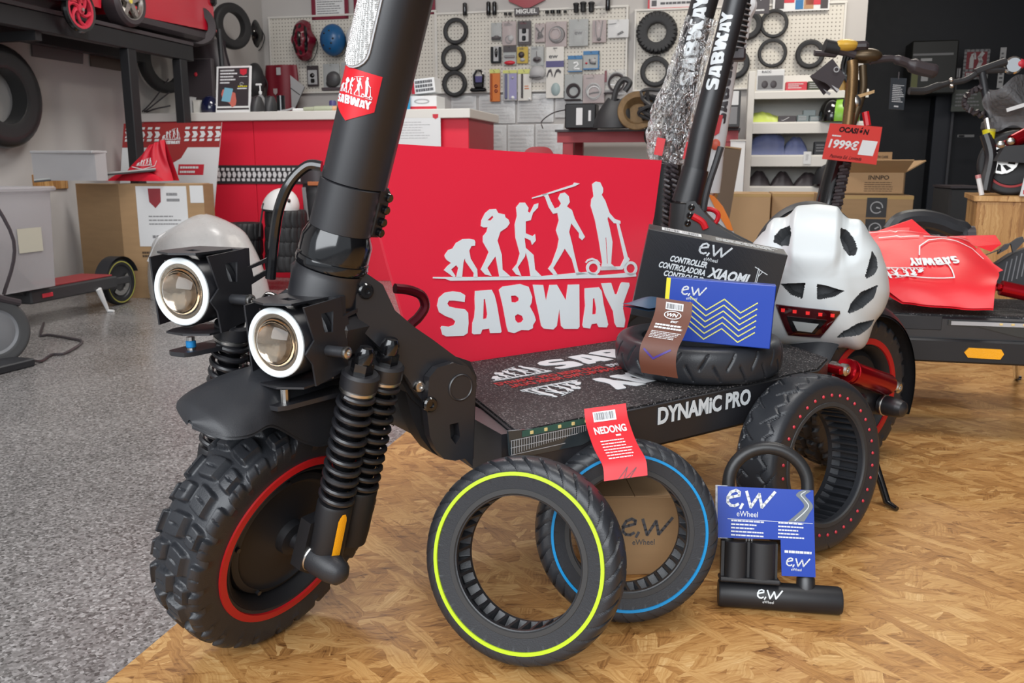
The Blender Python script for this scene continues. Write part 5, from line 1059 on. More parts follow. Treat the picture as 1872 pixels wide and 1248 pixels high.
# workbench with goods
fr, w, h = pk(1018, 238, 1350, 248, 5.75); wb = thing('workbench', 'red painted wooden workbench with a dark top by the back wall', 'table', fr(w/2, FLOORZ - fr.o.z, -.25))
mb = MB(); mb.box(fr, (w/2, h-.004, -.25), (w+.02, .014, .54)); mb.build('top', DKC, wb, 0)
mb = MB(); mb.box(fr, (w/2, h-.045, -.02), (w, .066, .02)); mb.build('apron', WOODR, wb, 0)
for x, z in ((.07, -.05), (w-.07, -.05), (.07, -.45), (w-.07, -.45)):
    hh = fr.o.z + h - .02 - FLOORZ; mb = MB(); mb.box(fr, (x, h-.02-hh/2, z), (.07, hh, .06), .003); mb.build('leg', WOODR, wb, 0)
zt = fr.o.z + h + .003
def onbench(x, y, b): return onb(x, y, b)
f, w2, h2 = pk(1032, 203, 1089, 237, 5.62); f.o.z = zt; h2 = .155; t = thing('battery_pack', 'black battery box with a white label on the red workbench', 'battery', f(w2/2, 0, -.06))
mb = MB(); mb.box(f, (w2/2, h2/2, -.07), (w2, h2, .14), .008); mb.build('case', MBLK, t)
mb = MB(); quad(mb, f, w2*.37, h2*.15, w2*.57, h2*.82, .0006); quad(mb, f, w2*.76, h2*.3, w2*.84, h2*.72, .0006); mb.build('label', PAPER, t)
mb = MB(); mb.tube(spline([f(-.002, .12, -.05), f(-.08, .10, -.03), f(-.15, .05, -.02), f(-.14, .0+.004, 0)], 6), .004, 6); mb.build('cable', DKC, t)
c = onb(1120, 235, 5.6); c.z = zt; f = Fr(c, RR, -RF, UP); t = thing('handlebar_bag', 'soft black bag with a looped strap on the red workbench', 'bag', c)
mb = MB(); mb.grid(lambda u, v: f(.125*cos(2*pi*u)*(1-.55*v**2)+.02*v, .09*sin(2*pi*u)*(1-.4*v**2), .17*v+.012*sin(6*u*pi)*v), 28, 10, cu=True); mb.build('bag_body', DGRY, t, 60)
mb = MB(); mb.tube(spline([f(.0, 0, .15), f(.02, .0, .24), f(.06, 0, .29), f(.10, 0, .27), f(.07, 0, .22)], 6), .018, 8); mb.build('strap', DGRY, t)
c = onb(1166, 205, 5.55); f = frn(c, -RF*.9 + UP*.25); t = thing('straw_hat', 'brown round straw hat tilted up on the red workbench', 'hat', V((c.x, c.y, zt)))
mb = MB(); mb.lathe(f, [(0, -.02), (.06, -.02), (.075, .01), (.085, .03), (.118, .038), (.122, .030), (.10, .018), (.088, -.01), (.07, -.045), (0, -.05)], 36); mb.build('crown', mat('straw', (.19, .115, .05), .7, var=.35, vscale=40), t)
c = onb(1198, 238, 5.5); c.z = zt; f = Fr(c, RR, -RF, UP); t = thing('gear_straps', 'tangle of black straps and buckles hanging off the workbench', 'strap', c)
for k in range(7):
    random.seed(k); mb = MB(); p = [f(random.uniform(-.10, .10), random.uniform(-.08, .06), random.uniform(.02, .22)) for _ in range(6)]; mb.tube(spline(p, 5), .011, 6); mb.build('strap', DGRY, t)
for k in range(8):
    mb = MB(); mb.ball(f, (random.uniform(-.09, .06), -.10, random.uniform(.03, .2)), .008, 8, 5); mb.build('stud', STEEL, t)
mb = MB(); mb.tube(spline([f(-.05, -.12, .05), f(-.07, -.14, -.06), f(-.02, -.14, -.11), f(.05, -.13, -.10)], 6), .010, 8); mb.build('hook', GBLK, t)
f, w2, h2 = pk(1325, 163, 1352, 230, 5.6); f.o.z = zt; t = thing('appliance_carton', 'grey and white carton standing on the right end of the workbench', 'box', f(w2/2, 0, -.07))
mb = MB(); mb.box(f, (w2/2, h2/2, -.07), (w2, h2, .14), .003); mb.build('carton_body', DGRY, t, 0)
mb = MB(); quad(mb, f, 0, h2*.6, w2*.85, h2*.98, .0008); mb.build('panel', PAPER, t, 0)
mb = MB(); quad(mb, f, w2*.05, h2*.08, w2*.8, h2*.55, .0008); mb.build('panel', GRY, t, 0)
c = onb(985, 282, 5.3); t = thing('chair', 'red plastic chair with its back edge showing above the sign', 'chair', V((c.x, c.y, FLOORZ)))
f = Fr(c, RR, UP, -RF); mb = MB(); mb.grid(lambda u, v: f(.10*(2*u-1), .045 - .25*v - .03*(2*u-1)**4*2, .02*(2*u-1)**2 + .004), 16, 6); mb.grid(lambda u, v: f(.10*(2*u-1), .045 - .25*v - .03*(2*u-1)**4*2, .02*(2*u-1)**2 - .012), 16, 6); mb.build('backrest', WOODR, t)
mb = MB(); mb.box(f, (0, -.30, .16), (.34, .03, .34), .01); mb.build('seat', WOODR, t)
for x in (-.14, .14):
    for z in (.02, .30): hh = c.z-.315-FLOORZ; mb = MB(); mb.box(f, (x, -.315-hh/2, z), (.03, hh, .03)); mb.build('leg', GRY, t)
# shelf unit with goods
SB = 5.95; yb = [(128, None), (166, 187), (223, 243), (283, 303), (340, 354)]
f0, w, h = pk(1358, 131, 1574, 356, SB); su = thing('shelf_unit', 'cream shelf unit with four shelves of riding gear, right of the scooter stems', 'shelf', f0(w/2, 0, -.2))
mb = MB(); mb.box(f0, (.02, h/2, -.15), (.04, h, .32), .002); mb.build('side_panel', CREAM, su, 0)
mb = MB(); mb.box(f0, (w/2, h/2, -.31), (w, h, .014)); mb.build('back_panel', CREAM, su, 0)
SHZ = []
for a, b_ in ((166, 180), (223, 243), (283, 303), (340, 355)):
    z1, z0 = onb(1400, a, SB).z - f0.o.z, onb(1400, b_, SB).z - f0.o.z; SHZ.append(f0.o.z + z1)
    mb = MB(); mb.box(f0, (w/2+.02, z1-.009, -.15), (w-.04, .018, .30)); mb.build('shelf_board', CREAM, su, 0)
    mb = MB(); mb.box(f0, (w/2+.02, (z0+z1)/2-.006, .004), (w-.04, z1-z0-.004, .012), .001); mb.build('shelf_lip', CREAM, su, 0)
    mb = MB(); mb.box(f0, (w/2+.02, z0-.002, -.004), (w-.04, .006, .006)); mb.build('lip_shadow_strip', DGRY, su, 0)  # charcoal strip standing in for the shade under each shelf lip
def onshelf(i, x0, x1, ytop, b=SB+.02):
    f, w, h = pk(x0, ytop, x1, 400, b); z = SHZ[i]; top = onb(x0, ytop, b).z; f.o.z = z; return f, w, top - z
def shelf_box(i, x0, x1, yt, name, label, m, dep=.10, band=None, cat='box', b=SB+.02):
    f, w, h = onshelf(i, x0, x1, yt, b); t = thing(name, label, cat, f(w/2, 0, -dep/2)); mb = MB(); mb.box(f, (w/2, h/2, -dep/2), (w, h, dep), .003); mb.build('body', m, t, 0)
    if band: mb = MB(); lines(mb, lambda x, y, d=0: f(x*w, y*h, .0006+d), .12, .2, .88, .85, 3); mb.build('print', band, t, 0)
    return t
t = shelf_box(0, 1370, 1419, 128, 'magazine', 'pale magazine with a dark photograph standing on the top shelf', PAPER, .006, b=SB-.0, cat='magazine')
f, w2, h2 = onshelf(0, 1370, 1419, 128, SB); mb = MB(); text(mb, lambda x, y, d=0: f(x*w2, y*h2, .0006+d), 'RACC', .18, .84, .52, .95, .02); mb.build('lettering', INK, t, 0)
mb = MB(); quad(mb, f, w2*.04, h2*.06, w2*.96, h2*.72, .0008); mb.build('photo_area', GRY, t, 0)
for x in (.3, .62): mb = MB(); mb.ball(f, (w2*x, h2*.3, .0), (w2*.13, h2*.2, .003), 12, 6); mb.build('photo_figure', DKC, t)
shelf_box(0, 1422, 1460, 150, 'small_carton', 'red carton with white print on the top shelf', REDP, .08, PAPER)
shelf_box(0, 1461, 1490, 149, 'small_carton', 'dark olive carton beside the red one on the top shelf', mat('olive_card', (.06, .07, .04), .5), .08, LGRY)
shelf_box(0, 1491, 1512, 153, 'small_carton', 'grey carton right of the dark olive one on the top shelf', GRY, .08)
HIV = mat('hi_vis_yellow', (.62, .75, .01), .4, bump=.4, bscale=40)
def soft(i, x0, x1, yt, name, label, m, cat, fn=None, dep=.12, b=SB+.03, film=None):
    f, w, h = onshelf(i, x0, x1, yt, b); t = thing(name, label, cat, f(w/2, 0, -dep/2)); fn = fn or (lambda u: sin(pi*u)**.5)
    mb = MB(); mb.grid(lambda u, v: f(w*u, h*fn(u)*cos((v-.5)*pi*.9)**.5*(1+.05*sin(u*23+v*11)) if 0 < v < 1 else 0, -dep*v), 26, 14); mb.build('cloth_body', m, t, 70)
    mb = MB(); mb.box(f, (w/2, .003, -dep/2), (w*.94, .006, dep*.9)); mb.build('base', m, t, 0)
    if film: mb = MB(); mb.grid(lambda u, v: f(w*u, 1.06*h*fn(u)*cos((v-.5)*pi*.9)**.5 if 0 < v < 1 else 0, .006-dep*1.05*v), 20, 10); mb.build('clear_bag', BAGM, t, 70)
    return t
soft(1, 1364, 1412, 204, 'reflective_vest', 'folded fluorescent yellow vest in a bag on the second shelf', HIV, 'vest', lambda u: .75+.25*sin(u*4), film=1)
t = shelf_box(1, 1412, 1444, 212, 'small_carton', 'small black carton with a white swoosh on the second shelf', DKC, .08)
f, w2, h2 = onshelf(1, 1412, 1444, 212); mb = MB(); stroke(mb, lambda x, y, d=0: f(x*w2, y*h2, .001+d), [(.18, .3), (.28, .25), (.6, .75)], .05); mb.build('print', PAPER, t, 0)
for x0, x1, yt, lab in ((1446, 1467, 210, 'clear topped grey box, left of the stacked ones on the second shelf'), (1468, 1491, 212, 'grey box under another in the stack on the second shelf'), (1492, 1508, 212, 'grey box right of the stack on the second shelf')):
    shelf_box(1, x0, x1, yt, 'parts_box', lab, mat('slate_box', (.16, .20, .21), .3), .08, LGRY)
f, w2, h2 = pk(1468, 201, 1491, 212, SB+.02); t = thing('parts_box', 'grey box on top of the stack on the second shelf', 'box', f(w2/2, 0, -.04)); mb = MB(); mb.box(f, (w2/2, h2/2, -.04), (w2, h2, .08), .003); mb.build('body', mat('slate_box', (.16, .20, .21), .3), t, 0)
c = onb(1536, 213, SB+.02); c.z = SHZ[1]+.055; f = Fr(c, RR, -RF, UP); t = thing('kids_helmet', 'black and bright green helmet on the second shelf behind the price sign', 'helmet', c - UP*.055)
mb = MB(); mb.ball(f, (0, 0, -.03), (.115, .10, .11), 26, 10, -.25, pi/2); mb.build('shell', mat('lime_green_shell', (.20, .45, .03), .35), t, 60)
mb = MB(); mb.ball(f, (-.055, -.01, -.028), (.075, .102, .114), 22, 10, -.25, pi/2); mb.build('black_panel', GBLK, t, 60)
mb = MB(); mb.box(f, (-.08, -.09, -.06), (.04, .012, .12), .004); mb.build('chin_strap', DKC, t)
BL2 = mat('royal_blue_cloth', (.008, .045, .26), .5)
soft(2, 1364, 1426, 240, 'gear_bag', 'bright blue cloth bag in clear film on the third shelf, left one', BL2, 'bag', lambda u: .55+.45*sin(pi*u*.9), film=1)
soft(2, 1424, 1470, 250, 'gear_bag', 'bright blue cloth bag in clear film on the third shelf, right one', BL2, 'bag', film=1)
shelf_box(2, 1480, 1508, 259, 'small_carton', 'dark grey carton on the third shelf beside the price sign', PLA, .08, GRY)
f, w2, h2 = pk(1468, 277, 1482, 300, SB-.015); t = thing('price_label', 'small white label hanging from the third shelf', 'label', f(w2/2, 0)); mb = MB(); mb.box(f, (w2/2, h2/2, -.001), (w2, h2, .002)); mb.build('card', PAPER, t, 0); mb = MB(); lines(mb, lambda x, y, d=0: f(x*w2, y*h2, .0006+d), .3, .3, .7, .8, 4); mb.build('print', LGRY, t, 0)
for x0, x1, yt, lab in ((1361, 1406, 312, 'black cap with a pale badge at the left of the bottom shelf'), (1405, 1448, 313, 'dark olive black cap, middle of the bottom shelf'), (1447, 1500, 315, 'dark blue black cap right of the other two on the bottom shelf')):
    soft(3, x0, x1, yt, 'cap', lab, DKC, 'cap', lambda u: sin(pi*u)**.8)

c = onb(1515, 330, SB+.02); c.z = SHZ[3]+.02; f = Fr(c, RR, -RF, UP); t = thing('riding_helmet', 'plain dark helmet at the right of the bottom shelf', 'helmet', c - UP*.02)
mb = MB(); mb.ball(f, (0, 0, 0), (.10, .10, .13), 24, 10, -.15, pi/2); mb.build('shell', PLA, t, 60); mb = MB(); mb.lathe(f, [(.085, -.018), (.101, -.016), (.102, -.006), (.09, -.004)], 24, True); mb.build('rim', GBLK, t)
f, w2, h2 = pk(1331, 258, 1358, 354, 5.7); t = thing('side_board', 'upright white board leaning at the left side of the shelf unit', 'board', f(w2/2, FLOORZ-f.o.z, 0)); mb = MB(); y0 = FLOORZ-f.o.z; mb.box(f, (w2/2, (h2+y0)/2, -.01), (w2, h2-y0, .02), .002); mb.build('board', WHM, t, 0); mb = MB(); mb.box(f, (w2/2, h2+.004, -.01), (w2+.006, .01, .026), .002); mb.build('top_edge', CREAM, t, 0)
f, w2, h2 = pk(1305, 268, 1338, 372, 4.6); f = f.rot('z', rad(-7)); t = thing('cardboard_sheet', 'dark brown cardboard sheet leaning behind the white stem', 'cardboard', f(w2/2, FLOORZ-f.o.z, 0)); y0 = FLOORZ-f.o.z; mb = MB(); mb.box(f, (w2/2, (h2+y0)/2, -.004), (w2, h2-y0, .008)); mb.build('sheet', mat('brown_board', (.13, .085, .055), .7), t, 0); mb = MB(); mb.box(f, (w2/2, h2, -.006), (w2, .012, .012)); mb.build('folded_edge', CARD, t, 0)
# cartons on the floor right of the stems
def carton(label, x0, y0, x1, y1, b, dep, m=CARD, deco=None, bottom=None, name='carton'):
    f, w, h = pk(x0, y0, x1, y1, b)
    if bottom is not None: d = f.o.z - bottom; f.o.z = bottom; h += d
    t = thing(name, label, 'box', f(w/2, 0, -dep/2)); mb = MB(); mb.box(f, (w/2, h/2, -dep/2), (w, h, dep), .003); mb.build('carton_body', m, t, 0)
    mb = MB(); mb.box(f, (w/2, h+.0008, -dep*.26), (w*.995, .0016, dep*.48)); mb.build('lid_flap', m, t, 0); mb = MB(); mb.box(f, (w/2, h+.0008, -dep*.75), (w*.995, .0016, dep*.48)); mb.build('lid_flap', m, t, 0)
    mb = MB(); quad(mb, lambda x, y, d=0: f(x, h+d+.0018, -y), 0, dep*.44, w, dep*.56); quad(mb, f, w*.0, h*.97, w, h*1.0, .0006); mb.build('tape', TAPE, t, 0)
    if deco: deco(t, f, w, h)
    return t, f, w, h
carton('light brown carton on the floor below the shelf unit, left one', 1326, 354, 1405, 440, 4.9, .4, CARDL, bottom=FLOORZ)
carton('light brown carton on the floor below the shelf unit, middle one', 1407, 354, 1498, 440, 4.95, .4, CARDL, bottom=FLOORZ)
def dial(t, f, w, h):
    for k in range(3):
        y1 = h*(.985-.0) - k*.098; mb = MB(); mb.box(f, (w*.60, y1-.046, .0008), (.088, .09, .0016)); p = mb.build('symbol_panel', DGRY, t, 0)
        mb = MB(); c = [(w*.60+.026*cos(a*pi/8), y1-.046+.026*sin(a*pi/8)) for a in range(17 if k else 15)]; fn = lambda x, y, d=0: f(x, y, .0018+d); stroke(mb, fn, c, .005); stroke(mb, fn, [(w*.60, y1-.046), (w*.60+.014, y1-.05+.012*k)], .006); mb.build('symbol', LGRY, p, 0)
BIGC = carton('large brown carton with dark symbol panels beside the dark doorway', 1500, 357, 1664, 440, 4.4, .45, CARD, dial, bottom=FLOORZ)
f, w2, h2 = pk(1541, 318, 1652, 358, 4.5); f.o.z = BIGC[1].o.z + BIGC[3] + .004
t = thing('open_carton', 'open brown carton with raised flaps and black print on top of the large carton', 'box', f(w2/2, 0, -.12)); dep = .26
for c, d in (((w2/2, .003, -dep/2), (w2, .006, dep)), ((w2/2, h2/2, -.003), (w2, h2, .006)), ((w2/2, h2/2, -dep+.003), (w2, h2, .006)), ((.003, h2/2, -dep/2), (.006, h2, dep)), ((w2-.003, h2/2, -dep/2), (.006, h2, dep))):
    mb = MB(); mb.box(f, c, d); mb.build('wall_panel', CARDL, t, 0)
for o, x, y, ww, hh in ((f(0, h2, -dep), RR, (UP*.98 + RF*.15).normalized(), w2*.93, h2*.95), (f(w2*.0, h2, 0), RR, (-RF*.75 + UP*.62 + RR*.22).normalized(), w2, .09), (f(0, h2, -dep), -RF, (UP*.9 + RR*.25).normalized(), dep, .10), (f(w2, h2, 0), RF, (RR*.8 + UP*.5).normalized(), dep, .10)):
    g = Fr(o, x, y, x.cross(y)); mb = MB(); mb.box(g, (ww/2, hh/2, 0), (ww, hh, .005)); mb.build('flap', CARD, t, 0)
g = Fr(f(0, h2, -dep), RR, (UP*.98 + RF*.15).normalized(), -RF)
mb = MB(); text(mb, lambda x, y, d=0: f(x, y, .0006+d), 'INNPO', w2*.40, h2*.66, w2*.74, h2*.86, .03); lines(mb, lambda x, y, d=0: f(x, y, .0006+d), w2*.34, h2*.1, w2*.82, h2*.58, 5, .25, jag=.1); text(mb, lambda x, y, d=0: g(x, y, .004+d), 'INNPO', w2*.44, h2*.40, w2*.76, h2*.55, .03); text(mb, lambda x, y, d=0: g(x, y, .004+d), 'HANDLE WITH CARE', w2*.42, h2*.66, w2*.86, h2*.78, .02); lines(mb, lambda x, y, d=0: g(x, y, .004+d), w2*.42, h2*.08, w2*.8, h2*.34, 3, .25, jag=.1); mb.build('box_print', mat('brown_print', (.07, .04, .02), .6), t, 0)
# OSB crate at the right edge
CRM = osb_mat('strand_board_upright', .9, .95, seed=5)
cf_ = onb(1779, 440, 3.3); f = Fr(V((cf_.x, cf_.y, 0.0)), (RR*.985 - RF*.17).normalized(), UP, (-RF*.985 - RR*.17).normalized()); hh = onb(1779, 358, 3.3).z
t = thing('wooden_crate', 'strand board crate at the right edge carrying another scooter', 'crate', f(.3, 0, -.2))
mb = MB(); mb.box(f, (.35, hh/2-.009, -.009), (.70, hh-.018, .018), .001); mb.build('side_board', CRM, t, 0)
mb = MB(); mb.box(f, (.35, hh-.009, -.22), (.72, .018, .46), .001); mb.build('top_board', osb_mat('strand_board_top', .9, 1.0, seed=3), t, 0)
mb = MB(); mb.box(f, (.009, hh/2-.009, -.22), (.018, hh-.018, .40), .001); mb.build('side_board', CRM, t, 0)
CRT = (f, hh)
# ------------------------------------------------------------------ counter and what stands on it
CB = 4.84
f, w, h = pk(256, 208, 856, 220, CB); ctop = f.o.z + h; ch = ctop - FLOORZ
ct = thing('shop_counter', 'red shop counter with a cream top and a white tyre track stripe', 'counter', f(w/2, FLOORZ-f.o.z, -.3))
g = Fr(V((f.o.x, f.o.y, FLOORZ)), RR, UP, -RF)
mb = MB(); mb.box(g, (w/2, ch-.025, -.30), (w+.04, .05, .66), .003); mb.build('counter_top', CREAM, ct, 0)
x0 = (onb(392, 260, CB) - g.o).dot(RR)
for i, (a, b_) in enumerate(((.0, .36), (.36, .68), (.68, 1.0))):
    mb = MB(); mb.box(g, (w*(a+b_)/2, (ch-.05)/2, -.03), (w*(b_-a)-.004, ch-.05, .03), .0015); mb.build('front_panel', SIGNR, ct, 0)
mb = MB(); mb.box(g, (w-.01, (ch-.05)/2, -.3), (.02, ch-.05, .55)); mb.build('end_panel', WOODR, ct, 0)
y1, y0 = onb(450, 302, CB).z - FLOORZ, onb(450, 336, CB).z - FLOORZ
mb = MB(); mb.box(g, (w*.5, (y0+y1)/2, -.0135), (w*.99, y1-y0, .006)); st_ = mb.build('stripe_band', DGRY, ct, 0)
mb = MB(); fn = lambda x, y, d=0: g(x, y, -.0095+d); yc = (y0+y1)/2; hh = (y1-y0)*.36; n = int(w/.034)
for i in range(n):
    x = .02 + i*w*.98/n; q = w*.98/n*.80
    poly(mb, fn, [(x, yc+hh*.1), (x+q*.55, yc+hh*.44), (x+q, yc+hh*.44), (x+q*1.35, yc), (x+q, yc-hh*.44), (x+q*.55, yc-hh*.44), (x+q*.35, yc)][1:], 0, .001)
    for s in (1, -1): poly(mb, fn, [(x+q*.1, yc+s*hh*.6), (x+q*.9, yc+s*hh*.55), (x+q*.95, yc+s*hh*.98), (x+q*.2, yc+s*hh)], 0, .001)
tr = mb.build('tyre_track_print', PAPER, ct, 0); tr['kind'] = 'stuff'
def oncounter(x0, x1, yt, b=CB+.1):
    f, w, h = pk(x0, yt, x1, 300, b); t = onb(x0, yt, b).z; f.o.z = ctop + .001; return f, w, t - ctop
# poster stand
f, w, h = oncounter(400, 463, 119, CB+.03); f = f.rot('x', rad(-9)); t = thing('counter_sign', 'white framed black poster with a hand holding a blue phone, on the counter', 'sign', f(w/2, 0))
mb = MB(); mb.box(f, (w/2, h/2, -.004), (w, h, .008), .002); mb.build('frame', WHM, t, 0)
mb = MB(); quad(mb, f, w*.06, h*.14, w*.94, h*.96, .0006); quad(mb, f, w*.04, h*.06, w*.96, h*.10, .0006); mb.build('poster_sheet', DKC, t, 0)
mb = MB(); fn = lambda x, y, d=0: f(x*w, y*h, .0012+d)
for k in range(5): lines(mb, fn, .12, .62+.065*k, .12+(.28, .45, .4, .5, .42)[k], .665+.065*k, 1, .7, jag=.05)
lines(mb, fn, .62, .50, .90, .53, 1, .9, jag=.05); lines(mb, fn, .66, .76, .9, .775, 1, .9, jag=.05); mb.build('lettering', PAPER, t, 0)
mb = MB(); shield(mb, lambda x, y, d=0: f(x*w, y*h, .0012+d), .78, .86, .2, .14); mb.build('emblem', REDP, t, 0)
mb = MB(); stroke(mb, lambda x, y, d=0: f(x*w, y*h, .0014+d), [(.74+.05*cos(a*pi/8), .61+.03*sin(a*pi/8)) for a in range(14)], .02); mb.build('print', LGRY, t, 0)
mb = MB()
for k in range(5): stroke(mb, fn, [(.64+.055*k, .56), (.67+.055*k, .56)], .022)
mb.build('star_row', YEL, t, 0)
mb = MB(); poly(mb, fn, [(.48, .44), (.56, .42), (.60, .25), (.58, .16), (.48, .11), (.40, .2), (.20, .3), (.16, .4), (.2, .5), (.24, .5), (.3, .3), (.44, .3)], 0, .001); mb.build('hand_print', mat('salmon_print', (.62, .16, .12), .5), t, 0)
mb = MB(); poly(mb, fn, [(.26, .54), (.50, .51), (.42, .22), (.17, .25)], .001, .002); mb.build('phone_print', mat('sky_print', (.22, .48, .62), .4), t, 0)
# soap bottle, bags, cups
def turned(name, label, cat, x, yt, wpx, prof, m, b=CB+.12, parts=()):
    p = onb(x, yt, b); h = p.z - ctop; r = wpx/2/FPX*(p-CAM).dot(V((0, CP, -SP))); f = Fr(V((p.x, p.y, ctop+.001)), RR, -RF, UP); t = thing(name, label, cat, f(0, 0, 0))
    mb = MB(); mb.lathe(f, [(r*a, h*b_) for a, b_ in prof], 20); mb.build('body', m, t)
    for nm, mm, pr in parts: mb = MB(); mb.lathe(f, [(r*a, h*b_) for a, b_ in pr], 16); mb.build(nm, mm, t)
    return t, f, r, h
t, f, r, h = turned('soap_dispenser', 'clear pump bottle behind the counter poster', 'bottle', 475, 153, 17, [(.8, 0), (.9, .05), (.9, .5), (.4, .62), (.0, .62)], mat('clear_gel', (.5, .5, .52), .1, trans=.6), parts=[('pump', WHM, [(.2, .62), (.35, .66), (.35, .74), (.15, .75), (.15, .95), (.0, .95)])])
mb = MB(); mb.box(f, (-r*.3, 0, h*.965), (r*1.4, r*.4, h*.07), .003); mb.build('nozzle', WHM, t)
turned('cup', 'black glossy cylinder on the counter in front of the red bag', 'cup', 513, 175, 15, [(1, 0), (1, 1), (.9, 1), (.9, .1), (0, .1)], GBLK)
turned('spray_bottle', 'white bottle with a white cap right next to the scooter stem', 'bottle', 628, 151, 15, [(1, 0), (1, .66), (.8, .72), (.45, .74), (0, .74)], WHM, b=CB+.05, parts=[('cap', CREAM, [(.45, .74), (.5, .75), (.5, .99), (0, 1)]), ('label', LGRY, [(1.01, .2), (1.02, .2), (1.02, .5), (1.01, .5)])])
turned('tube_stand', 'small dark blue tub behind the white bottle on the counter', 'tub', 608, 184, 13, [(1, 0), (1, .9), (.8, 1), (0, 1)], INDB, b=CB+.25)
for i, (x, yt, wp, lab) in enumerate(((470, 178, 22, 'black bag in front of the soap dispenser on the counter'), (493, 178, 26, 'black bag right of the soap dispenser on the counter'))):
    p = onb(x, yt, CB+.05+.12*i); f = Fr(V((p.x, p.y, ctop+.001)), RR, -RF, UP); t = thing('black_pouch', lab, 'bag', f(0)); r = wp/2/FPX*5.5; h = p.z-ctop
    mb = MB(); mb.grid(lambda u, v: f(r*cos(2*pi*u)*(1-.3*v*v), .06*sin(2*pi*u)*(1-.5*v*v), h*v*(1+.06*sin(u*19))), 20, 8, cu=True); mb.build('pouch_body', DGRY, t, 60)
    mb = MB(); mb.tube([f(-r*.6, 0, h*.95), f(0, 0, h*1.05), f(r*.6, 0, h*.95)], .006, 6); mb.build('drawstring', DKC, t)
p = onb(592, 206, CB+.08); f = Fr(V((p.x, p.y, ctop+.018)), UP, RF, RR); t = thing('cream_tube', 'pale green bottle with a peach cap lying on the counter', 'bottle', f(0) - UP*.017)
mb = MB(); mb.lathe(f, [(.004, -.13), (.011, -.125), (.013, -.06), (.017, -.055), (.017, .055), (.015, .06), (0, .06)], 16); mb.build('body', mat('pale_sage', (.42, .45, .33), .4), t); mb = MB(); mb.lathe(f, [(.013, .058), (.016, .062), (.016, .085), (0, .088)], 16); mb.build('cap', mat('peach', (.75, .45, .25), .4), t)
p = onb(553, 206, CB+.1); f = Fr(V((p.x, p.y, ctop+.002)), RR, -RF, UP); t = thing('tool_tray', 'small white plastic tray with a few tools on the counter', 'tray', f(0)); mb = MB(); mb.box(f, (0, 0, .012), (.11, .05, .018), .005); mb.build('tray_body', WHM, t); mb = MB(); mb.tube([f(-.16, 0, .006), f(-.10, .0, .012), f(-.05, .01, .024)], .006, 6); mb.build('tool', LGRY, t)
# red bag on the pegboard with hanging cards
f, w, h = pk(488, 120, 551, 204, BW-.12); t = thing('red_garment_bag', 'dark red bag hanging at the left pegboard behind the counter', 'bag', f(w/2, 0))
mb = MB(); ol = lambda s, v: (.5+(s-.5)*(.80+.2*sin(v*2.4)), v); mb.grid(lambda u, v: f(w*ol(u, v)[0]*.94, h*v, .03*sin(pi*u)**.6+.006*sin(u*14)), 20, 12); mb.grid(lambda u, v: f(w*ol(u, v)[0]*.94, h*v, -.01), 20, 12); mb.build('bag_body', mat('wine_cloth', (.20, .008, .02), .5), t, 60)
mb = MB(); mb.box(f, (w*.47, h*.86, .04), (w*.12, h*.16, .002)); mb.build('white_tag', LGRY, t, 0); mb = MB(); shield(mb, f.at(0, 0, .034), w*.34, h*.42, w*.12, h*.14); mb.build('emblem', PINK, t, 0)
f, w, h = pk(534, 128, 560, 206, BW-.18); t = thing('hanging_card', 'folded white card hung diagonally in front of the dark red bag', 'card', f(w/2, 0)); mb = MB(); mb.prism(f, [(0, h*.88), (w, h*.60), (w*.1, 0), (.0, h*.0)], 0, .003); mb.build('card_sheet', LGRY, t, 0); mb = MB(); stroke(mb, f, [(0, h*.58), (w*.6, h*.42)], .006, .004); stroke(mb, f, [(w, h*.6), (w*.1, 0)], .005, .004); mb.build('fold_edge', DGRY, t, 0)
p = onb(645, 162, CB+.55); f = Fr(V((p.x, p.y, ctop)), RR, -RF, UP); t = thing('display_stand', 'thin black metal stand with a slanted arm behind the white bottle', 'stand', f(0)); h = p.z-ctop; mb = MB(); mb.tube([f(-.05, 0, 0), f(-.075, 0, h)], .011, 8); mb.build('pole', DKC, t); mb = MB(); mb.box(f, (-.08, 0, h), (.26, .03, .02), .004); mb.build('arm', DKC, t); mb = MB(); mb.cyl(f.at(-.05, 0), .05, -.0, .01, 20); mb.build('base', DKC, t)
mb = MB(); mb.ball(f, (-.13, 0, h+.06), (.05, .03, .05), 14, 8); mb.build('lamp_head', DGRY, t)
# right end of the counter: brochures, notice, desk
f, w, h = oncounter(722, 760, 119, CB+.12); f = f.rot('y', rad(-25)); t = thing('brochure_stand', 'bright blue brochure standing on the counter just right of the stem', 'brochure', f(w/2, 0)); mb = MB(); mb.box(f, (w/2, h/2, -.004), (w, h, .008), .001); mb.build('sheet', mat('azure_print', (.03, .32, .58), .4), t, 0); mb = MB(); text(mb, lambda x, y, d=0: f(x, y, .0004+d), 'b', w*.3, h*.3, w*.6, h*.5); mb.build('print', PAPER, t, 0)
f, w, h = oncounter(747, 800, 176, CB+.1); t = shelf = thing('product_carton', 'white and red carton with an oval picture on the right end of the counter', 'box', f(w/2, 0, -.08)); mb = MB(); mb.box(f, (w/2, h/2, -.08), (w, h, .16), .002); mb.build('carton_body', PAPER, t, 0); mb = MB(); quad(mb, f, 0, 0, w, h*.28, .0006); mb.build('red_band', REDP, t, 0); mb = MB(); stroke(mb, f, [(w*.5+w*.24*cos(a*pi/8), h*.62+h*.14*sin(a*pi/8)) for a in range(17)], .007, .0008); mb.build('oval_print', LGRY, t, 0)
ztop = f.o.z + h
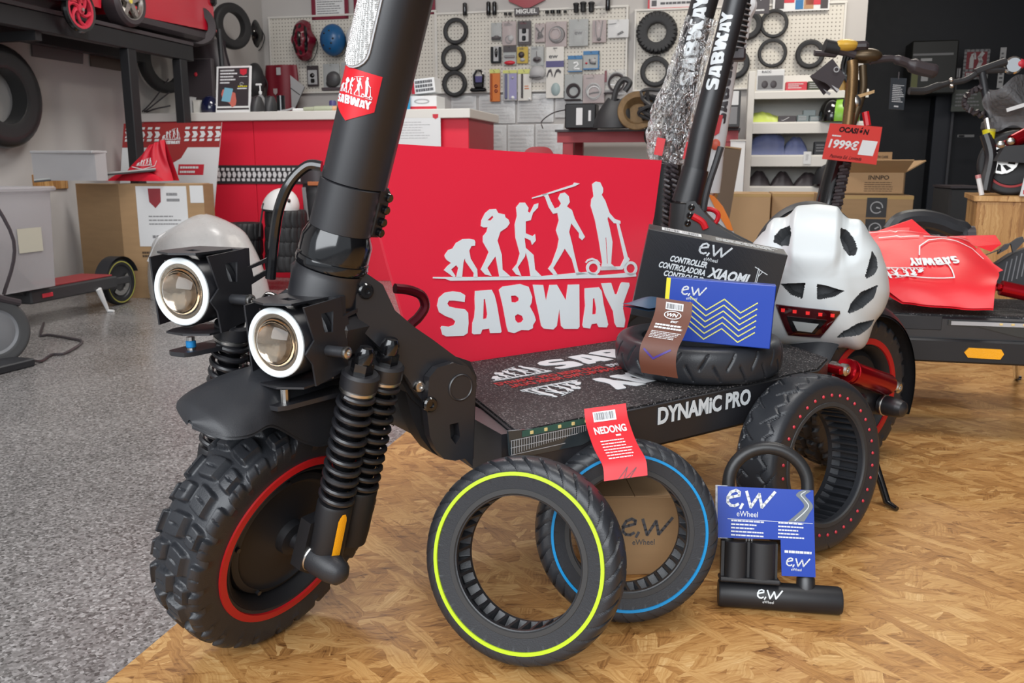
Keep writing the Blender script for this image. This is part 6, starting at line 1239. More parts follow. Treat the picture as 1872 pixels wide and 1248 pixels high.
f2, w2, h2 = pk(752, 143, 798, 176, CB+.14); f2.o.z = ztop + .002; f2 = f2.rot('z', rad(5)); t = thing('product_carton', 'black and white printed carton lying on the white and red one', 'box', f2(w2/2, 0, -.06)); mb = MB(); mb.box(f2, (w2/2, h2/2, -.06), (w2*.94, h2*.82, .12), .002); mb.build('carton_body', PAPER, t, 0)
mb = MB(); lines(mb, lambda x, y, d=0: f2(x, y, .0008+d), w2*.2, h2*.16, w2*.92, h2*.84, 3, .7, jag=.05); mb.build('lettering', INK, t, 0); mb = MB(); quad(mb, f2, w2*.04, h2*.1, w2*.16, h2*.9, .0008); mb.build('red_band', REDP, t, 0)
f, w, h = pk(718, 208, 806, 268, CB-.03); t = thing('paper_notice', 'white printed notice with a small emblem taped to the counter end', 'paper', f(w/2, 0)); mb = MB(); mb.box(f, (w/2, h/2, -.002), (w, h, .003)); mb.build('sheet', PAPER, t, 0); mb = MB(); lines(mb, f, w*.12, h*.22, w*.82, h*.78, 7, .18); mb.build('print_lines', LGRY, t, 0); mb = MB(); shield(mb, f.at(0, 0, .0002), w*.90, h*.9, w*.12, h*.15); mb.build('emblem', REDP, t, 0)
c = W((onb(828, 265, 6.0)).dot(RR), 6.0, onb(828, 292, 6.0).z); ring_tyre('leaning_tyre', 'black wheel half visible behind the counter end', c, (-RF*.9 + RR*.3).normalized(), .17, .03)
# monitor, cables and small things left on the counter
f, w, h = oncounter(345, 398, 104, CB+.25); t = thing('monitor', 'black monitor seen from behind at the left of the counter', 'monitor', f(w/2, 0)); mb = MB(); mb.box(f, (w/2, h*.62, -.02), (w, h*.7, .035), .006); mb.build('screen_housing', DKC, t); mb = MB(); mb.box(f, (w/2, h*.15, -.01), (.04, h*.3, .03)); mb.build('stand', DKC, t); mb = MB(); mb.box(f, (w/2, .006, -.02), (.16, .012, .12)); mb.build('base', DKC, t)
mb = MB(); mb.ball(f, (w*.45, h*.70, -.002), (.012, .014, .006), 12, 6); mb.build('red_badge', REDP, t)
f, w, h = oncounter(262, 312, 160, CB+.3); t = thing('laptop', 'open grey green laptop behind the rack posts', 'laptop', f(w/2, 0)); g_ = f.rot('x', rad(-14)); mb = MB(); mb.box(g_, (w*.75, h*.5, 0), (w*.6, h*.9, .01), .003); mb.build('screen_lid', mat('dull_teal', (.08, .11, .10), .4), t); mb = MB(); mb.box(f, (w*.75, .008, .09), (w*.6, .012, .17), .003); mb.build('keyboard_base', DGRY, t)
f, w, h = oncounter(258, 300, 190, CB+.05); t = thing('cable_bundle', 'black cables lying on the left end of the counter', 'cable', f(w/2, 0))
for k in range(3): mb = MB(); mb.tube(spline([f(0, .005+.006*k, 0), f(w*.4, .012, .02*k), f(w*.8, .03+.03*k, 0), f(w*1.3, .05+.08*k, -.04)], 5), .0045, 6); mb.build('cable', DKC, t)
for x0, x1, yt, m, lab in ((345, 357, 178, LGRY, 'small grey box right of the second rack post'), (360, 372, 184, CREAM, 'small cream box beside the small grey one on the counter')):
    f, w, h = oncounter(x0, x1, yt, CB+.1); t = thing('small_box', lab, 'box', f(w/2, 0, -.03)); mb = MB(); mb.box(f, (w/2, h/2, -.03), (w, h, .06), .003); mb.build('carton_body', m, t, 0); mb = MB(); mb.box(f, (w/2, h+.001, -.03), (w*1.02, .004, .062)); mb.build('lid', m, t, 0)
p = onb(384, 180, CB+.12); f = Fr(V((p.x, p.y, ctop+.055)), RR, -RF, UP); t = thing('counter_helmet', 'glossy dark blue helmet on the counter left of the poster', 'helmet', f(0) - UP*.05); mb = MB(); mb.ball(f, (0, 0, -.02), (.06, .06, .075), 20, 9, -.4, pi/2); mb.build('shell', mat('midnight_gloss', (.008, .01, .04), .15, coat=.6), t, 60); mb = MB(); mb.lathe(f, [(.05, -.056), (.058, -.053), (.058, -.045), (.05, -.043)], 20, True); mb.build('rim', DKC, t)
# backpack hanging from the counter behind the stem
f, w, h = pk(556, 308, 612, 440, 4.66); t = thing('backpack', 'black backpack hanging at the counter front, left of the stem', 'bag', f(w/2, 0)); mb = MB(); mb.grid(lambda u, v: f(w*(.05+.9*u), h*v, .07*sin(pi*u)**.5*(.6+.4*sin(v*3))), 18, 12); mb.grid(lambda u, v: f(w*(.05+.9*u), h*v, -.04), 18, 12); mb.build('bag_body', DGRY, t, 60)
mb = MB(); mb.grid(lambda u, v: f(w*(.0+1.05*u), h*(.80+.2*v), .085*sin(pi*u)**.5), 14, 4); mb.build('flap', DKC, t, 60); mb = MB(); mb.box(f, (w*.66, h*.80, .10), (w*.4, .022, .012), .003); mb.build('orange_pull', mat('rust_orange', (.45, .14, .05), .5), t)
mb = MB(); mb.tube([f(w*.3, h*.75, .09), f(w*.36, h*.3, .09)], .012, 6); mb.build('strap', GRY, t)
# roll-up banner
f, w, h = pk(204, 222, 378, 405, 4.48); d = f.o.z - FLOORZ; f.o.z = FLOORZ; h += d; f.y = (UP + RR*.16 + RF*.02).normalized(); f = Fr(f.o - RR*.02, f.x, f.y, -RF)
t = thing('rollup_banner', 'white and red printed banner with a tyre track stripe behind the rack posts', 'banner', f(w/2, 0)); mb = MB(); mb.box(f, (w/2, h/2, 0), (w, h, .004)); mb.build('banner_sheet', PAPER, t, 0)
yb0 = (onb(300, 266, 4.48).z - FLOORZ); mb = MB(); quad(mb, f, 0, yb0, w, h, .0026); poly(mb, f, [(w*.32, yb0+.001), (w*.68, yb0+.001), (w*.62, yb0-.06), (w*.5, yb0-.10), (w*.38, yb0-.06)], .0024, .0028); rb = mb.build('red_header', mat('brick_red_print', (.34, .03, .03), .5), t, 0)
mb = MB(); fn = lambda x, y, d=0: f(x, y, .0034+d); hh = h-yb0
for i in range(13):
    x = w*.02 + i*w/13
    if .34*w < x < .60*w: continue
    poly(mb, fn, [(x+.0, yb0+hh*.40), (x+.026, yb0+hh*.40), (x+.038, yb0+hh*.52), (x+.026, yb0+hh*.66), (x, yb0+hh*.66), (x+.012, yb0+hh*.52)], 0, .0008)
    for y in (.25, .74): poly(mb, fn, [(x+.002, yb0+hh*y), (x+.03, yb0+hh*y), (x+.034, yb0+hh*(y+.10)), (x+.006, yb0+hh*(y+.10))], 0, .0008)
figures(mb, fn, w*.40, yb0+hh*.30, w*.60, yb0+hh*.80); word(mb, fn, w*.40, yb0+hh*.12, w*.60, yb0+hh*.28); mb.build('track_and_emblem', PAPER, rb, 0)
mb = MB(); quad(mb, f, w*.60, yb0-.155, w*.86, yb0-.095, .0026); mb.build('red_label', REDP, t, 0); mb = MB(); lines(mb, lambda x, y, d=0: f(x, y, .0032+d), w*.62, yb0-.15, w*.84, yb0-.10, 2, .5); mb.build('label_print', PAPER, t, 0)
mb = MB(); fx = lambda x, y, d=0: f(w*x, yb0*y, .0028+d)
for a in range(2): stroke(mb, fx, [(.70+.10*a+.06*cos(k*pi/8), .18+.04*sin(k*pi/8)) for k in range(17)], .02)
stroke(mb, fx, [(.60, .66), (.66, .55), (.72, .40), (.66, .30), (.80, .24)], .035); mb.build('scooter_print', DKC, t, 0)
# ------------------------------------------------------------------ rack with the ride-on car
RA_ = -3.05
def pa(x, y, a=RA_): return ona(x, y, a)
rk = thing('storage_rack', 'black steel rack high on the left, carrying the toy car and a kick scooter', 'rack', W(RA_-.3, 4.0, FLOORZ))
lf = Fr((0, 0, 0), RF, UP, -RR)
b0, b1, b2 = pa(-60, 30), pa(0, 40), pa(352, 92); zb = pa(250, 92).z; zt = pa(250, 62).z; bf0, bf1 = pa(-40, 20).dot(RF), pa(352, 80).dot(RF)
mb = MB(); mb.box(RM, (RA_-.02, (bf0-.6+bf1)/2, (zb+zt)/2), (.05, bf1-bf0+.6, zt-zb), .003); mb.build('front_beam', MBLK, rk, 0)
mb = MB(); mb.box(RM, (RA_-.34, (bf0-.6+bf1)/2, (zb+zt)/2), (.05, bf1-bf0+.6, zt-zb), .003); mb.build('rear_beam', MBLK, rk, 0)
mb = MB(); mb.box(RM, (RA_-.18, (bf0-.6+bf1)/2, zt+.012), (.38, bf1-bf0+.6, .02), .002); mb.build('shelf_deck', DKC, rk, 0)
mb = MB(); mb.box(RM, (RA_+.002, (bf0-.6+bf1)/2, zt+.012), (.012, bf1-bf0+.6, .016)); mb.build('red_edge', mat('dull_red_edge', (.28, .03, .035), .5), rk, 0)
for bx in (pa(241, 100).dot(RF), pa(334, 100).dot(RF)):
    for a in (RA_-.02,):
        mb = MB(); mb.box(RM, (a, bx, (zb+FLOORZ)/2), (.055, .07, zb-FLOORZ), .004); mb.build('post', MBLK, rk, 0)
mb = MB(); mb.box(RM, (RA_-.18, bf0+.35, zb-.02), (.33, .04, .04)); mb.build('cross_bar', MBLK, rk, 0)
zr = zt + .0225
# car
car = thing('ride_on_car', 'glossy red ride-on toy car on the rack at the top left', 'toy car', W(RA_-.17, pa(290, 60).dot(RF), zr))
wc = pa(231, 8, RA_+.01); wr = .126; CRED = mat('car_red_gloss', (.55, .01, .03), .18, coat=.8)
bw0, bw1 = pa(176, 20).dot(RF), pa(392, 50).dot(RF); wcb = wc.dot(RF); zg = zr + .045
bfr = Fr(W(0, 0, 0), RF, UP, -RR)
prof = [(bw0-.5, zg+.02), (wcb-.17, zg+.02), (wcb-.15, zg+.16), (wcb-.06, zg+.24), (wcb+.06, zg+.24), (wcb+.15, zg+.16), (wcb+.17, zg+.03), (bw1-.06, zg+.05), (bw1+.02, zg+.12), (bw1+.03, zg+.30), (wcb+.1, zg+.42), (bw0-.5, zg+.45)]
mb = MB(); mb.prism(Fr(RR*(RA_-.01), RF, UP, -RR), prof, 0, .34); mb.build('body_shell', CRED, car, 20)
mb = MB(); mb.box(RM, (RA_-.17, (wcb+bw1)/2+.08, zg+.015), (.32, bw1-wcb-.10, .07), .02); mb.build('bumper_skirt', DKC, car)
mb = MB(); mb.box(RM, (RA_-.17, bw1+.02, zg+.16), (.2, .03, .12), .01); mb.build('grille', GBLK, car)
mb = MB(); mb.box(RM, (RA_-.17, bw1+.03, zg+.06), (.33, .03, .03), .01); mb.build('lip_spoiler', CRED, car)
mb = MB(); mb.box(RM, (RA_-.03, bw1+.015, zg+.23), (.09, .05, .06), .015); mb.build('headlamp', GBLK, car)
for a, nm in ((RA_+.01, 0), (RA_-.33, 1)):
    wf = Fr(W(a, wcb, zr+wr), RF, UP, RR)
    mb = MB(); mb.lathe(wf, [(wr*.72, .035), (wr*.9, .038), (wr, .022), (wr, -.05), (wr*.7, -.06)], 40, True); wl = mb.build('wheel', DKC, car)
    mb = MB(); mb.lathe(wf, [(wr*.66, .02), (wr*.70, .036), (wr*.74, .037), (wr*.74, .0)], 36, True); mb.lathe(wf, [(0, .0), (wr*.7, .0), (wr*.7, -.03)], 24); mb.build('rim', STEEL, wl)
    mb = MB()
    for k in range(5):
        g_ = wf.rot('z', k*2*pi/5+.35); mb.prism(g_, [(wr*.10, -.018), (wr*.68, -.010), (wr*.68, .010), (wr*.10, .018)], .008, .028)
    mb.cyl(wf, wr*.16, .0, .030, 16); mb.build('spoke_star', STEEL, wl)
    mb = MB(); mb.cyl(wf, wr*.10, .029, .033, 14); mb.build('hub_cap', mat('hub_yellow', (.75, .62, .12), .3), wl)
    mb = MB(); mb.prism(wf, [(wr*.25*cos(t), wr*.25*sin(t)) for t in (-.9, -.6, -.2)] + [(wr*.6*cos(t), wr*.6*sin(t)) for t in (-.2, -.5, -.9)], .002, .012); mb.build('brake_caliper', RED, wl)
wf = Fr(W(RA_-.06, bw1-.10, zr+wr*.93), (RF*.8 + RR*.6).normalized(), UP, (RR*.8 - RF*.6).normalized()); mb = MB(); mb.lathe(wf, [(wr*.5, .03), (wr*.85, .035), (wr*.93, .02), (wr*.93, -.06)], 36, True); mb.build('wheel', DKC, car)
# kick scooter wheel on the rack
ks = thing('kick_scooter', 'child kick scooter with a red wheel next to the toy car', 'scooter', pa(143, 52, RA_+.06)); kc = pa(144, 18, RA_+.06); kr = .104
wf = Fr(kc, RF, UP, RR); mb = MB(); mb.lathe(wf, [(kr*.82, .012), (kr*.95, .014), (kr, .0), (kr*.95, -.014), (kr*.82, -.012)], 36, True); mb.build('tyre', GBLK, ks)
mb = MB(); mb.lathe(wf, [(kr*.70, .012), (kr*.82, .013), (kr*.82, -.012), (kr*.70, -.012)], 36, True); mb.cyl(wf, kr*.2, -.014, .016, 16)
for k in range(6):
    p = [(kr*(.15+.6*t), k*pi/3 + 1.0*t) for t in [j/5 for j in range(6)]]; mb.tube([wf(r*cos(a), r*sin(a), 0) for r, a in p], [.011, .009, .008, .008, .009, .011], 6)
mb.build('spoked_rim', mat('kick_red', (.55, .03, .06), .35), ks); mb = MB(); mb.cyl(wf, .008, -.03, .026, 10); mb.build('axle', STEEL, ks)
mb = MB(); mb.box(wf, (-.02, .115, .0), (.055, .13, .05), .004); mb.build('fork', mat('taxi_yellow', (.85, .48, .02), .35), ks); mb = MB(); mb.box(wf, (-.30, .04, 0), (.42, .03, .09), .006); mb.build('deck', DKC, ks)
# things on the left wall
def leftwall(name, label, cat, quadpx, m, a=AL+.012, th=.008, deco=None):
    P = [ona(x, y, a) for x, y in quadpx]; o = P[3]; g_ = Fr(o, RF, UP, RR); ps = [((p-o).dot(RF), (p-o).z) for p in P]; t = thing(name, label, cat, o)
    mb = MB(); mb.prism(g_, ps, -th, 0); mb.build('sheet', m, t, 0)
    if deco: deco(t, g_, ps)
    return t
def photo_d(t, g_, ps):
    w, h = ps[1][0], ps[1][1]; mb = MB(); poly(mb, g_, [(w*.05, .30), (w*.3, .34), (w*.95, .22), (w*.95, .20), (w*.35, .24)], 0, .001); stroke(mb, g_, [(w*.75, .11), (w*.95, .13)], .02, .001); mb.build('picture_detail', DGRY, t, 0)
leftwall('wall_picture', 'long dull grey photograph on the left wall under the rack', 'picture', ((58, 60), (153, 85), (152, 117), (60, 103)), mat('dusk_photo', (.13, .11, .115), .4), deco=photo_d)
leftwall('wall_picture', 'dark brown photograph on the left wall next to the rack post', 'picture', ((165, 86), (224, 98), (223, 130), (167, 121)), mat('umber_photo', (.085, .055, .04), .4), deco=lambda t, g_, ps: (lambda mb: (quad(mb, g_, .02, ps[1][1]*.72, ps[1][0]*.9, ps[1][1]*.9, .001), mb.build('picture_detail', mat('ochre_photo', (.16, .10, .05), .5), t, 0)))(MB()))
leftwall('wall_socket', 'white wall socket on the left wall below the inner tube', 'socket', ((34, 229), (57, 232), (57, 241), (34, 238)), CREAM, deco=lambda t, g_, ps: (lambda mb: (mb.cyl(g_.at(ps[1][0]*.7, ps[1][1]*.5), .02, 0, .006, 12), mb.build('knob', WHM, t)))(MB()))
c = ona(-2, 176, AL+.07); ring_tyre('inner_tube', 'fat black inner tube hanging on the left wall at the photo edge', c, RR, .245, .058, None, mat('inner_tube_rubber', (.02, .021, .022), .3), r2=.05)
c = ona(300, 112, AL+.10); ring_tyre('spare_tyre', 'black tyre hanging on the left wall between the two rack posts', c, (RR*.9-RF*.2).normalized(), .19, .032)
t = thing('hanging_jacket', 'black garment hanging at the end of the rack with a small red badge', 'jacket', W(AL+.35, 5.2, onb(370, 170, 5.2).z)); f, w, h = pk(346, 75, 425, 165, 5.3)
mb = MB(); mb.grid(lambda u, v: f(w*(u*.9+.05*sin(v*5)), h*v, .06*sin(pi*u)**.5+.002*sin(u*25)), 22, 10); mb.grid(lambda u, v: f(w*(u*.9+.05*sin(v*5)), h*v, -.03), 22, 10); mb.build('garment', DKC, t, 60); mb = MB(); mb.ball(f, (w*.24, h*.58, .06), (.014, .02, .006), 12, 6); mb.build('badge', REDP, t); mb = MB(); mb.tube([f(w*.86, 0, .03), f(w*.84, h*1.2, .03)], .016, 8); mb.build('hanging_strap', PLA, t)
# ------------------------------------------------------------------ cartons, bin, sheet, bag on the left
f, w, h = pk(108, 337, 352, 480, 3.90); f = Fr(V((f.o.x, f.o.y, FLOORZ)), RR, UP, -RF); hh = onb(200, 337, 3.90).z - FLOORZ
edge = (onb(216, 337, 3.90)-f.o).dot(RR); g_ = Fr(f(edge, 0), (RR*.96 + RF*.28).normalized(), UP, (-RF*.96 + RR*.28).normalized()); wr_ = w-edge+.03
lc_ = thing('shipping_carton', 'big brown shipping carton with a white emblem sheet, behind the red deck', 'box', f(edge, 0, -.15))
mb = MB(); mb.prism(Fr(f(0, 0), f.x, -f.z, UP), [(edge, 0), (edge+wr_*.96, wr_*.28), (edge+wr_*.96-.06, wr_*.28+.19), (0-.02, .2)], 0, hh); mb.build('carton_body', CARD, lc_, 0)
mb = MB(); mb.prism(Fr(f(0, 0), f.x, -f.z, UP), [(edge-.01, .002), (edge+wr_*.95, wr_*.28), (edge+wr_*.95-.05, wr_*.28+.15), (edge-.06, .14)], hh+.0005, hh+.004); mb.build('lid_flap', CARDL, lc_, 0)
fx = lambda x, y, d=0: g_(x*wr_, y*hh, .0008+d)
mb = MB(); quad(mb, fx, .20, .46, .80, .985); quad(mb, fx, .84, .84, 1.0, .99); lab_ = mb.build('label_sheet', PAPER, lc_, 0)
mb = MB(); shield(mb, lambda x, y, d=0: g_(x, y, .0014+d), .42*wr_, .88*hh, .15*wr_, .17*hh); mb.build('emblem', mat('label_crimson', (.30, .02, .03), .5), lab_, 0)
mb = MB(); lines(mb, fx, .56, .84, .72, .94, 2, .5, .0008); mb.build('label_print', GRY, lab_, 0); mb = MB(); lines(mb, fx, .33, .64, .72, .74, 3, .3, .0008); mb.build('label_print', GRY, lab_, 0); mb = MB(); lines(mb, fx, .36, .53, .72, .56, 1, .8, .0008); mb.build('label_print', GRY, lab_, 0)
mb = MB(); lines(mb, fx, .22, .36, .5, .42, 2, .6); stroke(mb, fx, [(.85, .5), (.97, .5), (.97, .62), (.85, .62), (.85, .5)], .012, .001); mb.build('box_print', mat('brown_print', (.07, .04, .02), .6), lc_, 0)
zt_ = FLOORZ + hh + .005
sh = thing('glass_sheet', 'long thin grey glass sheet lying on the shipping carton', 'sheet', f(.1, hh+.006, -.1)); p0, p1 = onb(62, 333, 3.60), onb(285, 312, 3.95); ax = (p1-p0).normalized(); mb = MB(); F_ = Fr(p0 + UP*.01, ax, (RF - ax*RF.dot(ax)).normalized(), UP); mb.box(F_, ((p1-p0).length/2, .05, .0), ((p1-p0).length, .10, .008), .001); mb.build('pane', mat('sheet_edge', (.42, .43, .42), .2), sh, 0); mb = MB(); mb.box(F_, ((p1-p0).length/2, .004, -.008), ((p1-p0).length, .012, .006)); mb.build('edge_strip', DGRY, sh, 0)
f2, w2, h2 = pk(62, 276, 172, 330, 3.64); t = thing('plastic_tub', 'milky white plastic tub on the glass sheet against the left wall', 'tub', f2(w2/2, 0, -.1)); MILK = mat('milky_plastic', (.52, .51, .52), .3, alpha=.8); mb = MB(); mb.prism(Fr(f2(0, 0), f2.x, -f2.z, UP), [(.0, 0), (w2, .02), (w2*1.02, .09), (.02, .09)], 0, h2*.94); mb.build('tub_body', MILK, t, 0); mb = MB(); mb.box(f2, (w2/2, h2*.96, -.05), (w2*1.04, .014, .11), .004); mb.build('lid', MILK, t, 0)
f2, w2, h2 = pk(-10, 319, 65, 346, 3.9); t = thing('board_offcut', 'brown strand board offcut on top of the clear bin', 'board', f2(w2/2, 0, -.1)); mb = MB(); mb.box(f2, (w2/2, h2/2, -.12), (w2, h2, .24), .002); mb.build('board', CRM, t, 0)
# red bag on the carton
c = onb(268, 330, 4.02); f2 = Fr(V((c.x, c.y, zt_+.012)), RR, UP, -RF); t = thing('red_bag', 'crumpled bright red bag with a white emblem on top of the shipping carton', 'bag', f2(0)); BR = mat('bright_red_cloth', (.62, .01, .03), .45, bump=.3, bscale=18)
ou = [(-.15, 0), (.15, 0), (.15, .07), (.125, .15), (.115, .205), (.03, .185), (-.02, .13), (-.05, .075), (-.12, .04)]
mb = MB(); mb.grid(lambda u, v: f2((-.15+.30*u)*(1-.72*v)+.075*v, .205*v*(1-.14*(1-u)*v), .05*sin(pi*u)**.6*(1-.8*v)+.008*sin(u*17+v*6)), 24, 14); mb.grid(lambda u, v: f2((-.15+.30*u)*(1-.72*v)+.075*v, .205*v*(1-.14*(1-u)*v), -.06*(1-.8*v)), 24, 14); mb.build('bag_body', BR, t, 60)
mb = MB(); mb.grid(lambda u, v: f2(-.17+.32*u, .055*sin(pi*u)**.7*(1-v*v), .07+.03*v), 18, 6); mb.grid(lambda u, v: f2(-.17+.32*u, 0, .02+.08*v), 10, 3); mb.build('front_fold', BR, t, 60)
q = lambda x, y, d=0: f2(x*(1-.55*y/.205)+.06*y/.205, y, .058*(1-.8*y/.205)+.004+d); mb = MB(); figures(mb, q, -.06, .075, .06, .115); stroke(mb, q, [(-.08, .07), (.0, .058), (.08, .075), (.09, .10)], .004); stroke(mb, q, [(.02, .05), (.06, .05)], .005); stroke(mb, q, [(.04, .04), (.04, .06)], .005); mb.build('emblem', PAPER, t, 0)
# clear bin on the grey scooter's red deck -- scooter first
ls = thing('parked_scooter', 'black scooter with a red deck and yellow striped wheel parked on the left', 'scooter', (-1.9, 3.9, FLOORZ))
rwc = onz(225, 556, FLOORZ); wrr = .112; ldir = V((RF.x, RF.y, 0)); LA = rwc.dot(RR)
LSF = Fr(V((0, 0, 0)), RF, UP, RR); rb_ = rwc.dot(RF)
wf = Fr(W(LA-.02, rb_, FLOORZ+wrr), RF, UP, RR)
mb = MB(); tyre_body(mb, wf, wrr, .05, wrr-.03, None, None, 64, 12, .35); w_ = mb.build('rear_tyre', RUB, ls); mb = MB(); flat_ring(mb, wf, wrr-.016, wrr-.010, .0245, .001, 48); mb.build('yellow_stripe', mat('dull_yellow', (.42, .40, .08), .5), w_)
mb = MB(); mb.lathe(wf, [(0, .0), (.05, .004), (.078, .012), (.082, .018), (.082, -.02)], 36); mb.build('hub', DGRY, ls); mb = MB(); mb.lathe(wf, [(.045, .016), (.066, .018), (.066, .012), (.045, .010)], 24, True, a0=-2.4, a1=.6); mb.build('brake_disc', STEEL, ls)
mb = MB(); mb.grid(lambda u, v: wf((wrr+.012)*cos(rad(20+150*u)), (wrr+.012)*sin(rad(20+150*u)), .034*(2*v-1)), 20, 4); mb.grid(lambda u, v: wf((wrr+.008)*cos(rad(20+150*u)), (wrr+.008)*sin(rad(20+150*u)), .034*(2*v-1)), 20, 4); mb.build('mudguard', PLA, ls, 60)
fb_ = ona(35, 545, LA+.05).dot(RF); zd_ = onplane(110, 530, RR*(LA+.06), RR).z
zd_ = FLOORZ + .165
mb = MB(); mb.box(LSF, ((fb_+rb_)/2-.04, zd_-.035, LA-.02), (rb_-fb_-.16, .055, .19), .006); mb.build('deck_body', DGRY, ls); mb = MB(); mb.box(LSF, ((fb_+rb_)/2-.04, zd_-.004, LA-.03), (rb_-fb_-.18, .008, .17), .002); mb.build('deck_mat', mat('brick_red_rubber', (.30, .035, .04), .6), ls)
mb = MB(); mb.box(LSF, (rb_-.09, FLOORZ+.125, LA+.035), (.20, .035, .02), .004); mb.build('rear_arm', DGRY, ls); mb = MB(); mb.box(LSF, (fb_+.13, zd_-.035, LA+.077), (.06, .018, .006), .002); mb.build('red_reflector', REDP, ls)
mb = MB(); mb.prism(LSF, [(fb_+.10, zd_-.06), (fb_+.10, zd_), (fb_+.0, zd_+.10), (fb_-.16, zd_+.30), (fb_-.22, zd_+.28), (fb_-.05, zd_+.02)], LA-.07, LA+.05); mb.build('neck', DGRY, ls)
k0, k1 = ona(180, 528, LA+.08), onz(198, 568, FLOORZ+.006); mb = MB(); mb.tube([k0, k0.lerp(k1, .85), k1 + RF*-.0, k1 + RR*.03], [.014, .008, .007, .006], 8); mb.build('kickstand', WHM, ls)
wf2 = Fr(W(LA+.0, fb_-.30, FLOORZ+.115), RF, UP, RR)
# bin
P0 = ona(0, 505, LA-.06); bl = .50; bx0 = ona(104, 500, LA+.1).dot(RF) - bl; binf = Fr(W(LA-.19, bx0, zd_+.002), RF, UP, RR)
t = thing('clear_bin', 'clear plastic storage bin with a paper label standing on the red deck', 'bin', binf(.2, 0)); BIN = mat('frosted_bin', (.56, .54, .56), .22, alpha=.42)
bh_, bd_ = onplane(100, 345, RR*(LA+.1), RR).z - zd_, .30
mb = MB(); s_ = .94
for (a, b_, c_, d_) in ((0, bl, 0, .003), (0, bl, bd_-.003, bd_), (0, .003, 0, bd_), (bl-.003, bl, 0, bd_)):
    vs = [binf(bl/2+(x-bl/2)*(s_ if y == 0 else 1), y, bd_/2+(z-bd_/2)*(s_ if y == 0 else 1)) for x in (a, b_) for y in (0, bh_) for z in (c_, d_)]; mb.add(vs, [(0,1,3,2),(4,6,7,5),(0,4,5,1),(2,3,7,6),(0,2,6,4),(1,5,7,3)])
mb.box(binf, (bl/2, .002, bd_/2), (bl*s_, .004, bd_*s_)); mb.build('bin_body', BIN, t, 0)
mb = MB(); mb.tube([binf(x, bh_, z) for x, z in ((-.01, -.01), (bl+.01, -.01), (bl+.01, bd_+.01), (-.01, bd_+.01))], .010, 6, True); mb.build('bin_rim', BIN, t)
mb = MB(); quad(mb, lambda x, y, d=0: binf(x, y, bd_*.975+.006+d), .30, bh_*.38, .43, bh_*.62); mb.build('paper_label', mat('ivory_paper', (.55, .53, .44), .6), t, 0)
mb = MB(); mb.ball(binf, (.25, bh_*.3, bd_*.5), (.17, bh_*.26, .11), 20, 10); mb.build('contents', GRY, t, 70)
# nearest grey wheel at the left edge, with cable and black plate
c = onz(-8, 668, FLOORZ); gr_ = .118; cfr = W(c.dot(RR), c.dot(RF), FLOORZ+gr_); gs = thing('grey_wheel_scooter', 'front wheel of another scooter with a grey tyre at the left edge', 'scooter', cfr - UP*gr_)
wf = Fr(cfr, (RF*.9 - RR*.43).normalized(), UP, (RR*.9 + RF*.43).normalized()*-1)
wf = Fr(cfr, (RF*.88 + RR*.47).normalized(), UP, (RR*.88 - RF*.47).normalized()); mb = MB(); tyre_body(mb, wf, gr_, .055, .078, None, None, 72, 14, .3); mb.build('front_tyre', mat('dusty_rubber', (.07, .07, .072), .6), gs)
mb = MB(); mb.lathe(wf, [(0, .02), (.03, .022), (.07, .014), (.08, .022), (.08, -.02)], 40); mb.build('hub', GRY, gs); mb = MB(); mb.tube(spline([wf(-.03, .20, .02), wf(.0, .13, .03), wf(.09, .09, .02)], 5), .012, 8); mb.build('mudguard_arm', DKC, gs); mb = MB(); mb.tube(spline([wf(.05, .12, .0), wf(.10, .30, .0), wf(.02, .52, -.04)], 6), .006, 6); mb.build('cable', DKC, gs); mb = MB(); mb.box(wf, (-.12, .16, .02), (.24, .06, .09), .01); mb.build('fork_arm', DKC, gs)
p0, p1 = onz(-30, 690, FLOORZ), onz(58, 668, FLOORZ); t = thing('floor_plate', 'flat black box lying on the grey floor at the left edge', 'box', (p0+p1)/2); ax = (p1-p0).normalized(); F_ = Fr(p0, ax, UP.cross(ax), UP); mb = MB(); mb.box(F_, ((p1-p0).length/2, .06, .014), ((p1-p0).length, .16, .026), .004); mb.build('case', PLA, t); mb = MB(); mb.tube(spline([p1 + UP*.02] + [onz(x, y, FLOORZ+.006) for x, y in ((75, 660), (95, 648), (120, 645), (150, 625), (128, 618), (90, 612), (74, 612), (80, 590))], 5), .005, 6); mb.build('cable', DKC, t)
# bubble-wrapped bundle
c = onz(355, 548, FLOORZ); f2 = Fr(V((c.x, c.y, FLOORZ)) + RF*.14, RR, RF, UP); hb = onplane(345, 402, c + RF*.2, RF).z - FLOORZ
t = thing('wrapped_bundle', 'big bundle in white translucent bubble wrap between the carton and the headlights', 'bundle', f2(0))
def bun(u, v, k=1.0):
    a = 2*pi*u; r = (1-.40*v**2.2)*(1+.05*sin(3*a+1)+.03*sin(7*a)); z = hb*v*(1-.14*cos(a-2.6)*v)
    s_ = sqrt(max(0, 1-max(0, (v-.75)/.25)**2)) if v > .75 else 1
    return f2(.30*r*cos(a)*s_*k - .05*v, .25*r*sin(a)*s_*k, z*k)
mb = MB(); mb.grid(lambda u, v: bun(u, v), 48, 24, cu=True); mb.build('bubble_wrap', mat('bubble_wrap_white', (.50, .49, .485), .28, bump=1, bscale=22), t, 70)
mb = MB(); mb.tube([bun(.62, .5, 1.01), bun(.66, .8, 1.01), bun(.72, .99, 1.0)], .006, 6); mb.tube([bun(.45, .4, 1.01), bun(.55, .85, 1.01)], .006, 6); mb.build('film_fold', WHM, t)
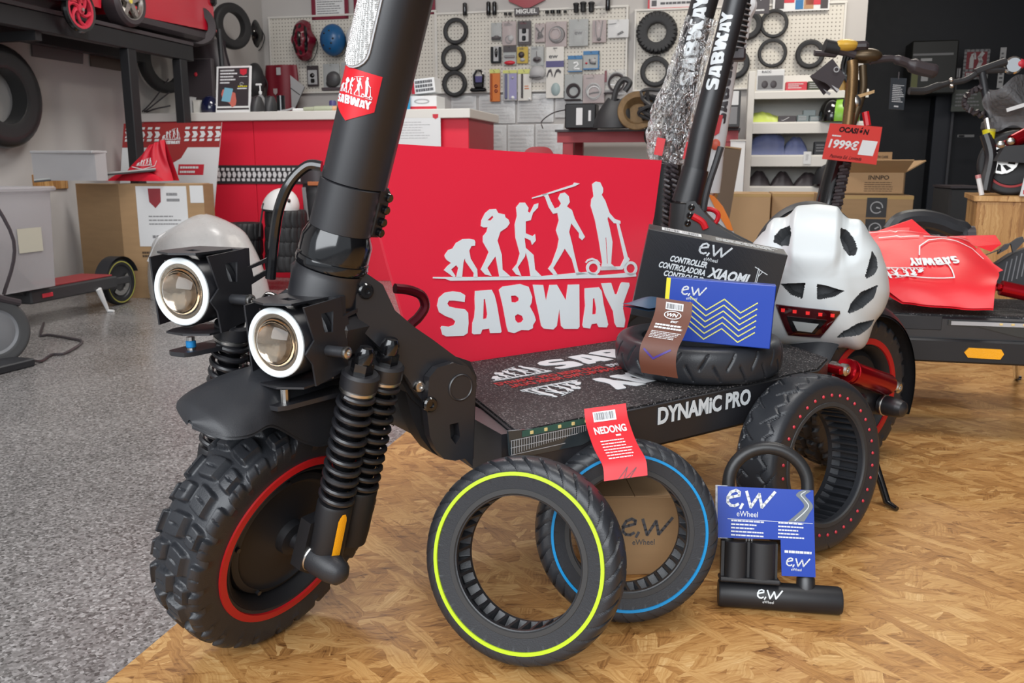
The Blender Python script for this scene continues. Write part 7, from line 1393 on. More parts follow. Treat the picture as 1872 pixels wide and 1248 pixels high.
# stacks of tyres in front of the counter
TB = 4.42
def stack_tyre(px, py, rpx, lab, grp=None, m=RUB):
    p = onb(px, py, TB); R_ = rpx/FPX*4.68; hh = .098; ring = Fr(p, RR, -RF, UP); t = thing('stacked_tyre', lab, 'tyre', p - UP*hh/2, grp)
    zig = lambda a, t_: .004*(1 if abs((((a/(2*pi)*18)+.35*abs(t_)) % 1) - .5) < .12 else 0)
    mb = MB(); tyre_body(mb, ring, R_, hh, R_*.6, zig, None, 160, 12, .30); mb.build('tread_casing', RUB, t, 45); mb = MB(); mb.lathe(ring, [(R_*.6, hh*.36), (R_*.66, hh*.45), (R_*.7, hh*.45), (R_*.7, hh*.36)], 40, True); mb.build('bead', RUBG, t); return p
zs_ = []
order = ['topmost', 'second from the top', 'third from the top', 'lowest visible']
for i, y in enumerate((400, 427, 452, 478)): q_ = stack_tyre(523, y, 39, order[i] + ' black tyre of the stack under the white bowl helmet'); zs_.append(q_)
for i, y in enumerate((423, 450, 478)): stack_tyre(446, y, 36, ['topmost', 'middle', 'lowest'][i] + ' black tyre of the left stack, partly behind the bubble wrap')
hp_ = onb(512, 375, TB); D = .5; f2 = Fr(V((hp_.x, hp_.y, zs_[0].z+.054)), (RR*.9 - RF*.2).normalized(), RF, UP); rr_ = 37/FPX*4.68
t = thing('bowl_helmet', 'white bowl helmet resting tilted on the tyre stack', 'helmet', f2(0)); g2 = f2.rot('y', rad(14))
mb = MB(); mb.grid(lambda u, v: g2(rr_*cos(2*pi*u)*cos(v*pi/2*.98), rr_*1.1*sin(2*pi*u)*cos(v*pi/2*.98), rr_*1.05*sin(v*pi/2) + .02*cos(2*pi*u)*(1-v)), 36, 12, cu=True); mb.build('shell', WHM, t, 60)
mb = MB(); mb.grid(lambda u, v: g2(rr_*.94*cos(2*pi*u)*cos(v*pi/2*.98), rr_*1.03*sin(2*pi*u)*cos(v*pi/2*.98), rr_*.98*sin(v*pi/2) + .02*cos(2*pi*u)*(1-v) - .012), 28, 8, cu=True); mb.build('liner', DGRY, t, 60)
for x, z in ((.35, .72), (.72, .62)): mb = MB(); mb.ball(g2, (rr_*x, -rr_*.62*(1.1-x*.4), rr_*z), (.012, .012, .012), 10, 6); mb.build('vent_hole', GBLK, t)
mb = MB(); mb.tube([g2(-rr_*.55, -rr_*.9, .02), g2(-rr_*.5, -rr_*.95, -.10), g2(-rr_*.42, -rr_*.95, -.16)], .006, 6); mb.build('chin_strap', DGRY, t)
# ------------------------------------------------------------------ second black scooter, parallel to the back wall
ZB = .268; q1, q2 = onz(1700, 573, ZB), onz(1868, 582, ZB)
BB = -(q1.dot(RF)+q2.dot(RF))/2
SB_ = Fr(V((0, 0, 0)), RR, -RF, UP)                       # s along the wall, t towards the viewer, z up
def pB(x, y, t): q = onplane(x, y, -RF*t, RF); return q.dot(RR), -q.dot(RF), q.z
sc2 = thing('electric_scooter', 'second black electric scooter behind the sign, with a red bag lying on its deck', 'scooter', (1.0, 2.0, 0))
s0, s1 = pB(1395, 560, BB)[0], q2.dot(RR)+.12
mb = MB(); mb.box(SB_, ((s0+s1)/2, BB-.145, ZB-.030), (s1-s0, .29, .052), .004); mb.build('deck_body', BLK, sc2)
mb = MB(); mb.box(SB_, ((s0+s1)/2, BB-.145, ZB-.002), (s1-s0-.01, .27, .004)); mb.build('grip_mat', grit(), sc2)
mb = MB(); mb.box(SB_, ((s0+s1)/2, BB-.02, ZB-.075), (s1-s0, .06, .05), .004); mb.build('lower_frame', MBLK, sc2)
e = pB(1722, 590, BB+.001); mb = MB(); mb.box(SB_, ((s0+e[0])/2, BB+.0015, ZB-.017), (e[0]-s0, .003, .030), .001); mb.build('side_cover', PLA, sc2)
a, b_ = pB(1734, 584, BB), pB(1880, 600, BB); mb = MB(); mb.prism(Fr(SB_(0, BB+.001, 0), RR, UP, -RF), [(a[0], a[2]), (b_[0]+.02, a[2]-.004), (b_[0]+.02, a[2]-.036), (b_[0]-.02, a[2]-.030), (a[0]+.06, a[2]-.013), (a[0], a[2]-.011)], 0, .003); lh = mb.build('side_light_housing', MATS['smoked_lens'], sc2)
mb = MB(); mb.box(SB_, ((a[0]+b_[0])/2, BB+.0045, a[2]-.006), (b_[0]-a[0]-.01, .002, .008)); mb.build('light_strip', LGRY, lh)
for i in range(5): mb = MB(); mb.box(SB_, (a[0]+.10+i*.022, BB+.006, a[2]-.005), (.006, .002, .004)); mb.build('led', MATS['led_chip'], lh)
a, b_ = pB(1763, 644, BB+.012), pB(1836, 644, BB+.012); mb = MB(); mb.prism(Fr(SB_(0, BB+.010, 0), RR, UP, -RF), [(a[0], a[2]), (a[0]+.008, a[2]+.0105), (b_[0]-.006, a[2]+.0095), (b_[0], a[2]), (b_[0]-.006, a[2]-.0115), (a[0]+.008, a[2]-.0105)], 0, .004); mb.build('side_reflector', ORG_, sc2)
k0, k1 = SB_(*pB(1858, 655, BB-.01)), onz(1858, 690, .006); k0.z = ZB-.09; mb = MB(); mb.tube([k0, k1, k1 + RR*.012], [.008, .007, .005], 10); mb.build('kickstand', GBLK, sc2)
tn = BB-.10
NPB = [(1250, 412), (1257, 367), (1272, 366), (1282, 379), (1292, 391), (1306, 405), (1322, 417), (1345, 430), (1395, 455), (1420, 500), (1395, 540), (1330, 480), (1262, 450)]
for t in (tn+.045, tn-.055):
    g = [(p[0], p[2]) for p in (pB(x, y, tn) for x, y in NPB)]; mb = MB(); mb.prism(Fr(SB_(0, t, 0), RR, UP, -RF), g, 0, .012); mb.build('neck_side_plate', BLK, sc2, 20)
mb = MB(); mb.prism(Fr(SB_(0, tn-.05, 0), RR, UP, -RF), [(x+.008, z-.008) for x, z in g], 0, .095); mb.build('neck_core', MBLK, sc2, 20)
for x, y in ((1264, 379), (1261, 394), (1257, 408)): p = pB(x, y, tn+.058); mb = MB(); mb.lathe(Fr(SB_(p[0], tn+.057, p[2]), RR, UP, -RF), [(.0075, 0), (.0075, .003), (.005, .005), (.003, .005), (0, .002)], 14); mb.build('plate_bolt', GBLK, sc2)
mb = MB(); mb.tube(spline([SB_(*pB(x, y, tn)) for x, y in ((1288, 382), (1302, 383), (1312, 390), (1312, 400), (1305, 411))], 5), .0055, 8); mb.build('folding_hook', RED, sc2)
mb = MB(); mb.tube(spline([SB_(*pB(x, y, tn+.06)) for x, y in ((1266, 395), (1283, 405), (1290, 418))], 4), .0075, 8); mb.build('red_lever', RED, sc2)
def stemline(owner, pts, tpl, radii, m, name='stem', n=20):
    mb = MB(); mb.tube([SB_(*pB(x, y, tpl)) for x, y in pts], radii, n); return mb.build(name, m, owner, 40)
stemline(sc2, [(1255, 370), (1262, 345), (1272, 308)], tn, [.034, .032, .030], BLK, 'stem_sleeve')
stemline(sc2, [(1249, 440), (1254, 372)], tn, [.036, .036], BLK, 'head_tube')
stemline(sc2, [(1270, 312), (1284, 243), (1305, 160), (1348, -12), (1378, -132)], tn, [.027, .027, .026, .025, .025], BLK)
p0, p1 = SB_(*pB(1283, 250, tn)), SB_(*pB(1325, 80, tn)); ax = (p1-p0).normalized(); nrm_ = (-RF*.8 + RR*-.2 + UP*.1); nrm_ = (nrm_ - ax*nrm_.dot(ax)).normalized(); rt_ = nrm_.cross(ax).normalized()
STT = lambda px0, py0, r: (lambda x, y, d=0: SB_(*pB(px0, py0, tn)) + ax*x + rt_*(r*sin(y/r)) + nrm_*(r*cos(y/r)+d+.0006))
mb = MB(); word(mb, STT(1303, 168, .0265), 0, -.017, .165, .017); mb.build('stem_lettering', LTR, sc2)
for i, (y, dx) in enumerate(((405, 0), (380, 6))): pass
mb = MB(); mb.tube(spline([SB_(*pB(x, y, tn+.03)) for x, y in ((1318, 268), (1308, 300), (1298, 330), (1290, 360), (1286, 385))], 5), .0075, 8); mb.build('coiled_cable', DGRY, sc2)
mb = MB(); mb.box(SB_, (pB(1262, 385, tn)[0]-.02, tn, .22), (.06, .10, .20), .01); mb.build('fork_crown', BLK, sc2)
wf = Fr(SB_(pB(1258, 500, tn)[0]-.06, tn, .15), RR, UP, -RF); mb = MB(); tyre_body(mb, wf, .149, .075, .095, None, None, 96, 14, .25); mb.build('front_tyre', RUB, sc2); mb = MB(); mb.lathe(wf, [(0, -.03), (.095, -.03), (.095, .03), (0, .034)], 32); mb.build('front_hub', MBLK, sc2)
wf = Fr(SB_(s1+.18, BB-.145, .15), RR, UP, -RF); mb = MB(); tyre_body(mb, wf, .149, .075, .095, None, None, 96, 14, .25); mb.build('rear_tyre', RUB, sc2); mb = MB(); mb.lathe(wf, [(0, -.03), (.095, -.03), (.095, .03), (0, .034)], 32); mb.build('rear_hub', MBLK, sc2)
mb = MB(); mb.grid(lambda u, v: wf(.175*cos(rad(20+150*u)), .175*sin(rad(20+150*u)), .055*(2*v-1)), 20, 4); mb.grid(lambda u, v: wf(.170*cos(rad(20+150*u)), .170*sin(rad(20+150*u)), .055*(2*v-1)), 20, 4); mb.build('rear_mudguard', PLA, sc2, 60)
r0, r1 = SB_(*pB(1822, 524, BB-.06)), SB_(*pB(1885, 538, BB-.06)); mb = MB(); mb.tube([r0, r0.lerp(r1, .1), r0.lerp(r1, .12), r1], [.008, .008, .016, .016], 16); mb.build('rear_shock', REDA, sc2)
# ---- wrapped scooter (left of it) and white one (behind)
tw = BB-.22
scw = thing('wrapped_scooter', 'scooter stem wrapped in crinkled clear film standing left of the black stem', 'scooter', V((SB_(*pB(1230, 300, tw)).x, SB_(*pB(1230, 300, tw)).y, 0)))
stemline(scw, [(1224, 300), (1236, 225), (1258, 110), (1292, -12), (1322, -120)], tw, [.030, .031, .031, .031, .031], BLK)
q0, q1_ = SB_(*pB(1236, 225, tw)), SB_(*pB(1277, 40, tw)); ax2 = (q1_-q0).normalized(); n2 = (-RF - UP*0); n2 = (n2 - ax2*n2.dot(ax2)).normalized(); r2 = n2.cross(ax2).normalized()
mb = MB(); fw = lambda x, y, d=0: q0 + ax2*x + r2*(.0312*sin(y/.0312)) + n2*(.0312*cos(y/.0312)+d+.0006); word(mb, fw, .085, -.020, .285, .020); mb.build('stem_lettering', LTR, scw)
WR = foil_mat('crinkled_wrap')
def wrap(u, v, k=1):
    P = [(1226, 298, .050, 0), (1232, 262, .055, .012), (1240, 215, .052, .016), (1254, 150, .042, .006), (1272, 80, .0375, .003), (1283, 34, .036, .002)]
    x = v*(len(P)-1); i = min(int(x), len(P)-2); t = x-i; L = [P[i][j]*(1-t)+P[i+1][j]*t for j in range(4)]
    c = SB_(*pB(L[0], L[1], tw)); a = 2*pi*u; r = L[2]*(1 + .05*sin(5*a+v*30) + .04*sin(11*a-v*47) + .05*sin(3*a+v*12)*(1-v)); return c + r2*(r*cos(a) + L[3]) + n2*(r*sin(a)*.85)
mb = MB(); mb.grid(lambda u, v: wrap(u, v), 72, 90, cu=True); mb.build('plastic_wrap', WR, scw, 80)
for x, y, w_ in ((1206, 268, 9), (1259, 276, 10)):
    p = SB_(*pB(x, y, tw+.058)); mb = MB(); mb.box(Fr(p, r2, ax2, n2), (0, 0, 0), (.020, .040, .002)); mb.build('red_sticker', RED, scw)
stemline(scw, [(1215, 440), (1218, 360), (1224, 300)], tw, [.03, .03, .029], MBLK, 'head_tube')
for k, (xa_, xb_) in enumerate(((1222, 1216), (1232, 1240))):
    A, B = SB_(*pB(xa_, 300, tw+.05)), SB_(*pB(xb_, 415, tw+.05)); mb = MB(); mb.tube([A.lerp(B, j/60) + r2*(.007*cos(j*1.3)) + n2*(.007*sin(j*1.3)) for j in range(61)], .0042, 6); mb.build('coiled_cable', DKC, scw)
mb = MB(); p = SB_(*pB(1216, 440, tw)); mb.box(Fr(V((p.x, p.y, .0)), RR, RF, UP), (0, 0, .20), (.07, .08, .30), .012); mb.build('fork', MBLK, scw)
wf = Fr(V((p.x, p.y, .125)), RR, UP, -RF); mb = MB(); tyre_body(mb, wf, .1235, .06, .08, None, None, 80, 12, .3); mb.build('front_tyre', RUB, scw)
tc_ = BB-.42
scc = thing('white_scooter', 'white scooter with an orange trimmed mudguard behind the black stem', 'scooter', V((SB_(*pB(1315, 300, tc_)).x, SB_(*pB(1315, 300, tc_)).y, 0)))
WSC = mat('scooter_white', (.74, .74, .75), .3)
stemline(scc, [(1303, 285), (1312, 240), (1327, 150), (1350, 15)], tc_, [.027, .025, .022, .021], WSC)
stemline(scc, [(1296, 352), (1298, 318), (1303, 284)], tc_, [.028, .031, .028], WSC, 'hinge_cover')
stemline(scc, [(1290, 372), (1296, 350)], tc_, [.024, .026], STEEL, 'hinge_joint')
g = lambda l, t: [(p[0], p[2]) for p in (pB(x, y, t) for x, y in l)]
mb = MB(); mb.prism(Fr(SB_(0, tc_-.02, 0), RR, UP, -RF), g([(1262, 356), (1286, 352), (1296, 356), (1312, 378), (1330, 405), (1346, 432), (1310, 440), (1285, 400), (1265, 375)], tc_), 0, .05); mb.build('front_cowl', WSC, scc, 20)
mb = MB(); mb.prism(Fr(SB_(0, tc_-.024, 0), RR, UP, -RF), g([(1295, 354), (1306, 358), (1322, 378), (1334, 402), (1340, 420), (1330, 418), (1312, 388)], tc_), 0, .060); mb.build('orange_mudguard', ORNG, scc, 20)
p = SB_(*pB(1310, 228, tc_+.026)); p2 = SB_(*pB(1308, 240, tc_+.026)); axw = (SB_(*pB(1327, 150, tc_)) - SB_(*pB(1312, 240, tc_))).normalized(); nw = (-RF - axw*(-RF).dot(axw)).normalized(); rw = nw.cross(axw).normalized()
mb = MB(); fk2 = lambda x, y, d=0: SB_(*pB(1322, 185, tc_)) + axw*x + rw*(.0235*sin(y/.0235)) + nw*(.0235*cos(y/.0235)+d+.001); word(mb, fk2, -.06, -.016, .12, .016); mb.build('stem_lettering', DKC, scc)
mb = MB(); mb.prism(Fr(p, rw, axw, nw), [(-.012, .025), (.012, .025), (.010, -.02), (0, -.028), (-.010, -.02)], 0, .002); mb.build('red_sticker', RED, scc)
mb = MB(); mb.ball(Fr(SB_(*pB(1308, 264, tc_+.03)), rw, axw, nw), (0, 0, 0), (.012, .014, .004), 14, 6); mb.build('red_badge', mat('coral_badge', (.75, .14, .08), .4), scc)
wf = Fr(SB_(pB(1300, 450, tc_)[0], tc_, .12), RR, UP, -RF); mb = MB(); tyre_body(mb, wf, .1185, .05, .08, None, None, 80, 12, .3); mb.build('front_tyre', RUB, scc)
mb = MB(); mb.box(SB_, (pB(1300, 450, tc_)[0]+.35, tc_, .15), (.6, .15, .05), .01); mb.build('deck_body', WSC, scc)
# folded black bar and pouch behind the black stem top
tf = BB-.30; t = thing('film_wrapped_bar', 'short black bar in crinkled dark film behind the black stem top', 'bar', SB_(*pB(1338, 95, tf)))
stemline(t, [(1337, 95), (1341, 60), (1350, -10)], tf, [.028, .030, .030], MBLK, 'bar_body'); mb = MB()
for k in range(9): y = 88 - k*10; mb.torus(Fr(SB_(*pB(1337+.13*(95-y), y, tf)), rw, nw, axw), .0305, .0022, 20, 6)
o = mb.build('film_crease', GRY, t); o['kind'] = 'stuff'
mb = MB(); mb.box(SB_, (pB(1340, 95, tf)[0], tf, pB(1340, 100, tf)[2]), (.06, .05, .03), .005); mb.build('end_block', DKC, t)
t = thing('white_mudguard', 'curved white plastic mudguard hanging right of the film wrapped bar', 'mudguard', SB_(*pB(1365, 70, tf-.1))); mb = MB(); pts_ = spline([SB_(*pB(x, y, tf-.1)) for x, y in ((1372, -5), (1373, 10), (1362, 30), (1360, 50), (1362, 72))], 5); mb.tube(pts_, [.008+.010*sin(pi*i/(len(pts_)-1)) for i in range(len(pts_))], 10); mb.build('guard_body', WSC, t); mb = MB(); mb.tube([pts_[-1], pts_[-1]-UP*.02], .005, 8); mb.build('tab', LGRY, t)
# ------------------------------------------------------------------ red bag on the second scooter
bag = thing('shopping_bag', 'bright red cloth bag with upside-down white print draped over the second scooter deck', 'bag', (1.05, 1.95, ZB))
rowsB = [[(1650, 552, 1.855), (1700, 557, 1.83), (1760, 562, 1.805), (1816, 564, 1.785)], [(1612, 520, 1.90), (1690, 523, 1.865), (1760, 524, 1.84), (1820, 522, 1.82)], [(1596, 490, 1.955), (1680, 492, 1.925), (1765, 490, 1.90), (1826, 498, 1.885)], [(1590, 462, 2.03), (1672, 462, 2.00), (1752, 462, 1.98), (1806, 470, 1.96)], [(1584, 438, 2.10), (1664, 434, 2.08), (1735, 435, 2.06), (1775, 444, 2.05)], [(1582, 424, 2.15), (1650, 421, 2.13), (1712, 432, 2.12), (1768, 432, 2.11)]]
RW = [[ondepth(*p) for p in r] for r in rowsB]
def bagf(u, v, d=0):
    x, y = min(.9999, max(0, u))*3, min(.9999, max(0, v))*5; i, j = int(x), int(y); s, t = x-i, y-j
    def cr(a, b, c, e, k): return (b*2 + (c-a)*k + (a*2-b*5+c*4-e)*k*k + (b*3-a-c*3+e)*k**3)*.5
    row = lambda r: cr(RW[r][max(0, i-1)], RW[r][i], RW[r][min(3, i+1)], RW[r][min(3, i+2)], s)
    p = cr(row(max(0, j-1)), row(j), row(min(5, j+1)), row(min(5, j+2)), t)
    return p + (UP*.8 - RF*.6)*(d + .0012*sin(u*15+v*7)*sin(v*11+2))
BRC = mat('scarlet_cloth', (.78, .012, .025), .42, bump=.25, bscale=30)
mb = MB(); mb.grid(lambda u, v: bagf(u, v), 48, 48); mb.grid(lambda u, v: bagf(u, v) - UP*(.004+.05*v) , 48, 12); mb.build('bag_body', BRC, bag, 70)
def flap(px, name='bag_fold'):
    mb = MB(); P = [ondepth(*p) for p in px]; n = len(P); c = sum(P, V((0, 0, 0)))/n
    mb.add(P + [p + RF*.012 for p in P], [tuple(range(n)), tuple(range(2*n-1, n-1, -1))] + [(i, (i+1) % n, (i+1) % n+n, i+n) for i in range(n)]); return mb.build(name, BRC, bag, 0)
flap([(1584, 430, 2.12), (1620, 418, 2.15), (1668, 401, 2.17), (1710, 437, 2.10), (1660, 440, 2.08), (1600, 446, 2.08)])
flap([(1700, 437, 2.10), (1740, 432, 2.11), (1820, 430, 2.09), (1831, 446, 2.05), (1812, 460, 2.03), (1785, 450, 2.05), (1745, 442, 2.06)], 'bag_handle')
flap([(1790, 452, 2.0), (1806, 474, 1.95), (1834, 494, 1.90), (1818, 500, 1.89), (1770, 480, 1.95)])
mb = MB(); fbag = lambda x, y, d=0: bagf(x, y, .0025+d)
word(mb, lambda x, y, d=0: bagf(x, y, .002+d), .63, .54, .28, .43, .001)
figures(mb, lambda x, y, d=0: bagf(x, y, .002+d), .38, .41, .06, .27, .001)
for pts_, w_ in (([(.04, .93), (.20, .935), (.22, .95), (.25, .90), (.27, .93), (.40, .93), (.55, .90), (.57, .85), (.60, .85), (.61, .90), (.72, .915), (.75, .95), (.78, .89), (.80, .92), (.95, .92)], .010), ([(.36, .56), (.38, .67), (.46, .74), (.58, .77), (.70, .74), (.84, .67), (.88, .55)], .010), ([(.12, .81), (.24, .82), (.26, .80), (.40, .80)], .012), ([(.44, .80), (.56, .81), (.64, .80)], .012), ([(.68, .81), (.94, .81)], .012), ([(.0, .32), (.50, .28), (.58, .28), (.54, .44), (.48, .46)], .010)): stroke(mb, fbag, [(max(.0, x), y) for x, y in pts_], w_, .001)
mb.build('bag_print', LTR, bag, 0)
# black handlebar pieces around the bag
t = thing('folded_handlebar', 'grey black handlebar pad sticking up behind the red bag', 'handlebar', ondepth(1700, 450, 2.3)); P = [ondepth(x, y, 2.3) for x, y in ((1628, 425), (1645, 405), (1680, 399), (1715, 405), (1740, 415), (1758, 420), (1764, 432))]; mb = MB(); mb.tube(spline(P, 5), .024, 10); mb.build('pad', PLA, t); mb = MB(); mb.tube([P[-1], P[-1]+RR*.02], .028, 12); mb.build('end_plug', DKC, t); mb = MB(); mb.tube([P[2], P[2] - UP*.12 + RF*.05], .02, 10); mb.build('bracket', DKC, t)
t = thing('slotted_mudguard', 'black slotted mudguard at the right edge behind the red bag', 'mudguard', ondepth(1840, 520, 2.0)); F_ = frn(ondepth(1835, 460, 2.02), -RF + RR*-.1)
q_ = lambda x, y: ((lambda p: ((p-F_.o).dot(F_.x), (p-F_.o).dot(F_.y)))(onplane(x, y, F_.o, F_.z)))
mb = MB(); mb.prism(F_, [q_(*p) for p in ((1775, 458), (1800, 466), (1830, 455), (1858, 435), (1868, 432), (1871, 440), (1850, 462), (1822, 480), (1800, 478))], 0, .012, [[q_(*p) for p in ((1822, 464), (1840, 454), (1846, 444), (1836, 446), (1824, 456))]]); mb.build('slotted_arm', BLK, t, 20)
mb = MB(); mb.prism(F_, [q_(*p) for p in ((1800, 500), (1818, 484), (1845, 466), (1900, 445), (1900, 545), (1850, 536), (1818, 528))], -.03, -.004); mb.build('guard_body', PLA, t, 20)
for k in range(5): mb = MB(); mb.tube([F_(*q_(1842+9*k, 478-5*k), -.004), F_(*q_(1832+9*k, 522-4*k), -.004)], .0015, 6); mb.build('rib', GRY, t)
# ------------------------------------------------------------------ gold scooter with the price sign
gd = 2.95
def pg(x, y, d=gd): return ondepth(x, y, d)
b0 = pg(1515, 400); gs_ = thing('gold_scooter', 'dark gold framed scooter with a bent stem, carrying the red price sign', 'scooter', V((b0.x, b0.y, 0)))
GOLD = mat('antique_gold', (.26, .16, .075), .28, .8)
mb = MB(); mb.tube(spline([pg(*p) for p in ((1540, 275), (1549, 235), (1553, 205), (1556, 170), (1558, 130), (1557, 112))], 5), .020, 12); mb.build('stem_tube', GOLD, gs_); mb = MB(); mb.tube(spline([pg(*p) for p in ((1548, 262), (1562, 215), (1572, 185), (1578, 160), (1577, 120))], 5), .013, 12); mb.build('stem_tube', mat('dark_bronze', (.10, .07, .04), .35, .6), gs_)
mb = MB(); mb.tube(spline([pg(*p) for p in ((1508, 395), (1518, 352), (1530, 310), (1543, 265))], 4), [.040]*13, 14); mb.build('lower_stem', GBLK, gs_)
mb = MB(); A, B = pg(1528, 385, 2.9), pg(1546, 300, 2.9); mb.tube([A.lerp(B, j/60) + RR*(.012*cos(j*1.4)) + RF*(.012*sin(j*1.4)) for j in range(61)], .008, 6); mb.build('coiled_cable', DKC, gs_)
mb = MB(); mb.tube(spline([pg(*p) for p in ((1510, 92), (1535, 92), (1560, 100), (1580, 104))], 5), .016, 10); mb.build('handlebar', DKC, gs_)
mb = MB(); mb.tube([pg(1507, 85), pg(1532, 90)], .025, 14); mb.build('grip', RUB, gs_)
mb = MB(); mb.tube(spline([pg(1489, 97), pg(1505, 98), pg(1528, 100)], 4), .010, 8); mb.build('brake_lever', DKC, gs_)
mb = MB(); mb.ball(Fr(pg(1545, 84), RR, RF, UP), (0, 0, 0), (.045, .04, .022), 16, 8); mb.build('display', mat('gold_yellow', (.70, .42, .06), .35), gs_)
mb = MB(); mb.box(Fr(pg(1556, 85), RR, RF, UP), (0, 0, .0), (.11, .05, .03), .01); mb.build('switch_block', DKC, gs_)
mb = MB(); mb.ball(Fr(pg(1582, 102), RR, RF, UP), (0, 0, 0), (.055, .03, .025), 16, 8); mb.build('clamp', mat('dark_bronze', (.10, .07, .04), .35, .6), gs_)
mb = MB(); mb.tube(spline([pg(*p) for p in ((1590, 112), (1625, 107), (1650, 112), (1680, 124), (1712, 131))], 5), [.012]*8 + [.016]*5 + [.024]*7 + [.018], 10); mb.build('right_lever', DKC, gs_)
for k in range(4): mb = MB(); mb.tube(spline([pg(1545+6*k, 100), pg(1540+5*k, 130+6*k), pg(1556+4*k, 160-4*k), pg(1568, 175)], 6), .006, 6); mb.build('cable', GBLK, gs_)
mb = MB(); mb.box(frn(pg(1551, 140), -RF), (0, 0, -.02), (.05, .085, .006)); mb.build('yellow_plate', mat('gold_yellow', (.70, .42, .06), .35), gs_, 0)
hl_ = frn(pg(1557, 188), -RF*.9 - RR*.35 - UP*.1); mb = MB(); mb.lathe(hl_, [(.0, -.07), (.02, -.06), (.028, -.02), (.03, 0), (.026, .004)], 20); mb.build('headlight_body', BLK, gs_); mb = MB(); mb.ball(hl_, (0, 0, 0), (.026, .026, .012), 16, 6, 0, pi/2); mb.build('headlight_lens', STEEL, gs_)
mb = MB(); mb.prism(frn(pg(1562, 182), -RF), [(0, 0), (.06, .02), (.06, .03), (-.0, .012)], 0, .01); mb.build('bracket', GOLD, gs_)
mb = MB(); mb.tube([pg(1582, 205), pg(1586, 230)], .012, 8); mb.build('red_strut', RED, gs_)
for px in ([(1510, 152), (1481, 140), (1522, 107), (1546, 140), (1530, 170)], [(1506, 174), (1480, 139), (1500, 128), (1524, 155)]):
    P = [pg(x, y, 2.85 if px[0][1] < 160 else 2.9) for x, y in px]; t = thing('hang_tag', 'square black tag hanging from the gold scooter handlebar, ' + ('front one' if px[0][1] < 160 else 'one behind'), 'tag', P[0]); n = len(P); mb = MB(); mb.add(P + [p + RF*.003 for p in P], [tuple(range(n)), tuple(range(2*n-1, n-1, -1))] + [(i, (i+1) % n, (i+1) % n+n, i+n) for i in range(n)]); mb.build('card', DKC, t, 0)
    mb = MB(); c = sum(P, V((0, 0, 0)))/n; f_ = frn(c - RF*.003, -RF).rot('z', rad(-35)); stroke(mb, f_, [(.02, -.02), (.045, -.018)], .008); stroke(mb, f_, [(.008*cos(a), .03+.008*sin(a)) for a in [k*pi/4 for k in range(9)]], .003); mb.build('print', LGRY, t, 0)
def tagq(name, label, cat, px, d, m, th=.003):
    P = [pg(x, y, d) for x, y in px]; o = P[3]; x = (P[2]-P[3]).normalized(); n_ = x.cross(P[0]-P[3]).normalized(); y = n_.cross(x); f_ = Fr(o, x, y, n_); t = thing(name, label, cat, o); mb = MB(); mb.prism(f_, [((p-o).dot(x), (p-o).dot(y)) for p in P], -th, 0); mb.build('card', m, t, 0); return t, f_, (P[2]-P[3]).length, (P[0]-P[3]).length
t, f_, w, h = tagq('price_sign', 'red price sign reading OCASION 1999 euros hanging on the gold scooter', 'sign', ((1518, 225), (1613, 232), (1602, 301), (1503, 290)), 2.80, mat('price_red', (.66, .045, .035), .4))
sk = lambda x, y, d=0: f_((x + .155*y)*w*1.0, y*h, d+.0006)
mb = MB(); text(mb, sk, 'OCASIÓN', .12, .78, .66, .97, .04); text(mb, sk, 'Patinete Ed. Limitada', .12, .06, .70, .15, .0, .2); mb.build('black_lettering', GBLK, t, 0)
mb = MB(); text(mb, sk, '1999€', .03, .32, .56, .58, .035); lines(mb, sk, .03, .64, .20, .69, 1, .8, jag=.05); mb.build('white_lettering', PAPER, t, 0)
mb = MB(); quad(mb, sk, .60, .22, .88, .63, .0004); mb.build('white_patch', PAPER, t, 0)
t, f_, w, h = tagq('hang_tag', 'narrow black tag with rows of print under the gold scooter lever', 'tag', ((1629, 142), (1658, 143), (1652, 201), (1625, 199)), 2.9, mat('slate_tag', (.02, .025, .032), .4)); mb = MB(); lines(mb, f_, w*.15, h*.22, w*.95, h*.8, 10, .45); quad(mb, f_, w*.32, h*.07, w*.62, h*.12, .0006); mb.build('print', LGRY, t, 0); mb = MB(); mb.tube([f_(w*.5, h*.96), f_(w*.5, h*1.2, .0)], .002, 6); mb.build('string', DKC, t)
# the part of the gold scooter hidden by the helmet: deck and wheels on the platform
gb = V((b0.x, b0.y, 0)); gf = Fr(gb, RF, -RR, UP)
mb = MB(); mb.tube([pg(1508, 395), gf(-.03, 0, .26), gf(-.02, .0, .14)], .035, 12); mb.build('head_tube', BLK, gs_)
mb = MB(); mb.box(gf, (.45, .0, .16), (.75, .18, .06), .01); mb.build('deck_body', BLK, gs_)
for x, nm in ((-.04, 'front_tyre'), (.95, 'rear_tyre')): mb = MB(); tyre_body(mb, Fr(gf(x, .0, .128), RF, UP, RR), .127, .06, .08, None, None, 64, 10, .3); mb.build(nm, RUB, gs_); mb = MB(); mb.cyl(Fr(gf(x, .0, .128), RF, UP, RR), .081, -.025, .025, 28); mb.build('hub', MBLK, gs_)
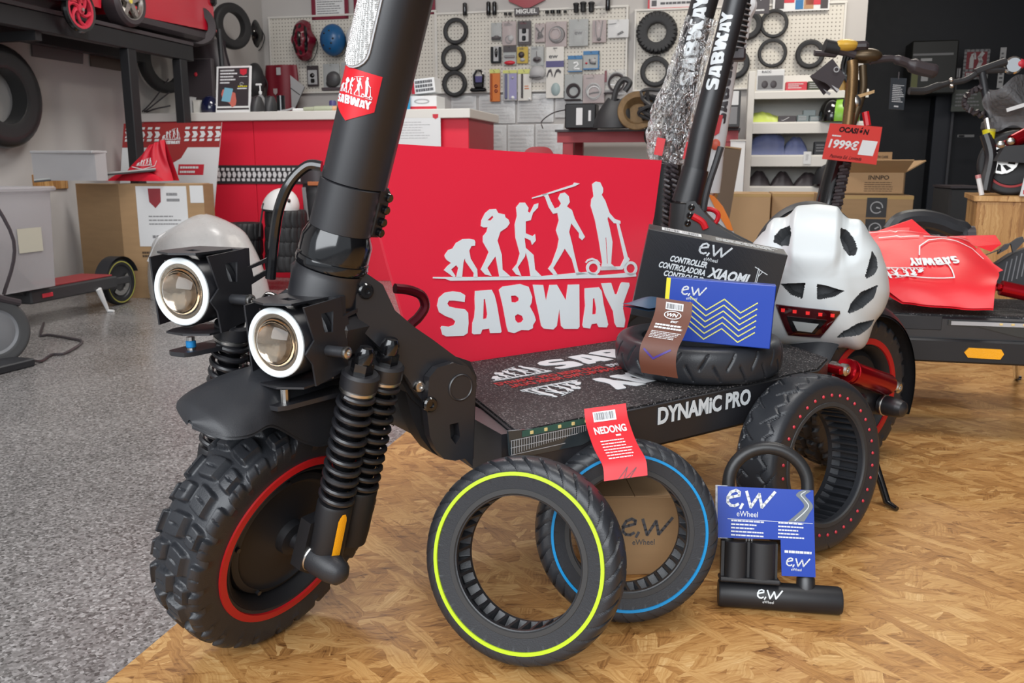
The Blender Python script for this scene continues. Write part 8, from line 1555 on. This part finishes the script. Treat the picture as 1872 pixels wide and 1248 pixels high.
# ------------------------------------------------------------------ dark room on the right
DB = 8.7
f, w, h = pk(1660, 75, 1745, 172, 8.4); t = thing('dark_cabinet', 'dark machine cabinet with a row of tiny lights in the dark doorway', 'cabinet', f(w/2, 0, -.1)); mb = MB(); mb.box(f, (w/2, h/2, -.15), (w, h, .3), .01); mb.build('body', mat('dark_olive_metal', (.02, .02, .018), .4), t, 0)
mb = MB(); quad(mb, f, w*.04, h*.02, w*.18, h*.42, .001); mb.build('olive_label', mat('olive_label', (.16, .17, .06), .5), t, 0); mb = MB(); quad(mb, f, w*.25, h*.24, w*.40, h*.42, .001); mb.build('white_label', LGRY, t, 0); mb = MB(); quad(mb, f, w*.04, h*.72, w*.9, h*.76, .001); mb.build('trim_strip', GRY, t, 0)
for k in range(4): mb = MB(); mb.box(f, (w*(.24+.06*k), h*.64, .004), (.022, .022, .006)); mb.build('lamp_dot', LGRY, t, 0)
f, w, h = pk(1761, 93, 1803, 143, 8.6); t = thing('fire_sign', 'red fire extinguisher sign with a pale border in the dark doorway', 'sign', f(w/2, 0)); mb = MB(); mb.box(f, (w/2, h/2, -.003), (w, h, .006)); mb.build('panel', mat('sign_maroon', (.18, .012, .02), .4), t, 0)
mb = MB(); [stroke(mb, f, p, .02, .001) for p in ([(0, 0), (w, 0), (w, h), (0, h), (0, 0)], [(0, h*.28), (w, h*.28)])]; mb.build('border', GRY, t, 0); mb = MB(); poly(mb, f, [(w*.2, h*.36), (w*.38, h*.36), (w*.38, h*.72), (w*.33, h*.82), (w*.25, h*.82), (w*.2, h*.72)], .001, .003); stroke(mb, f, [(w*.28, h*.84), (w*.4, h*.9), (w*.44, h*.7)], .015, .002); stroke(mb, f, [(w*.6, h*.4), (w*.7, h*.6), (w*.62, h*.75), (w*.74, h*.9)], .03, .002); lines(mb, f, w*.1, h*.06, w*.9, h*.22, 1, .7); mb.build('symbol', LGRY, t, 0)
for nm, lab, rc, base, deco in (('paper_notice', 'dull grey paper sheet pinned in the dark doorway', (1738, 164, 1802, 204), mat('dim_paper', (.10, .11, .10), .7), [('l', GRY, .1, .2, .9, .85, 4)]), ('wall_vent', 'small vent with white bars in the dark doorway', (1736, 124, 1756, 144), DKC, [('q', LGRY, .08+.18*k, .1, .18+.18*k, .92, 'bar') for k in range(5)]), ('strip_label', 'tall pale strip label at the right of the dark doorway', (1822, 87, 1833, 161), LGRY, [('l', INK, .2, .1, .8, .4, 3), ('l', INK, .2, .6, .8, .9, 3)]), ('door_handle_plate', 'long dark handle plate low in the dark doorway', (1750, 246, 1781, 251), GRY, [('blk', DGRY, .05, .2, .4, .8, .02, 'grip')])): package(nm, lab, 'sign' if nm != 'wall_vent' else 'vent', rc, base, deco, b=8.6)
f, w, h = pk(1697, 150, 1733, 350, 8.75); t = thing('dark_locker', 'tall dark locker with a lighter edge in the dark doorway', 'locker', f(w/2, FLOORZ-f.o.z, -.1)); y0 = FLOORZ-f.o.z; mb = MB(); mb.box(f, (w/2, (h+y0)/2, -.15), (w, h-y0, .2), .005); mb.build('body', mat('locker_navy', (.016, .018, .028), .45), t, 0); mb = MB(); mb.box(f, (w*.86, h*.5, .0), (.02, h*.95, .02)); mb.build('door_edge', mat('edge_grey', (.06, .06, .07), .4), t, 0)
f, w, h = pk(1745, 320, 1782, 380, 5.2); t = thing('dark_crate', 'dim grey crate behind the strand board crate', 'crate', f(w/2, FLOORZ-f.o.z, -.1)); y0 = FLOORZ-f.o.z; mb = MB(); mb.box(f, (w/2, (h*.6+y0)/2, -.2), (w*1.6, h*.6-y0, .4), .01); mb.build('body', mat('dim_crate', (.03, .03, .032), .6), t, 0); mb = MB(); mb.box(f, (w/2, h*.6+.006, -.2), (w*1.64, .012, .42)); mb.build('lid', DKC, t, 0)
# ------------------------------------------------------------------ scooter standing on the crate at the right edge
cd = 3.05; fC, hC = CRT
def pc(x, y, d=cd): return ondepth(x, y, d)
hs = thing('displayed_scooter', 'black scooter in clear film on the strand board crate, with a red shock absorber', 'scooter', V((pc(1850, 350).x, pc(1850, 350).y, hC)))
wc2 = pc(1852, 298); rr2 = .112; wf = frn(wc2, -RF*.95 - RR*.3); mb = MB(); tyre_body(mb, wf, rr2, .06, .075, None, None, 80, 14, .3); o = mb.build('tyre', RUB, hs); mb = MB(); flat_ring(mb, wf, .076, .084, .030, .001, 48); mb.build('rim_stripe', REDR, o)
mb = MB(); mb.cyl(wf, .074, -.025, .015, 36); mb.build('hub', MBLK, hs)
mb = MB(); 
dsk = wf.at(-.030, .012, .035); o1 = [(.048*(1+.03*(k % 2))*cos(k*pi/18), .048*(1+.03*(k % 2))*sin(k*pi/18)) for k in range(36)]; holes = []
for k in range(8): a = k*pi/4; holes.append([(.020*cos(a), .020*sin(a)), (.041*cos(a+.35), .041*sin(a+.35)), (.041*cos(a+.75), .041*sin(a+.75)), (.020*cos(a+.5), .020*sin(a+.5))])
mb.prism(dsk, o1, 0, .002, holes); mb.build('brake_disc', STEEL, hs, 0)
mb = MB(); mb.tube([pc(1842, 262, 2.98), pc(1850, 259, 2.98), pc(1851, 259, 2.98), pc(1884, 242, 2.98)], [.014, .014, .024, .024], 18); mb.build('rear_shock', REDA, hs)
for x, y in ((1830, 264), (1848, 258)): mb = MB(); mb.lathe(frn(pc(x, y, 2.95), -RF), [(.012, -.01), (.012, .004), (.006, .008), (0, .008)], 14); mb.build('shock_bolt', STEEL, hs)
mb = MB(); mb.prism(frn(pc(1850, 275, 2.97), -RF), [(-.05, -.035), (.09, -.045), (.09, .02), (-.03, .015)], -.02, .02); mb.build('swing_arm', BLK, hs)
mb = MB(); mb.tube([pc(1795, 133), pc(1803, 180), pc(1810, 216)], .013, 12); mb.build('stem_tube', PLA, hs); mb = MB(); mb.tube([pc(1804, 216), pc(1809, 245)], .010, 10); mb.build('lower_tube', STEEL, hs)
mb = MB(); mb.tube([pc(1808, 238), pc(1808, 258)], [.022, .016], 12); mb.build('yellow_joint', YEL, hs)
A = spline([pc(*p) for p in ((1796, 160), (1775, 168), (1762, 185), (1772, 200), (1800, 212))], 12); mb = MB(); mb.tube([p + UP*(.008*cos(i*1.5)) + RF*(.008*sin(i*1.5)) for i, p in enumerate(A)], .007, 6); mb.build('coiled_cable', DKC, hs)
mb = MB(); mb.tube([pc(1782, 133), pc(1812, 122), pc(1838, 113)], .014, 10); mb.build('handlebar', DGRY, hs); mb = MB(); mb.tube([pc(1784, 130), pc(1835, 128)], .010, 8); mb.build('brake_lever', DGRY, hs)
mb = MB(); mb.tube(spline([pc(*q) for q in ((1662, 166), (1690, 166), (1712, 158), (1736, 152), (1765, 146), (1790, 131))], 5), [.013]*12 + [.010]*14, 10); mb.build('long_lever', DGRY, hs)
for x, y in ((1739, 146), (1740, 157)): mb = MB(); mb.ball(Fr(pc(x, y, cd-.03), RR, RF, UP), (0, 0, 0), .008, 12, 8); mb.build('screw_head', STEEL, hs)
mb = MB(); mb.lathe(frn(pc(1853, 119), -RF), [(.03, -.02), (.03, .0), (.024, .008), (.0, .008)], 18); mb.build('switch_housing', CHR, hs); mb = MB(); mb.ball(frn(pc(1865, 117), -RF), (0, 0, 0), .018, 14, 8); mb.build('red_button', REDP, hs)
mb = MB(); mb.tube(spline([pc(1802, 245), pc(1812, 285), pc(1804, 330), pc(1800, 350)], 5), .020, 10); mb.build('frame_arm', BLK, hs); mb = MB(); mb.box(frn(pc(1845, 228), -RF), (0, 0, -.05), (.14, .06, .10), .02); mb.build('deck_underside', BLK, hs)
mb = MB(); mb.grid(lambda u, v: pc(1803+95*u + 8*sin(v*7), 235-110*v*(1-.35*(1-u)) + 6*sin(u*9), 2.96+.05*sin(u*5+v*3)), 30, 30); mb.build('film_wrap', film_mat('grey_film', (.45, .45, .47), .15, 30, .30, .012), hs, 80)
mb = MB(); mb.box(frn(pc(1858, 196, 2.9), -RF).rot('z', rad(18)), (0, 0, 0), (.06, .012, .004)); mb.build('white_strip', PAPER, hs, 0)
p = pc(1795, 356, 3.0); t = thing('hand_pump', 'slim white pump with a pink tip standing on the strand board crate', 'pump', V((p.x, p.y, hC))); tp = pc(1789, 326, 3.0); p = V((p.x, p.y, hC+.002)); mb = MB(); mb.tube([p, tp], .008, 10); mb.build('barrel', WHM, t); mb = MB(); mb.tube([tp, tp + (tp-p).normalized()*.012], .009, 10); mb.build('tip', mat('pink_tip', (.62, .25, .25), .4), t)
p = pc(1868, 366, 2.9); F_ = frn(V((p.x, p.y, hC+.002)), -RF); t = thing('info_card', 'white information card standing on the crate at the right edge', 'card', F_(0, 0)); g_ = F_.rot('x', rad(-12)); mb = MB(); mb.prism(g_, [(-.008, 0), (.08, 0), (.08, .085), (.008, .085)], -.003, 0); mb.build('card_sheet', PAPER, t, 0); mb = MB(); quad(mb, g_, .002, .006, .03, .02, .0006); mb.build('red_corner', REDP, t, 0)
